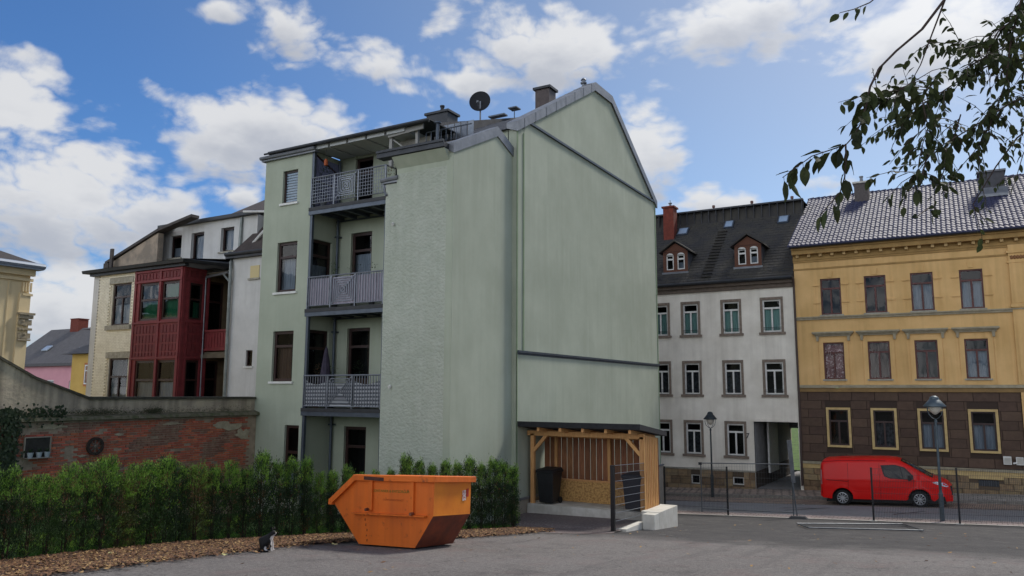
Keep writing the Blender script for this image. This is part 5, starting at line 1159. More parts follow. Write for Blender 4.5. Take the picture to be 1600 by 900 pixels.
# ------------------------------------------------------------------ bin shelter
WD = mat('larch_wood','d1a067',.75,col2='bb8a55',scale=3,stretch=(9,9,1),rand=.12,bump=.002,bscale=40)
WDS = mat('larch_wood_dark','8a5c3c',.8,col2='6c4730',scale=3,stretch=(9,9,1),rand=.2,bump=.002,bscale=40)
SH = thing('bin_shelter', (-9.9,22.2,1.38), 'open timber bin shelter with lean-to roof against the green gable', 'bin shelter')
slab = thing('concrete_slab', (-9.8,22.2,1.2), 'pale concrete slab the timber bin shelter stands on', 'slab')
m_ = MB(); m_.box(-11.8,-9.0,21.5,23.1,.9,1.37); m_.box(-8.985,-7.7,21.51,23.1,.7,1.37); m_.build('slab', CONC, slab)
def beam(a,b,r,name='beam',mm=None,r2=None):
    m_ = MB(); m_.bar(a,b,r,r2=r2); return m_.build(name, mm or WD, SH)
beam((-11.68,21.66,1.37),(-11.68,21.66,3.5),.06,'post'); beam((-8.06,21.66,1.37),(-8.06,21.66,3.5),.06,'post'); beam((-11.35,22.64,1.37),(-11.35,22.64,3.4),.045,'post'); beam((-9.5,22.64,1.37),(-9.5,22.64,3.4),.05,'post')
beam((-11.85,21.66,3.52),(-7.98,21.66,3.52),.06,'beam',None,.075); beam((-11.8,22.66,3.40),(-8,22.66,3.40),.05,'beam')
beam((-11.64,21.66,2.98),(-11.2,21.66,3.46),.05,'brace'); beam((-8.1,21.66,2.98),(-8.55,21.66,3.46),.05,'brace')
for i in range(6):
    x = -11.95+i*.745; m_ = MB(); m_.bar((x,21.1,3.67),(x,23.15,3.45),.04,r2=.055); m_.build('rafter', WD, SH)
m_ = MB(); m_.hexa([(-12.25,20.98,3.74),(-7.86,20.98,3.74),(-7.86,23.3,3.46),(-12.25,23.3,3.46),(-12.25,20.98,3.9),(-7.86,20.98,3.9),(-7.86,23.3,3.6),(-12.25,23.3,3.6)])
m_.build('roof', mat('bitumen_roof','1f2023',.9,col2='2a2b2e',scale=8), SH)
bd = MB(); bd.box(-.068,.068,-.011,.011,0,1.0); bdm = bd.mesh('board', WDS); bdl = MB(); bdl.box(-.1,.1,-.011,.011,0,1.0); bsm = bdl.mesh('board', WD)
for i in range(19): piece('board', bdm, SH, (-11.72+i*.205,22.72,1.4), scale=(1.36,1,2.03))
for i in range(8): piece('board', bsm, SH, (-7.965,21.62+i*.148,1.40), (0,0,math.pi/2), (.66,1,2.16-.018*i))
for i in range(7):
    m_ = MB(); m_.box(-7.955,-7.935,21.67+i*.148,21.71+i*.148,1.42,3.54-.018*i); m_.build('batten', WD, SH)
m_ = MB(); m_.box(-11.3,-8.1,22.5,22.53,1.38,2.02); m_.build('osb_panel', mat('osb','c39a5e',.8,col2='9a7343',scale=16,detail=3,mix=(.45,.58)), SH)
m_ = MB(); m_.box(-11.32,-8.08,22.48,22.59,2.02,2.07); m_.build('rail', WD, SH)
m_ = MB(); m_.box(-9.0,-8.95,22.47,22.498,1.4,2.0); m_.build('joint_strip', WD, SH)
BINM = mat('bin_black','17181b',.5,col2='1e2024',scale=5)
def bin_(x,y,z,label,rz=0,mm=BINM):
    t = thing('wheelie_bin', (x,y,z), label, 'wheelie bin')
    h = 1.0; m_ = MB(); a=.23; b=.29
    m_.hexa([(x-a,y-.26,z+.05),(x+a,y-.26,z+.05),(x+a,y+.22,z+.05),(x-a,y+.22,z+.05),(x-b,y-.34,z+h),(x+b,y-.34,z+h),(x+b,y+.34,z+h),(x-b,y+.34,z+h)])
    m_.box(x-b-.02,x+b+.02,y-.37,y+.36,z+h-.06,z+h)
    m_.build('body', mm, t, bevel=.02)
    m_ = MB(); m_.hexa([(x-b-.03,y-.4,z+h),(x+b+.03,y-.4,z+h),(x+b+.03,y+.36,z+h),(x-b-.03,y+.36,z+h),(x-b+.03,y-.34,z+h+.05),(x+b-.03,y-.34,z+h+.05),(x+b-.03,y+.32,z+h+.09),(x-b+.03,y+.32,z+h+.09)]); m_.build('lid', mm, t, bevel=.012)
    for sx in (-1,1):
        m_ = MB(); m_.lathe((x+sx*(a+.02),y+.25,z+.1),[(0,-.03),(.1,-.03),(.1,.03),(0,.03)],14,axis='x'); m_.build('wheel', mat('rubber','121212',.8), t)
    m_ = MB(); m_.tube([(x-b,y+.4,z+h-.03),(x+b,y+.4,z+h-.03)],.018,6); m_.build('handle', mm, t)
bin_(-11.2,21.85,1.37,'black wheelie bin at the left end of the timber bin shelter')
bin_(-8.38,21.9,1.37,'dark bin behind the mesh gate at the right end of the timber bin shelter',0,mat('bin_navy','1a1e2a',.5))
# concrete retaining blocks
BLK = mat('pale_block','d6d3ca',.85,col2='c2beb3',scale=3,streak='a5a196',streak_amt=.3,bump=.002,bscale=40)
def blk(x0,x1,y0,y1,z0,z1,label):
    m_ = MB(); m_.box(x0,x1,y0,y1,z0,z1); o = m_.build('retaining_block', BLK, None, ((x0+x1)/2,(y0+y1)/2,z0), label=label, cat='concrete block', group='concrete retaining blocks by the bin shelter', bevel=.008); return o
blk(-7.80,-7.45,20.88,21.28,.3,1.44,'narrow upright white concrete block at the near end of the retaining wall')
blk(-8.0,-7.452,21.29,22.92,.72,1.455,'long white concrete block topping the retaining wall right of the bin shelter')
blk(-7.96,-7.46,21.29,22.1,-.2,.71,'lower white block under the near half of the long concrete block')
blk(-7.96,-7.46,22.11,22.94,-.3,.71,'lower white block under the far half of the long concrete block')
blk(-8.04,-7.82,19.7,21.2,.3,1.2,'low white concrete kerb block leading from the bin shelter corner')
# ------------------------------------------------------------------ mesh fence
FB_ = mat('fence_black','1b1c1f',.5,.3); FG_ = mat('fence_anthracite','2d3035',.5,.4); GAL = mat('galvanised','6a6e72',.5,.6,col2='55595e',scale=5)
def fpost(x,y,zb,h,label,r=.03):
    m_ = MB(); m_.box(x-r,x+r,y-.02,y+.02,zb-.3,zb+h); m_.box(x-r-.004,x+r+.004,y-.024,y+.024,zb+h,zb+h+.015)
    m_.build('fence_post', FB_, None, (x,y,zb), label=label, cat='fence post', group='black posts of the mesh fence')
def panel(a, b, h, label, dx=.05, dz=.2, wires=.0035, hw=.004, mm=None, zoff=.08, hm=None):
    a = Vector(a); b = Vector(b); t = thing('mesh_fence_panel', tuple((a+b)/2), label, 'fence panel', 'panels of the mesh fence'); L_ = (b-a).length; n = int(L_/dx)
    m_ = MB(); nv = Vector((b.y-a.y,a.x-b.x,0)).normalized()
    for i in range(n+1):
        p = a+(b-a)*(i/n); m_.bar((p.x,p.y,p.z+zoff),(p.x,p.y,p.z+h),wires,up=nv)
    m_.build('vertical_wires', mm or FG_, t, kind='stuff')
    k_ = int((h-zoff)/dz); s_ = []
    for i in range(k_+1):
        z = zoff+.01+i*(h-zoff-.02)/k_; w_ = MB(); w_.bar(a+nv*.006+Vector((0,0,z)),b+nv*.006+Vector((0,0,z)),hw,r2=hw); w_.build('cross_wire', hm or mm or FG_, t)
P5 = [(-10.41,30.45),(-7.9,30.45),(-2.8,30.45),(-.17,30.45),(2.4,30.45)]
zf = lambda x: .48+.0447*x
names = ['black fence post just right of the green house corner, behind the concrete blocks','black fence post before the white house lamp, right of the mobile fence tube','black fence post in front of the red van','black fence post right of the tall street lamp','black fence post at the right edge of the photo']
for (x,y),l in zip(P5,names): fpost(x,y,zf(x),1.82,l)
for i,l in ((0,'mesh fence panel beside the green house corner, left of the lamp'),(2,'mesh fence panel in front of the van bonnet and tall street lamp'),(3,'mesh fence panel at the right edge, before the brown house plinth')):
    a,b = P5[i],P5[i+1]; panel((a[0],a[1],zf(a[0])),(b[0],b[1],zf(b[0])),1.8,l)
m_ = MB(); 
for (x,y) in P5[1:4]: m_.box(x-.12,x+.12,y-.1,y+.1,zf(x)-.1,zf(x)+.012)
m_.build('post_footing', CONC, None, (-2.8,30.45,0), label='small concrete collars at the foot of the black fence posts', cat='footing')
# near side panel from a stout post to the shelter
t_l = 'stout black gate post left of the mesh panel by the bin shelter'
zb = lotz(-8.02,19.3)
m_ = MB(); m_.box(-8.07,-7.97,19.25,19.35,zb-.2,zb+1.72); m_.box(-8.12,-7.92,19.2,19.4,zb-.02,zb+.03); m_.build('gate_post', FB_, None, (-8.02,19.3,zb), label=t_l, cat='gate post')
panel((-8.0,19.36,zb-.02),(-7.98,21.55,zb-.12),1.74,'dark mesh panel between the stout gate post and the bin shelter',.055,.2,.0027,.006,FG_,.08,mat('gate_wire','8d949b',.4,.5))
# mobile fence standing in the gap and the one lying on the lot
mf = thing('mobile_fence_panel', (-7.0,30.0,.2), 'standing galvanised mobile fence frame left of the red van', 'mobile fence', 'mobile fence panels')
A = Vector((-8.78,30.0,.25)); B = Vector((-5.42,30.05,.36))
m_ = MB()
for p in (A,B): m_.tube([p,p+Vector((0,0,1.85))],.021,8)
for z in (.12,1.84): m_.tube([A+Vector((0,0,z)),B+Vector((0,0,z))],.019,8)
m_.build('frame', GAL, mf); m_ = MB()
n = 34
for i in range(1,n): p = A+(B-A)*i/n; m_.bar(p+Vector((0,0,.12)),p+Vector((0,0,1.84)),.0018)
for i in range(1,9): m_.bar(A+Vector((0,0,.12+i*.2)),B+Vector((0,0,.12+i*.2)),.0018)
m_.build('wire_mesh', GAL, mf, kind='stuff')
m_ = MB(); m_.box(-8.86,-8.74,29.95,30.02,2.02,2.12); m_.build('clamp', DARKM, mf)
bd_ = thing('upright_board', (-5.4,30.0,.3), 'tall narrow grey board standing upright at the end of the mobile fence', 'board')
m_ = MB(); m_.hexa([(-5.44,30.0,1.55),(-5.30,30.0,1.55),(-5.30,30.03,1.55),(-5.44,30.03,1.55),(-5.54,30.0,3.08),(-5.38,30.0,3.08),(-5.38,30.03,3.08),(-5.54,30.03,3.08)]); m_.build('board', mat('grey_plank','686b6f',.8,col2='54575b',scale=6), bd_)
m_ = MB(); m_.tube([(-5.40,29.98,1.6),(-5.28,29.97,.3)],.024,8); m_.build('tube', GAL, bd_)
m_ = MB(); m_.hexa([(-5.65,29.8,.22),(-4.85,29.8,.25),(-4.85,30.1,.25),(-5.65,30.1,.22),(-5.5,29.86,.37),(-5.0,29.86,.39),(-5.0,30.04,.39),(-5.5,30.04,.37)]); m_.build('foot_block', mat('dark_concrete','3f4042',.9,col2='4c4d4e',scale=8), mf, bevel=.03)
lf = thing('mobile_fence_panel', (-2.8,26,.8), 'galvanised mobile fence panel lying flat on the asphalt', 'mobile fence', 'mobile fence panels')
q = [(-4.6,26.0),(-3.95,24.1),(-1.05,25.1),(-1.75,28.2)]
q3 = [Vector((x,y,lotz(x,y)+.05)) for x,y in q]
m_ = MB()
for i in range(4): m_.tube([q3[i],q3[(i+1)%4]],.021,8)
m_.build('frame', GAL, lf); m_ = MB()
for i in range(1,30): m_.bar(q3[0].lerp(q3[3],i/30),q3[1].lerp(q3[2],i/30),.002)
for i in range(1,8): m_.bar(q3[0].lerp(q3[1],i/8),q3[3].lerp(q3[2],i/8),.002)
m_.build('wire_mesh', GAL, lf, kind='stuff')
# ------------------------------------------------------------------ street lamps
LG = mat('lamp_grey_green','59656c',.5,.4,col2='4a555c',scale=4); LDK = mat('lamp_dark','30373a',.5,.4)
OPAL = mat('opal_glass','c9c2b4',.3,spec=.6); LGL = glass_mat('lamp_glass', (.9,.92,.9), .1)
def lamp(x,y,z,H,mm,label,s=1.0):
    t = thing('street_lamp', (x,y,z), label, 'street lamp')
    m_ = MB(); m_.lathe((x,y,z),[(.0,-.2),(.075,-.2),(.075,.9),(.06,.95),(.045,1.0),(.035,H-.95),(.05,H-.93),(.05,H-.87),(.03,H-.85),(.03,H-.8)],12); m_.build('pole', mm, t, smooth=False)
    c = Vector((x,y,z+H-.5))
    m_ = MB(); m_.lathe(c,[(.0,-.16),(.06,-.14),(.15,-.05),(.2,.05),(.21,.12),(.17,.13),(0,.13)],16); m_.build('bowl', OPAL, t, smooth=True)
    m_ = MB(); m_.lathe(c,[(.34*s,.12),(.35*s,.15),(.24*s,.27),(.17*s,.36),(.15*s,.37),(.15*s,.41),(.12*s,.46),(.05,.5),(0,.5)],18); m_.lathe(c,[(0,.118),(.33*s,.118)],18); m_.build('hood', mm, t, smooth=True)
    m_ = MB()
    for k_ in range(4):
        a = math.pi/4+k_*math.pi/2; pts = [(c.x+math.cos(a)*r_,c.y+math.sin(a)*r_,c.z+zz) for r_,zz in ((.3*s,.14),(.31*s,0),(.26*s,-.15),(.15*s,-.26),(.03,-.32))]
        m_.tube(pts,.012,6)
    m_.build('bracket', mm, t)
lamp(-10.78,38.7,pavz(-10.78,38.9)+.0,4.05,LDK,'slim dark street lamp in front of the white house',.95)
lamp(-.69,31.05,.45,4.27,LG,'large grey street lamp standing before the red van and brown house',1.05)

# ------------------------------------------------------------------ skip
SK = thing('skip', (-10.0,13.0,1.72), 'orange steel skip with faded green lettering standing on the asphalt', 'skip')
def skip_paint():
    M = mat('skip_orange','dc6c1a',.6,col2='86401a',scale=5,detail=9,mix=(.60,.70),bump=.012,bscale=3.2,streak='a04a18',streak_amt=.6)
    return M
SO = skip_paint(); SOB = mat('skip_brown','8a3d1c',.75,col2='6b2f1c',scale=4,streak='4f2a1c',streak_amt=.5)  # darker brown for the sloped plates and the lining
ys0, ys1 = 12.42, 13.72
gz_ = lambda x,y=12.42: lotz(x,y)+.012
SKP = [(-10.72,1.73),(-9.3,1.79),(-8.88,2.42),(-8.86,3.12),(-10.83,3.04),(-11.45,2.52)]
# solid side plates, following the ground's slope
m_ = MB()
def yoff(z): return 0
tilt = -.0948
def sp_(x,z,y): return (x,y,z+(y-12.42)*tilt)
n = len(SKP)
pin = [sp_(x,z,ys0) for x,z in SKP]; pout = [sp_(x,z,ys1) for x,z in SKP]
m_.poly(pin); m_.build('side_plate', SO, SK)
m_ = MB(); m_.poly(pout[::-1]); m_.build('side_plate', SO, SK)
m_ = MB()
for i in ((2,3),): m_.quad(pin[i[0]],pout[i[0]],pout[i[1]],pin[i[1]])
m_.build('end_plate', mat('skip_orange_lit','e8861f',.5,col2='d9761b',scale=2.5,bump=.003,bscale=9), SK)  # brighter orange paints in the light falling on this end
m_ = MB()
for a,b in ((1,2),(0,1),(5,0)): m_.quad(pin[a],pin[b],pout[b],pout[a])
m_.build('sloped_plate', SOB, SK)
# inside
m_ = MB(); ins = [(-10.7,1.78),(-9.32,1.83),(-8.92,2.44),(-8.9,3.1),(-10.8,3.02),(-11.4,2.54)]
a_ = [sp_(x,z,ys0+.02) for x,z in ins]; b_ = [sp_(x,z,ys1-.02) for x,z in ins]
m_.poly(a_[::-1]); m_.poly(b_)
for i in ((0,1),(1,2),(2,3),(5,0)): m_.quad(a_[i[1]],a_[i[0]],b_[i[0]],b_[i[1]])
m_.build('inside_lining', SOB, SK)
# rim
m_ = MB(); r_ = .045
def rimbar(p,q,w=.05,h=.055,off=0):
    m_.bar(p,q,w,r2=h)
rim = [SKP[5],SKP[4],SKP[3]]
for y in (ys0-.03,ys1+.03):
    rimbar(sp_(rim[0][0]-.02,rim[0][1]-.0,y),sp_(rim[1][0],rim[1][1],y)); rimbar(sp_(rim[1][0]-.03,rim[1][1]+.001,y),sp_(rim[2][0]+.06,rim[2][1]+.003,y),.052,.057)
rimbar(sp_(-8.83,3.12,ys0-.07),sp_(-8.83,3.12,ys1+.07),.05,.056); rimbar(sp_(-11.47,2.51,ys0-.07),sp_(-11.47,2.51,ys1+.07),.05,.056)
m_.build('rim', SO, SK, bevel=.008)
m_ = MB(); m_.box(-10.56,-10.05,ys0-.088,ys0-.081,3.02,3.09); m_.build('rust_patch', mat('rust','3e2a26',.9,col2='5b3424',scale=12), SK)
# vertical ribs and horizontal ledge with lifting lugs
for x in (-10.42,-9.38):
    zt = 3.04+(x+10.83)*.04
    m_ = MB(); m_.box(x-.05,x+.05,ys0-.05,ys0+.001,2.42,zt-.05); m_.build('rib', SO, SK, bevel=.006)
m_ = MB(); m_.hexa([(-10.86,ys0-.1,2.325),(-9.02,ys0-.1,2.40),(-9.02,ys0,2.40),(-10.86,ys0,2.325),(-10.86,ys0-.1,2.35),(-9.02,ys0-.1,2.425),(-9.02,ys0,2.425),(-10.86,ys0,2.35)]); m_.build('ledge', SO, SK)
for x in (-10.46,-9.34):
    m_ = MB(); m_.lathe((x,ys0-.03,2.44),[(0,-.1),(.03,-.1),(.03,0),(0,0)],10,axis='y'); m_.build('lifting_lug', mat('worn_steel','8a5a44',.6,.4,col2='5b3527',scale=10), SK)
m_ = MB()
for i in range(6): o_ = rnd.uniform(-.03,.03); m_.box(-10.52-.012*i+o_,-10.505-.012*i+o_,ys0-.006,ys0-.001,1.80+i*.1,1.80+i*.1+rnd.uniform(.02,.05))
m_.build('weld_mark', mat('dark_rust2','4a2418',.9), SK)
LET = mat('faded_green_letters','5d6d22',.8,col2='7c6a26',scale=9,mix=(.45,.7))
text_obj('CONTAINER & ENTSORGUNG', .073, (-9.90,ys0-.004,2.80), (math.pi/2,-R(2),0), LET, SK, 'lettering', .001, 'CENTER', 1.02)
text_obj('CONTAINERDIENST', .05, (-9.86,ys0-.004,2.64), (math.pi/2,-R(2),0), mat('faint_letters','99481c',.8,col2='a84e1e',scale=9), SK, 'lettering', .001, 'CENTER', 1.2)
m_ = MB(); m_.box(-8.862,-8.855,13.40,13.52,2.60,2.80); m_.build('white_sticker', mat('sticker_white','d8cfc8',.6,col2='b23a2a',scale=30,mix=(.5,.6)), SK)
m_ = MB(); m_.box(-8.862,-8.854,13.55,13.62,2.66,2.82); m_.build('red_sticker', mat('sticker_red','b02a22',.6), SK)
# ------------------------------------------------------------------ cat
ct = thing('cat', (-11.25,10.42,1.872), 'black and white cat sitting on the asphalt at the leaf edge left of the skip', 'cat')
def skin_mesh(name, pts, edges, mm, parent, lev=2, yawr=0, org=(0,0,0)):
    me = bpy.data.meshes.new(name); cs, sn = math.cos(yawr), math.sin(yawr)
    me.from_pydata([(p[0]*cs-p[1]*sn, p[0]*sn+p[1]*cs, p[2]) for p in pts], edges, []); o = bpy.data.objects.new(name, me); COL.objects.link(o)
    sk = o.modifiers.new('skin','SKIN'); sk.use_smooth_shade = True
    for i,p in enumerate(pts): me.skin_vertices[0].data[i].radius = (p[3],p[3] if len(p) < 5 else p[4]); me.skin_vertices[0].data[i].use_root = (i == 0)
    sb = o.modifiers.new('sub','SUBSURF'); sb.levels = lev; sb.render_levels = lev
    me.materials.append(mm); o.parent = parent; return o
def cat_mat():
    M = bpy.data.materials.new('cat_fur'); M.use_nodes = True; N = M.node_tree.nodes; L = M.node_tree.links; P = N["Principled BSDF"]; P.inputs['Roughness'].default_value = .8
    tcn = N.new("ShaderNodeTexCoord"); 
    def blob(c, r, col, prev):
        v = N.new("ShaderNodeVectorMath"); v.operation = 'DISTANCE'; L.new(tcn.outputs['Object'], v.inputs[0]); v.inputs[1].default_value = c
        nz_ = N.new("ShaderNodeTexNoise"); nz_.inputs['Scale'].default_value = 30; a = N.new("ShaderNodeMath"); a.operation = 'MULTIPLY_ADD'; a.inputs[1].default_value = .03; L.new(nz_.outputs[0], a.inputs[0]); L.new(v.outputs['Value'], a.inputs[2])
        mr = N.new("ShaderNodeMapRange"); mr.inputs[1].default_value = r+.02; mr.inputs[2].default_value = r+.008; L.new(a.outputs[0], mr.inputs[0])
        x = N.new("ShaderNodeMix"); x.data_type = 'RGBA'; L.new(mr.outputs[0], x.inputs[0])
        if prev is None: x.inputs[6].default_value = hexc('0f0e10')
        else: L.new(prev, x.inputs[6])
        x.inputs[7].default_value = hexc(col); return x.outputs[2]
    p = None
    cc, ss = math.cos(.35), math.sin(.35)
    for (c, r) in (((.16,0,.24),.065),((.17,0,.15),.06),((.175,0,.05),.065),((.245,0,.33),.032),((.2,0,.285),.04),((.08,-.08,.07),.04)):
        p = blob((c[0]*cc-c[1]*ss, c[0]*ss+c[1]*cc, c[2]), r, 'cfc8c2', p)
    L.new(p, P.inputs['Base Color']); return M
CF = cat_mat()
cp_ = [(-.08,0,.085,.13,.12),(-.02,0,.17,.125,.11),(.07,0,.235,.085,.072),(.13,0,.29,.058,.05),(.17,0,.345,.062,.06),(.225,0,.335,.032,.03),
 (.125,.032,.19,.03),(.15,.034,.1,.02),(.155,.034,.03,.018),(.18,.034,.015,.018),(.125,-.032,.19,.03),(.15,-.034,.1,.02),(.155,-.034,.03,.018),(.18,-.034,.015,.018),
 (.02,.06,.075,.075),(.04,.075,.03,.035),(.12,.065,.016,.018),(.02,-.06,.075,.075),(.04,-.075,.03,.035),(.12,-.065,.016,.018)]
body = skin_mesh('body', cp_, [(0,1),(1,2),(2,3),(3,4),(4,5),(2,6),(6,7),(7,8),(8,9),(2,10),(10,11),(11,12),(12,13),(0,14),(14,15),(15,16),(0,17),(17,18),(18,19)], CF, ct, 2, .35)
skin_mesh('tail', [(-.05,0,.04,.022),(-.1,-.06,.022,.02),(-.06,-.12,.02,.018),(.03,-.13,.02,.015)], [(0,1),(1,2),(2,3)], mat('black_fur','0f0e10',.8), ct, 1, .35)
for s_ in (-1,1):
    m_ = MB(); ca, sa = math.cos(.35), math.sin(.35)
    f_ = lambda x,y,z: (-11.25+x*ca-y*sa, 10.42+x*sa+y*ca, 1.88+z)
    a_,b_,c_,d_ = f_(.14,s_*.055,.385),f_(.18,s_*.05,.39),f_(.17,s_*.015,.40),f_(.155,s_*.05,.45)
    m_.poly((a_,b_,d_)); m_.poly((b_,c_,d_)); m_.poly((c_,a_,d_)); m_.build('ear', mat('black_fur','0f0e10',.8), ct)
    m_ = MB(); m_.lathe(f_(.222,s_*.03,.352),[(0,-.006),(.006,-.003),(.006,.003),(0,.006)],8); m_.build('eye', mat('cat_eye','7d8a3a',.1), ct)
m_ = MB(); m_.lathe(f_(.256,0,.334),[(0,-.006),(.006,0),(0,.006)],6); m_.build('nose', mat('nose_pink','8a5a55',.6), ct)

# ------------------------------------------------------------------ red van
VN = thing('red_van', (-3.0,37.1,.1), 'red panel van parked across the street before the brown ground floor', 'van')
VX, VY, VL = -5.37, 36.25, 4.97
RED = mat('van_red','dc120b',.38,spec=.3,coat=.06,col2='cf110b',scale=.6); PLA = mat('black_plastic','141416',.55); VG = mat('van_glass','060708',.06,spec=.25); TYR = mat('tyre','0e0e0f',.85); ALU = mat('alloy','b4b8bc',.3,.85)
pw_ = math.atan(.0447)
zr0 = strz(VX,37.1)-.01
def vp_(x,y,z):   # van coordinates (x from the tail, y from the near side, z above the road)
    return (VX+x, VY+y, zr0+z+x*.0447)
VW = 1.98
def interp(t, tab):
    if t <= tab[0][0]: return tab[0][1]
    for (a,b),(c,d) in zip(tab,tab[1:]):
        if t <= c:
            u = (t-a)/(c-a); return b+(d-b)*u
    return tab[-1][1]
TOP = [(0,1.62),(.03,1.78),(.1,1.87),(.25,1.93),(.8,1.965),(1.8,1.98),(2.6,1.97),(2.95,1.94),(3.12,1.89),(3.5,1.67),(3.9,1.42),(4.2,1.24),(4.3,1.19),(4.5,1.12),(4.7,1.04),(4.82,.96),(4.9,.86),(4.95,.72),(4.97,.6)]
BOT = [(0,.42),(.1,.33),(.4,.3),(4.4,.27),(4.8,.27),(4.93,.33),(4.97,.42)]
WC = (.87,3.80); WR = .42; WZ = .335
def zb_(x):
    b = interp(x,BOT)
    for c in WC:
        d = abs(x-c)
        if d < WR: b = max(b, WZ+math.sqrt(WR*WR-d*d)*1.0)
    return b
xs = sorted(set([0,.03,.06,.1,.17,.25,.35,4.6,4.7,4.78,4.85,4.9,4.94,4.97]+[.4+.1*i for i in range(43) if .4+.1*i < 4.97]+[c+WR*math.cos(math.pi*i/14) for c in WC for i in range(15)]))
def hw(x,z):   # half width
    w = VW/2
    if z > 1.05: w -= .13*((z-1.05)/.9)**1.3
    if z < .6: w -= .05*((.6-z)/.3)
    t = interp(x,TOP); 
    if t-z < .14: w -= .14*(1-(t-z)/.14)**2 if t-z > 0 else .14
    w -= .10*max(0,(.12-x)/.12)**2
    if x > 3.9: w -= .5*((x-3.9)/1.07)**2.6
    # shoulder crease and sill
    w += .012*math.exp(-((z-1.12)/.04)**2) - .02*math.exp(-((z-.62)/.12)**2)
    for c in WC:
        d = math.hypot(x-c, z-WZ)
        if WR < d < WR+.12: w += .025*(1-(d-WR)/.12)
    return max(w,.2)
vb = bmesh.new(); NZ = 22; grid = {}
for s_ in (-1,1):
    for i,x in enumerate(xs):
        zb0, zt0 = zb_(x), interp(x,TOP)
        for j in range(NZ+1):
            t = j/NZ; t = t**.9; z = zb0+(zt0-zb0)*t
            grid[s_,i,j] = vb.verts.new(vp_(x, VW/2+s_*hw(x,z), z))
for s_ in (-1,1):
    for i in range(len(xs)-1):
        for j in range(NZ):
            f_ = [grid[s_,i,j],grid[s_,i+1,j],grid[s_,i+1,j+1],grid[s_,i,j+1]]
            vb.faces.new(f_ if s_ < 0 else f_[::-1])
NR = 6
for i in range(len(xs)-1):   # roof / bonnet strip with slight crown, and the underside
    rows_ = []
    for ii in (i,i+1):
        x = xs[ii]; a = grid[-1,ii,NZ]; b = grid[1,ii,NZ]; row = [a]
        for k_ in range(1,NR):
            key = ('r',ii,k_)
            if key not in grid:
                p = a.co.lerp(b.co,k_/NR); p.z += .05*(1-((k_/NR-.5)*2)**2); p.x += (.05*(1-((k_/NR-.5)*2)**2) if x > 4.5 else 0); grid[key] = vb.verts.new(p)
            row.append(grid[key])
        rows_.append(row+[b])
    for k_ in range(NR): vb.faces.new([rows_[0][k_],rows_[1][k_],rows_[1][k_+1],rows_[0][k_+1]])
for i in (0,len(xs)-1):
    for j in range(NZ):
        top = j == NZ-1
        if top: f_ = [grid[-1,i,j],grid[-1,i,NZ]]+[grid['r',i,k_] for k_ in range(1,NR)]+[grid[1,i,NZ],grid[1,i,j]]
        else: f_ = [grid[-1,i,j],grid[-1,i,j+1],grid[1,i,j+1],grid[1,i,j]]
        try: vb.faces.new(f_ if i == 0 else f_[::-1])
        except ValueError: pass
bmesh.ops.recalc_face_normals(vb, faces=vb.faces)
vme = bpy.data.meshes.new('body'); b0 = Vector(BASE[VN.name])
for v in vb.verts: v.co -= b0
vb.to_mesh(vme); vb.free(); vme.materials.append(RED); vme.polygons.foreach_set('use_smooth',[True]*len(vme.polygons))
vo_ = bpy.data.objects.new('body', vme); COL.objects.link(vo_); vo_.parent = VN; BASE[vo_.name] = BASE[VN.name]
def vpatch(name, pts, mm, parent=None, off=.006, side=-1, sub=0):   # polygon that lies on the van's near side; pts (x,z)
    m_ = MB(); P3 = []
    k_ = len(pts)
    for i in range(k_):
        a = pts[i]; b = pts[(i+1)%k_]
        for q in range(4):
            x = a[0]+(b[0]-a[0])*q/4; z = a[1]+(b[1]-a[1])*q/4
            P3.append(vp_(x, VW/2+side*(hw(x,z)+off), z))
    cx = sum(p[0] for p in pts)/k_; cz = sum(p[1] for p in pts)/k_; c = vp_(cx, VW/2+side*(hw(cx,cz)+off), cz)
    for i in range(len(P3)): m_.poly((c,P3[i],P3[(i+1)%len(P3)]))
    return m_.build(name, mm, parent or VN)
for sd_ in (-1,1):
    vpatch('window_seal', [(2.40,1.70),(2.95,1.72),(3.30,1.62),(3.62,1.28),(3.62,1.12),(2.75,1.16),(2.52,1.25)], PLA, None, .004, sd_)
    vpatch('side_window', [(2.45,1.67),(2.92,1.69),(3.12,1.63),(3.22,1.16),(2.78,1.19),(2.56,1.28)], VG, None, .009, sd_)
    vpatch('quarter_window', [(3.16,1.62),(3.27,1.57),(3.55,1.27),(3.55,1.16),(3.25,1.16)], VG, None, .009, sd_)
SEAM = mat('panel_gap','1c0303',.8)
def seam(pts, r_=.006, side=-1, mm=SEAM, name='panel_gap', off=.002):
    m_ = MB(); P3 = []
    for a,b in zip(pts,pts[1:]):
        for q in range(6): x = a[0]+(b[0]-a[0])*q/6; z = a[1]+(b[1]-a[1])*q/6; P3.append(vp_(x, VW/2+side*(hw(x,z)+off), z))
    x,z = pts[-1]; P3.append(vp_(x, VW/2+side*(hw(x,z)+off), z)); m_.tube(P3, r_, 5); return m_.build(name, mm, VN)
for s_ in (-1,1):
    seam([(2.35,1.78),(2.34,1.2),(2.36,.36)],.006,s_); seam([(3.62,1.12),(3.60,.75),(3.34,.38)],.006,s_)
    seam([(1.12,1.80),(1.12,.72)],.005,s_); seam([(.06,1.7),(.06,.5)],.006,s_)
    seam([(.25,1.09),(1.1,1.03),(1.15,1.06)],.012,s_,mat('rail_dark','4a0908',.6),'sliding_rail')
    seam([(1.25,.66),(2.3,.62),(3.2,.53)],.014,s_,RED,'side_moulding',.004); seam([(.1,1.84),(.8,1.89),(2.6,1.88)],.008,s_,SEAM,'roof_seam')
    seam([(2.42,1.02),(2.6,1.01)],.018,s_,RED,'door_handle',.012)
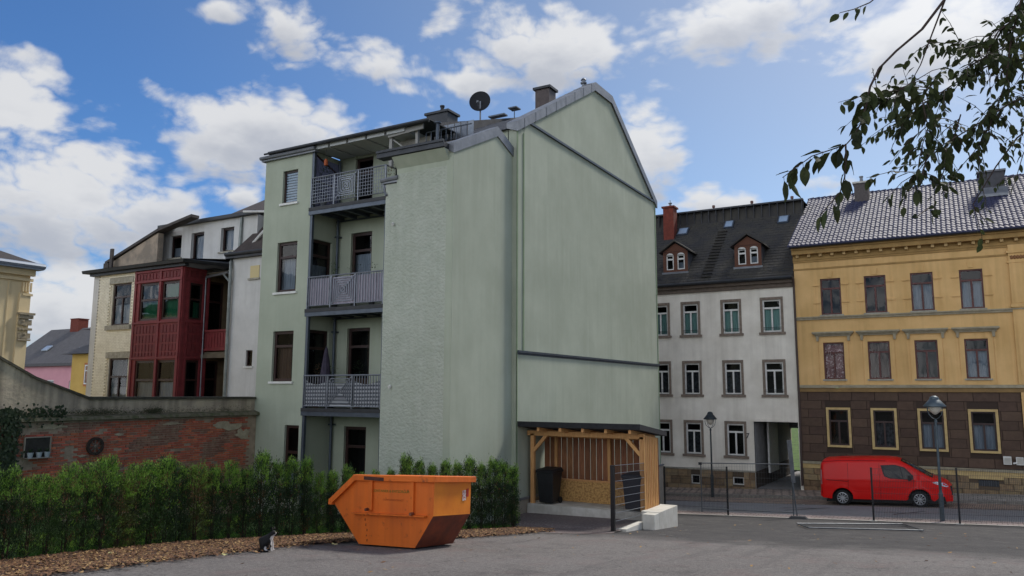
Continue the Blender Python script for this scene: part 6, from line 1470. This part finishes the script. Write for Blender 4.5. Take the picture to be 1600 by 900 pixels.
# windscreen follows the nose between roof and bonnet
m_ = MB(); wx = [3.16,3.3,3.5,3.7,3.9,4.1,4.24]
rows_ = []
for x in wx:
    z = interp(x,TOP); w = hw(x,z)-.03-.0; row = []
    for k_ in range(9):
        t = k_/8; row.append(vp_(x+.02, VW/2-w+2*w*t, z+.012+.05*(1-((t-.5)*2)**2)))
    rows_.append(row)
for i in range(len(wx)-1):
    for k_ in range(8): m_.quad(rows_[i][k_],rows_[i+1][k_],rows_[i+1][k_+1],rows_[i][k_+1])
m_.build('windscreen', VG, VN, smooth=True)
m_ = MB(); z = interp(4.28,TOP); m_.bar(vp_(4.28,.3,z+.02),vp_(4.28,1.7,z+.02),.03); m_.build('wiper_cowl', PLA, VN)
for s_ in (-1,1):
    vpatch('headlight', [(4.28,1.02),(4.45,1.06),(4.72,.98),(4.86,.86),(4.80,.82),(4.55,.90)], mat('headlight_glass','c9ced4',.08,.3,spec=.9), None, .012, s_)
    vpatch('tail_light', [(.02,1.50),(.07,1.50),(.08,.9),(.02,.9)], mat('tail_light_glass','a98080',.2,spec=.8), None, .012, s_)
    m_ = MB(); yy = VW/2+s_*(hw(3.45,1.2)+.03); yo = VW/2+s_*(hw(3.45,1.2)+.22)
    m_.hexa([vp_(3.40,yy,1.10),vp_(3.55,yy,1.10),vp_(3.52,yo,1.10),vp_(3.42,yo,1.10),vp_(3.40,yy,1.30),vp_(3.52,yy,1.28),vp_(3.5,yo,1.30),vp_(3.42,yo,1.32)]); m_.build('wing_mirror', PLA if s_ < 0 else RED, VN, bevel=.02)
    for c in WC:
        yc = VW/2+s_*(.86)
        m_ = MB(); m_.lathe(vp_(c,yc,WZ-.0),[(.2,-.12),(.30,-.12),(.33,-.09),(.335,0),(.33,.09),(.30,.11),(.2,.11)],28,axis='y'); m_.build('tyre', TYR, VN, smooth=True)
        m_ = MB(); o = vp_(c,yc,WZ); so_ = s_
        m_.lathe(o,[(0,so_*.02),(.21,so_*.02),(.215,so_*.11),(.2,so_*.115)],28,axis='y')
        rimm = m_.build('rim', mat('rim_dark','2a2b2d',.5,.6), VN)
        m_ = MB()
        for k_ in range(10):
            a = 6.283*k_/10+.2; a2 = a+.05
            m_.bar((o[0]+.03*math.cos(a),o[1]+so_*.105,o[2]+.03*math.sin(a)),(o[0]+.2*math.cos(a2),o[1]+so_*.11,o[2]+.2*math.sin(a2)),.018,r2=.014,up=(0,1,0))
        m_.lathe(o,[(.0,so_*.125),(.045,so_*.12),(.05,so_*.09)],12,axis='y'); m_.lathe(o,[(.205,so_*.1),(.222,so_*.122),(.21,so_*.125),(.195,so_*.11)],28,axis='y')
        m_.build('hub_cap', ALU, VN)
        m_ = MB(); n = 16   # dark wheel arch lining
        for i in range(n):
            a = math.pi*i/n; b = math.pi*(i+1)/n
            m_.quad(vp_(c+WR*math.cos(a),VW/2+s_*(.93),WZ+WR*math.sin(a)),vp_(c+WR*math.cos(b),VW/2+s_*.93,WZ+WR*math.sin(b)),vp_(c+WR*math.cos(b),VW/2+s_*.5,WZ+WR*math.sin(b)),vp_(c+WR*math.cos(a),VW/2+s_*.5,WZ+WR*math.sin(a)))
        m_.poly([vp_(c+WR*math.cos(math.pi*i/n),VW/2+s_*.55,WZ+WR*math.sin(math.pi*i/n)) for i in range(n+1)]); m_.build('wheel_arch', TYR, VN)
m_ = MB(); m_.hexa([vp_(.2,.08,.17),vp_(4.75,.08,.17),vp_(4.75,1.9,.17),vp_(.2,1.9,.17),vp_(.3,.15,.45),vp_(4.7,.15,.45),vp_(4.7,1.83,.45),vp_(.3,1.83,.45)]); m_.build('underbody', TYR, VN)  # black block set low and wide to deepen the shadow under the van
m_ = MB(); 
for z in (.78,.7,.62): m_.bar(vp_(4.97,.55,z),vp_(4.97,1.43,z),.022)
m_.box(vp_(4.9,0,0)[0],vp_(4.99,0,0)[0],VY+.5,VY+1.48,vp_(4.9,0,.5)[2],vp_(4.9,0,.84)[2]); m_.build('radiator_grille', PLA, VN)
m_ = MB(); m_.hexa([vp_(4.6,.25,.22),vp_(4.98,.5,.24),vp_(4.98,1.48,.24),vp_(4.6,1.73,.22),vp_(4.6,.22,.33),vp_(5.0,.5,.38),vp_(5.0,1.48,.38),vp_(4.6,1.76,.33)]); m_.build('front_bumper', RED, VN, bevel=.02)
m_ = MB(); m_.box(VX-.02,VX+.12,VY+.12,VY+1.86,vp_(0,0,.38)[2],vp_(0,0,.62)[2]); m_.build('rear_bumper', RED, VN, bevel=.03)
m_ = MB(); m_.lathe(vp_(4.66,.33,.62),[(0,-.05),(.05,-.05),(.05,.03),(0,.03)],12,axis='y'); m_.build('fog_lamp', mat('fog_glass','aab0b5',.1), VN)
# ------------------------------------------------------------------ hedge of young yews / thujas
HM = [mat('thuja_a','233a19',.75,col2='33511f',scale=5,trans=.15,mix=(.4,.6)), mat('thuja_b','1f341b',.75,col2='2b4520',scale=5,trans=.15,mix=(.4,.6)), mat('thuja_c','3a4a22',.75,col2='565c2a',scale=5,trans=.15,mix=(.4,.6)), mat('thuja_tip','7ea03e',.7,col2='5f8a30',scale=5,trans=.25), mat('thuja_dead','6b4a2a',.85,col2='50402a',scale=5,trans=.1)]
STEM = mat('hedge_stem','3f3226',.9,col2='2c231b',scale=20)
def hedge_proto(seed, w, main, tips, n=8400, dead=.04):
    r = random.Random(seed); m_ = MB(); h = 1.0
    # sprays: short branchlets carrying flat scale-like leaf blades
    nb = 400
    for b_ in range(nb):
        t = r.random()**.85; z0 = .04+.93*t; a = r.uniform(0,6.283)
        wr = w*(1.0-.55*max(0,(z0-.75)/.25)**1.5)*(.72+.28*math.sin(min(1,z0/.18)*1.57))*(1+.22*noise.noise(Vector((math.cos(a)*1.5,math.sin(a)*1.5,z0*4+seed*7))))
        rad = wr*r.uniform(.35,1.0)**.6
        base = Vector((0,0,z0*.92)); tip = Vector((math.cos(a)*rad,math.sin(a)*rad,z0+r.uniform(.0,.07)))
        if r.random() < .12: tip.z += r.uniform(.02,.06)*(1 if z0 > .8 else .3)
        ln = n//nb
        mi = 2 if r.random() < dead else (1 if (r.random() < (tips*.35 if z0 < .7 else tips+.35)) else 0)
        for k_ in range(ln):
            u = r.uniform(.45,1.0); p = base.lerp(tip,u)+Vector((r.gauss(0,.028),r.gauss(0,.028),r.gauss(0,.022)))
            d = (tip-base).normalized()*.5+Vector((r.uniform(-.6,.6),r.uniform(-.6,.6),r.uniform(-.1,1.0))); d.normalize()
            s_ = d.cross(Vector((r.uniform(-1,1),r.uniform(-1,1),r.uniform(-1,1)))).normalized(); L_ = r.uniform(.022,.042); W_ = r.uniform(.004,.008)
            m_.poly((p-s_*W_*.5,p+d*L_*.5+s_*W_,p+d*L_,p+d*L_*.5-s_*W_),mi)
    me = m_.mesh('foliage', [HM[main],HM[3],HM[4]])
    st = MB()
    for k_ in range(4):
        a = r.uniform(0,6.28); st.tube([(0.03*math.cos(a),.03*math.sin(a),-.05),(.05*math.cos(a),.05*math.sin(a),.3),(.1*math.cos(a)*w*2,.1*math.sin(a)*w*2,.9)],[.016,.012,.004],5)
    for k_ in range(14):
        a = r.uniform(0,6.28); z = r.uniform(.05,.5); st.tube([(0,0,z),(w*.7*math.cos(a),w*.7*math.sin(a),z+.12)],[.006,.003],4)
    return me, st.mesh('stem', STEM)
PROT = [hedge_proto(1,.29,0,.28),hedge_proto(2,.25,1,.15),hedge_proto(3,.31,2,.25,dead=.14),hedge_proto(4,.22,1,.12)]
# positions along the hedge line, spacing about half a metre; missing plants leave the gaps seen in the photo
def along(pts, step):
    out = []; acc = 0
    for a,b in zip(pts,pts[1:]):
        a = Vector(a+(0,)); b = Vector(b+(0,)); L_ = (b-a).length; t = acc
        while t < L_: out.append(a.lerp(b,t/L_)); t += step
        acc = t-L_
    return out
line = [(x-.12,y+.03) for x,y in HEDGE]
hp = along(line,.37); hr = random.Random(11)
def proj_x(x,y,z):
    v = Vector((x,y,z-EYE)); return 800+1196*(v.dot(r2)/v.dot(fw))
side_words = []
plants = []
for p in hp:
    px = proj_x(p.x,p.y,lotz(p.x,p.y)+.5)
    if px < -260: continue
    if 188 < px < 203: continue
    plants.append((px,p))
plants.sort(key=lambda q: q[0])
desc = {0:'bright green',1:'dark green',2:'yellowish green',3:'slim dark green'}
cnt_vis = 0
for i,(px,p) in enumerate(plants):
    k_ = hr.choice((0,1,2,0,1)) if px < 420 else hr.choice((0,1,1,3))
    if px > 640: k_ = hr.choice((1,3,1))
    h = hr.choice((1,1,.93,1.05))*interp(px,[(0,1.42),(70,1.5),(130,1.62),(200,1.66),(240,1.55),(300,1.68),(400,1.68),(470,1.68),(530,1.6),(590,1.66),(650,1.66),(735,1.66),(790,1.74),(840,1.68)])*hr.uniform(.88,1.06)
    ax = interp(px,[(430,1.12),(560,.95)])
    if px > 730: ax = 1.0
    z = lotz(p.x,p.y)-.02
    if px >= 0: cnt_vis += 1
    nth = '%d%s' % (cnt_vis, 'th' if 10 < cnt_vis % 100 < 20 else {1:'st',2:'nd',3:'rd'}.get(cnt_vis % 10,'th'))
    if px < 0: l = 'hedge conifer beyond the left edge, %s outermost' % ['first','second','third','fourth','fifth','sixth','seventh','eighth','ninth'][min(i,8)]
    else:
        where = 'before the brick wall' if px < 400 else 'before the green house' if px < 520 else 'behind the orange skip' if px < 735 else 'right of the skip'
        l = '%s hedge conifer %s, %s plant from the left edge' % (desc[k_], where, nth)
    t = bpy.data.objects.new('hedge_conifer', None); COL.objects.link(t); t.location = (p.x,p.y,z); t.rotation_euler = (0,0,hr.uniform(0,6.28)); t.scale = (ax*h*.53*hr.uniform(.88,1.12)*(1.2 if 140 < px < 260 else 1),)*2+(h,)
    tag(t,l,'hedge plant','conifers of the young hedge')
    f_ = bpy.data.objects.new('foliage',PROT[k_][0]); COL.objects.link(f_); f_.parent = t; f_['kind'] = 'stuff'
    s_ = bpy.data.objects.new('stem',PROT[k_][1]); COL.objects.link(s_); s_.parent = t

# ------------------------------------------------------------------ lawn grass, leaf litter
m_ = MB(); gr = random.Random(5)
for i in range(16000):
    t = gr.random(); y = 5.0+t*14; hx = interp(y,[(q[1],q[0]) for q in HEDGE]); x = hx-.15-abs(gr.gauss(0,1.1)); z = lotz(x,y)+.03
    a = gr.uniform(0,6.28); L_ = gr.uniform(.05,.14); d = Vector((math.cos(a)*.4,math.sin(a)*.4,1)).normalized()*L_; s_ = Vector((-math.sin(a),math.cos(a),0))*.006; c = Vector((x,y,z)); m_.poly((c-s_,c+s_,c+d))
m_.build('grass', mat('grass_blade','5c8a2c',.7,col2='4a7426',scale=3,trans=.35), None, (-14,12,1.5), label='short bright green grass seen through the gaps of the hedge', cat='grass', kind='stuff')
LM = [mat('litter_a','7d5a3c',.9,col2='5f4330',scale=20),mat('litter_b','a98c5f',.9,col2='8a6b45',scale=20),mat('litter_c','4a3427',.9,col2='38291f',scale=20)]
def litter(n, gen, name, label, smin=.02, smax=.045, seed=3):
    m_ = MB(); g_ = random.Random(seed)
    for i in range(n):
        x,y = gen(g_); z = lotz(x,y)+.045+g_.random()*.02; a = g_.uniform(0,6.28); s_ = g_.uniform(smin,smax)
        u = Vector((math.cos(a),math.sin(a),g_.uniform(-.35,.35))); v = Vector((-math.sin(a),math.cos(a),g_.uniform(-.35,.35)))*.6; c = Vector((x,y,z))
        m_.poly((c-u*s_,c-v*s_*.9+u*s_*.1,c+u*s_*1.1+Vector((0,0,.01)),c+v*s_),g_.choice((0,0,0,1,2,2)))
    return m_.build(name, LM, None, (-11.5,11,1.8), label=label, cat='leaf litter', kind='stuff')
hx_ = lambda y: interp(y,[(q[1],q[0]) for q in HEDGE]); ox_ = lambda y: interp(y,[(q[1],q[0]) for q in OUT])
def g1(g_):
    y = 4.8+g_.random()**1*14.0; t = g_.random(); a = hx_(y)-.1; b = ox_(y)-.10+.09*math.sin(y*5.1)+.05*math.sin(y*13); return a+(b-a)*t, y
litter(26000,g1,'leaf_litter','brown and yellow fallen leaves lying along the foot of the hedge')
def g2(g_):
    y = 5+g_.random()*13; return ox_(y)-.15+abs(g_.gauss(0,.24)), y
litter(3000,g2,'leaf_litter','loose fallen leaves scattered at the edge of the asphalt',.02,.05,8)
def g3(g_): return g_.uniform(-9,6), g_.uniform(8,28)
m_ = MB(); g_ = random.Random(21)
for i in range(260):
    x,y = g_.uniform(-11,5), g_.uniform(6,26); 
    if x < ox_(y)+.3: continue
    if -11.5 < x < -8.8 and 12.3 < y < 13.9: continue
    z = lotz(x,y)+.012; a = g_.uniform(0,6.28); s_ = g_.uniform(.025,.055); u = Vector((math.cos(a),math.sin(a),.15)); v = Vector((-math.sin(a),math.cos(a),.2))*.5; c = Vector((x,y,z)); m_.poly((c-u*s_,c-v*s_,c+u*s_,c+v*s_),g_.choice((0,1,1,2)))
m_.build('scattered_leaves', LM, None, (-4,14,1.8), label='a few dry leaves scattered over the open asphalt', cat='leaves', kind='stuff')
# big pale leaf under the hedge
for (x,y,s_,l) in ((-12.6,8.3,.10,'large pale green leaf lying under the hedge at left'),(-10.9,11.9,.07,'pale leaf lying on the asphalt between cat and skip'),(-11.0,9.3,.06,'pale curled leaf lying on the asphalt below the cat')):
    m_ = MB(); c = Vector((x,y,lotz(x,y)+.06)); pts = [c+Vector((math.cos(a)*s_*(1+.3*math.sin(5*a)),math.sin(a)*s_*.7*(1+.3*math.sin(5*a)),.01*math.sin(3*a))) for a in [6.283*i/15 for i in range(15)]]
    m_.poly(pts); m_.build('fallen_leaf', mat('pale_leaf','a3a86a',.8,col2='c2b98a',scale=12), None, (x,y,lotz(x,y)), label=l, cat='leaf')

# ------------------------------------------------------------------ beech tree whose branches hang into the picture
TR = thing('beech_tree', (5.2,3.2,3.4), 'tree whose dark leafy branches hang into the upper right of the photo', 'tree')
TWIGS = [
    ("T1",[(0.11,3.96,6.69),(-0.03,3.87,6.48),(-0.14,3.80,6.37),(-0.21,3.74,6.28),(-0.25,3.69,6.18),(-0.27,3.66,6.08),(-0.29,3.63,6.00),(-0.32,3.59,5.93),(-0.35,3.54,5.88),(-0.48,3.44,5.82),(-0.59,3.36,5.72)]),
    ("T1b",[(-0.35,3.53,5.88),(-0.35,3.52,5.82),(-0.36,3.52,5.73),(-0.38,3.50,5.66),(-0.46,3.46,5.56)]),
    ("T2",[(0.08,4.06,6.70),(0.00,4.12,6.53),(-0.05,4.18,6.43),(-0.10,4.24,6.37)]),
    ("T2b",[(-0.09,4.13,6.33),(-0.16,4.10,6.28),(-0.24,4.06,6.23)]),
    ("T3",[(-0.14,4.46,7.04),(-0.27,4.33,6.89),(-0.34,4.22,6.82),(-0.40,4.12,6.77)]),
    ("T4",[(0.62,5.40,6.80),(0.34,5.16,6.75),(0.14,4.98,6.61),(-0.07,4.80,6.43),(-0.18,4.67,6.29)]),
    ("T5",[(0.71,5.87,7.10),(0.40,5.48,6.97),(0.22,5.16,6.88),(0.00,4.81,6.80)]),
    ("T6",[(0.67,5.67,6.73),(0.40,5.37,6.55),(0.18,5.10,6.35),(-0.02,4.84,6.17),(-0.14,4.63,5.96)]),
    ("T7",[(0.71,6.16,6.72),(0.46,5.94,6.49),(0.32,5.77,6.27),(0.17,5.62,6.00),(0.25,5.57,5.83)]),
    ("T8",[(0.13,5.17,6.46),(0.03,4.94,6.09),(-0.03,4.70,5.90),(-0.04,4.49,5.73)]),
    ("T9",[(0.70,5.41,7.03),(0.49,5.23,7.04),(0.35,5.11,6.91),(0.27,5.04,6.74),(0.14,4.91,6.64)]),
    ("T10",[(0.64,5.92,6.52),(0.46,5.62,6.29),(0.38,5.38,6.04)]),
    ("T11",[(0.00,4.63,6.49),(-0.06,4.53,6.39),(-0.04,4.49,6.20),(-0.08,4.42,6.06)]),
    ("T12",[(0.50,5.16,7.17),(0.41,5.10,6.85),(0.36,5.05,6.57),(0.26,4.98,6.30),(0.17,4.89,6.14)]),
    ("T13",[(-0.05,4.44,6.04),(-0.09,4.38,5.88),(-0.14,4.30,5.82)]),
    ("T14",[(-0.05,4.93,5.87),(-0.13,4.67,5.76)]),
]
BARK = mat('bark','4b443c',.9,col2='36302a',scale=14,bump=.01,bscale=30); TWM = mat('twig','3b2d26',.85)
m_ = MB(); m_.tube([(5.2,3.2,3.0),(5.15,3.25,4.6),(5.0,3.4,6.4),(4.9,3.5,8.6),(4.8,3.6,11)],[.3,.25,.22,.17,.08],14); m_.build('trunk', BARK, TR, smooth=True)
LB = [[(5.05,3.35,5.9),(3.6,3.7,7.2),(1.8,4.0,7.7),(.55,4.1,7.35),(.11,3.96,6.69)],[(.35,4.1,7.1),(.2,4.06,6.9),(.08,4.06,6.70)],[(5.0,3.4,6.4),(3.2,4.6,7.6),(1.6,5.2,7.7),(.9,5.5,7.3),(.71,5.87,7.10)],
 [(1.6,5.2,7.7),(1.1,5.3,7.2),(.70,5.41,7.03)],[(1.1,5.3,7.2),(.9,5.35,6.9),(.62,5.40,6.80)],[(1.1,5.3,7.2),(.95,5.6,6.9),(.67,5.67,6.73)],[(1.0,5.5,7.1),(.95,5.9,6.8),(.71,6.16,6.72)],[(.95,5.7,6.8),(.8,5.9,6.6),(.64,5.92,6.52)],[(1.6,5.2,7.7),(.9,5.1,7.6),(.50,5.16,7.17)],[(1.2,4.05,7.6),(.5,4.4,7.5),(-.14,4.46,7.04)],[(4.9,3.5,8),(6.5,3.9,9.5),(7.6,4.4,10)],[(4.9,3.5,8.5),(4.6,2.2,10),(4.2,1.2,10.6)],[(4.85,3.55,9.5),(3.8,4.2,11),(3.0,4.6,11.4)]]
for L_ in LB:
    m_ = MB(); k_ = len(L_); r0 = .09 if L_[0][0] > 3 else .02
    m_.tube(L_, [r0+(.006-r0)*i/(k_-1) for i in range(k_)], 8); m_.build('limb', BARK, TR, smooth=True)
tr_ = random.Random(33)
def leafmesh(s1, curl, seed):
    b = MB(); n = 5; L_ = 1.0
    prof = [0,.19,.25,.23,.14,0]
    for i in range(5):
        x0,x1 = i/5,(i+1)/5; z0,z1 = -curl*x0*x0,-curl*x1*x1
        for sgn in (-1,1):
            a0,a1 = prof[i]*sgn*s1,prof[i+1]*sgn*s1; f = .10
            b.poly(((x0,0,z0),(x1,0,z1),(x1,a1,z1+f*abs(a1)*2+.02*math.sin(i*2+seed)),(x0,a0,z0+f*abs(a0)*2+.02*math.sin(i*2-2+seed))))
    b.tube([(-.18,0,.0),(0,0,0)],.012,4)
    return b
LFM = mat('beech_leaf','3c4426',.7,col2='2b331c',scale=20,trans=.22,rand=.35,spec=.2)
lms = [leafmesh(1,.18,0),leafmesh(.9,.35,1),leafmesh(1.1,.05,2)]
lmesh = [l.mesh('leaf', LFM, smooth=False) for l in lms]
tw = MB(); leaves = []   # (pos, dir, size, prio)
def put_leaves(P, dens, size, sub=0):
    for a,b in zip(P,P[1:]):
        a = Vector(a); b = Vector(b); L_ = (b-a).length; k_ = max(1,int(L_*dens))
        for i in range(k_):
            t = (i+tr_.random())/k_; p = a.lerp(b,t); d = (b-a).normalized(); q = Vector((tr_.gauss(0,1),tr_.gauss(0,1),tr_.gauss(0,1))).normalized()
            dd = (d*.5+q*.7+Vector((0,0,-.55))).normalized(); leaves.append((p+dd*size*.2,dd,size*tr_.uniform(.7,1.25)))
for nme,P in TWIGS:
    k_ = len(P); r0 = .007 if nme in ('T1','T4','T6','T7','T12','T9') else .0045
    tw.tube(P,[r0+(.0018-r0)*i/(k_-1) for i in range(k_)],6)
    if nme in ('T1',): put_leaves(P[2:5],12,.08); put_leaves(P[4:8],75,.085); put_leaves(P[7:9],14,.08); put_leaves(P[8:],48,.085)
    elif nme == 'T1b': put_leaves(P,36,.085)
    elif nme in ('T2',): put_leaves(P[2:],20,.07)
    elif nme in ('T2b','T11'): put_leaves(P,34,.085)
    elif nme == 'T3': put_leaves(P[1:],22,.06)
    elif nme in ('T8',): put_leaves(P[:1]+P[1:2],30,.08); put_leaves(P[2:],20,.06)
    elif nme in ('T13','T14'): put_leaves(P[1:],26,.085); put_leaves(P[-2:],10,.09)
    elif nme == 'T7': put_leaves(P[:3],16,.055); put_leaves(P[3:],14,.06)
    elif nme == 'T10': put_leaves(P,14,.06)
    else: put_leaves(P,34,.065)
    if nme in ('T4','T5','T6','T7','T9','T10','T12','T11','T2b','T8'):
        for i in range(k_-1):
            for s_ in range({'T4':10,'T5':6,'T6':7,'T7':1,'T9':8,'T10':1,'T12':7,'T11':6,'T2b':6,'T8':1}[nme]):
                a = Vector(P[i]).lerp(Vector(P[i+1]),tr_.random()); d = (Vector(P[i+1])-Vector(P[i])).normalized()*.7+Vector((tr_.gauss(0,.6),tr_.gauss(0,.6),tr_.gauss(0,.5))); d.normalize(); L_ = tr_.uniform(.12,.30)
                mid = a+d*L_*.5+Vector((0,0,.01)); e = a+d*L_+Vector((0,0,-.02)); tw.tube([a,mid,e],[.0025,.002,.001],4); put_leaves([a,mid,e],34,tr_.choice((.035,.045,.055,.065)))
tw.build('twigs', TWM, TR, kind='stuff')
# crown beyond the frame: clumps so that the tree is whole from other positions
cr = MB()
for (c,r_,n_) in (((4.9,3.6,11.5),1.8,1500),((7.4,4.4,10.2),1.3,900),((4.2,1.2,10.6),1.3,900),((3.1,4.6,11.6),1.2,800),((3.6,4.1,8.9),.9,500),((6.3,3.2,9.0),1.0,500)):
    for i in range(n_):
        q = Vector((tr_.gauss(0,.5),tr_.gauss(0,.5),tr_.gauss(0,.4)))*r_+Vector(c); d = Vector((tr_.gauss(0,1),tr_.gauss(0,1),tr_.gauss(-.4,1))).normalized(); s_ = d.cross(Vector((tr_.random(),tr_.random(),tr_.random()))).normalized()*.03; cr.poly((q,q+d*.05+s_,q+d*.1,q+d*.05-s_))
cr.build('crown', LFM, TR, kind='stuff')
cv = Vector((0,0,EYE))
leaves.sort(key=lambda q: (q[0]-cv).length/q[2])
rest = MB(); bb_ = Vector(BASE[TR.name])
for i,(p,d,s_) in enumerate(leaves):
    roll_ = tr_.uniform(0,6.28); qm = d.to_track_quat('X','Z').to_matrix() @ Matrix.Rotation(tr_.gauss(0,.7),3,'X')
    if i < 298:
        o = bpy.data.objects.new('leaf', lmesh[i % 3]); COL.objects.link(o); o.parent = TR; o.location = p-bb_; o.rotation_euler = qm.to_euler(); o.scale = (s_,)*3
    else:
        l = lms[i % 3]; n0 = len(rest.v)
        for v in l.v: rest.v.append(tuple(p+qm @ (Vector(v)*s_)))
        for f in l.f: rest.f.append(tuple(n0+k_ for k_ in f)); rest.mi.append(0)
if rest.v: rest.build('small_leaves', LFM, TR, kind='stuff')
print('LEAVES', len(leaves))
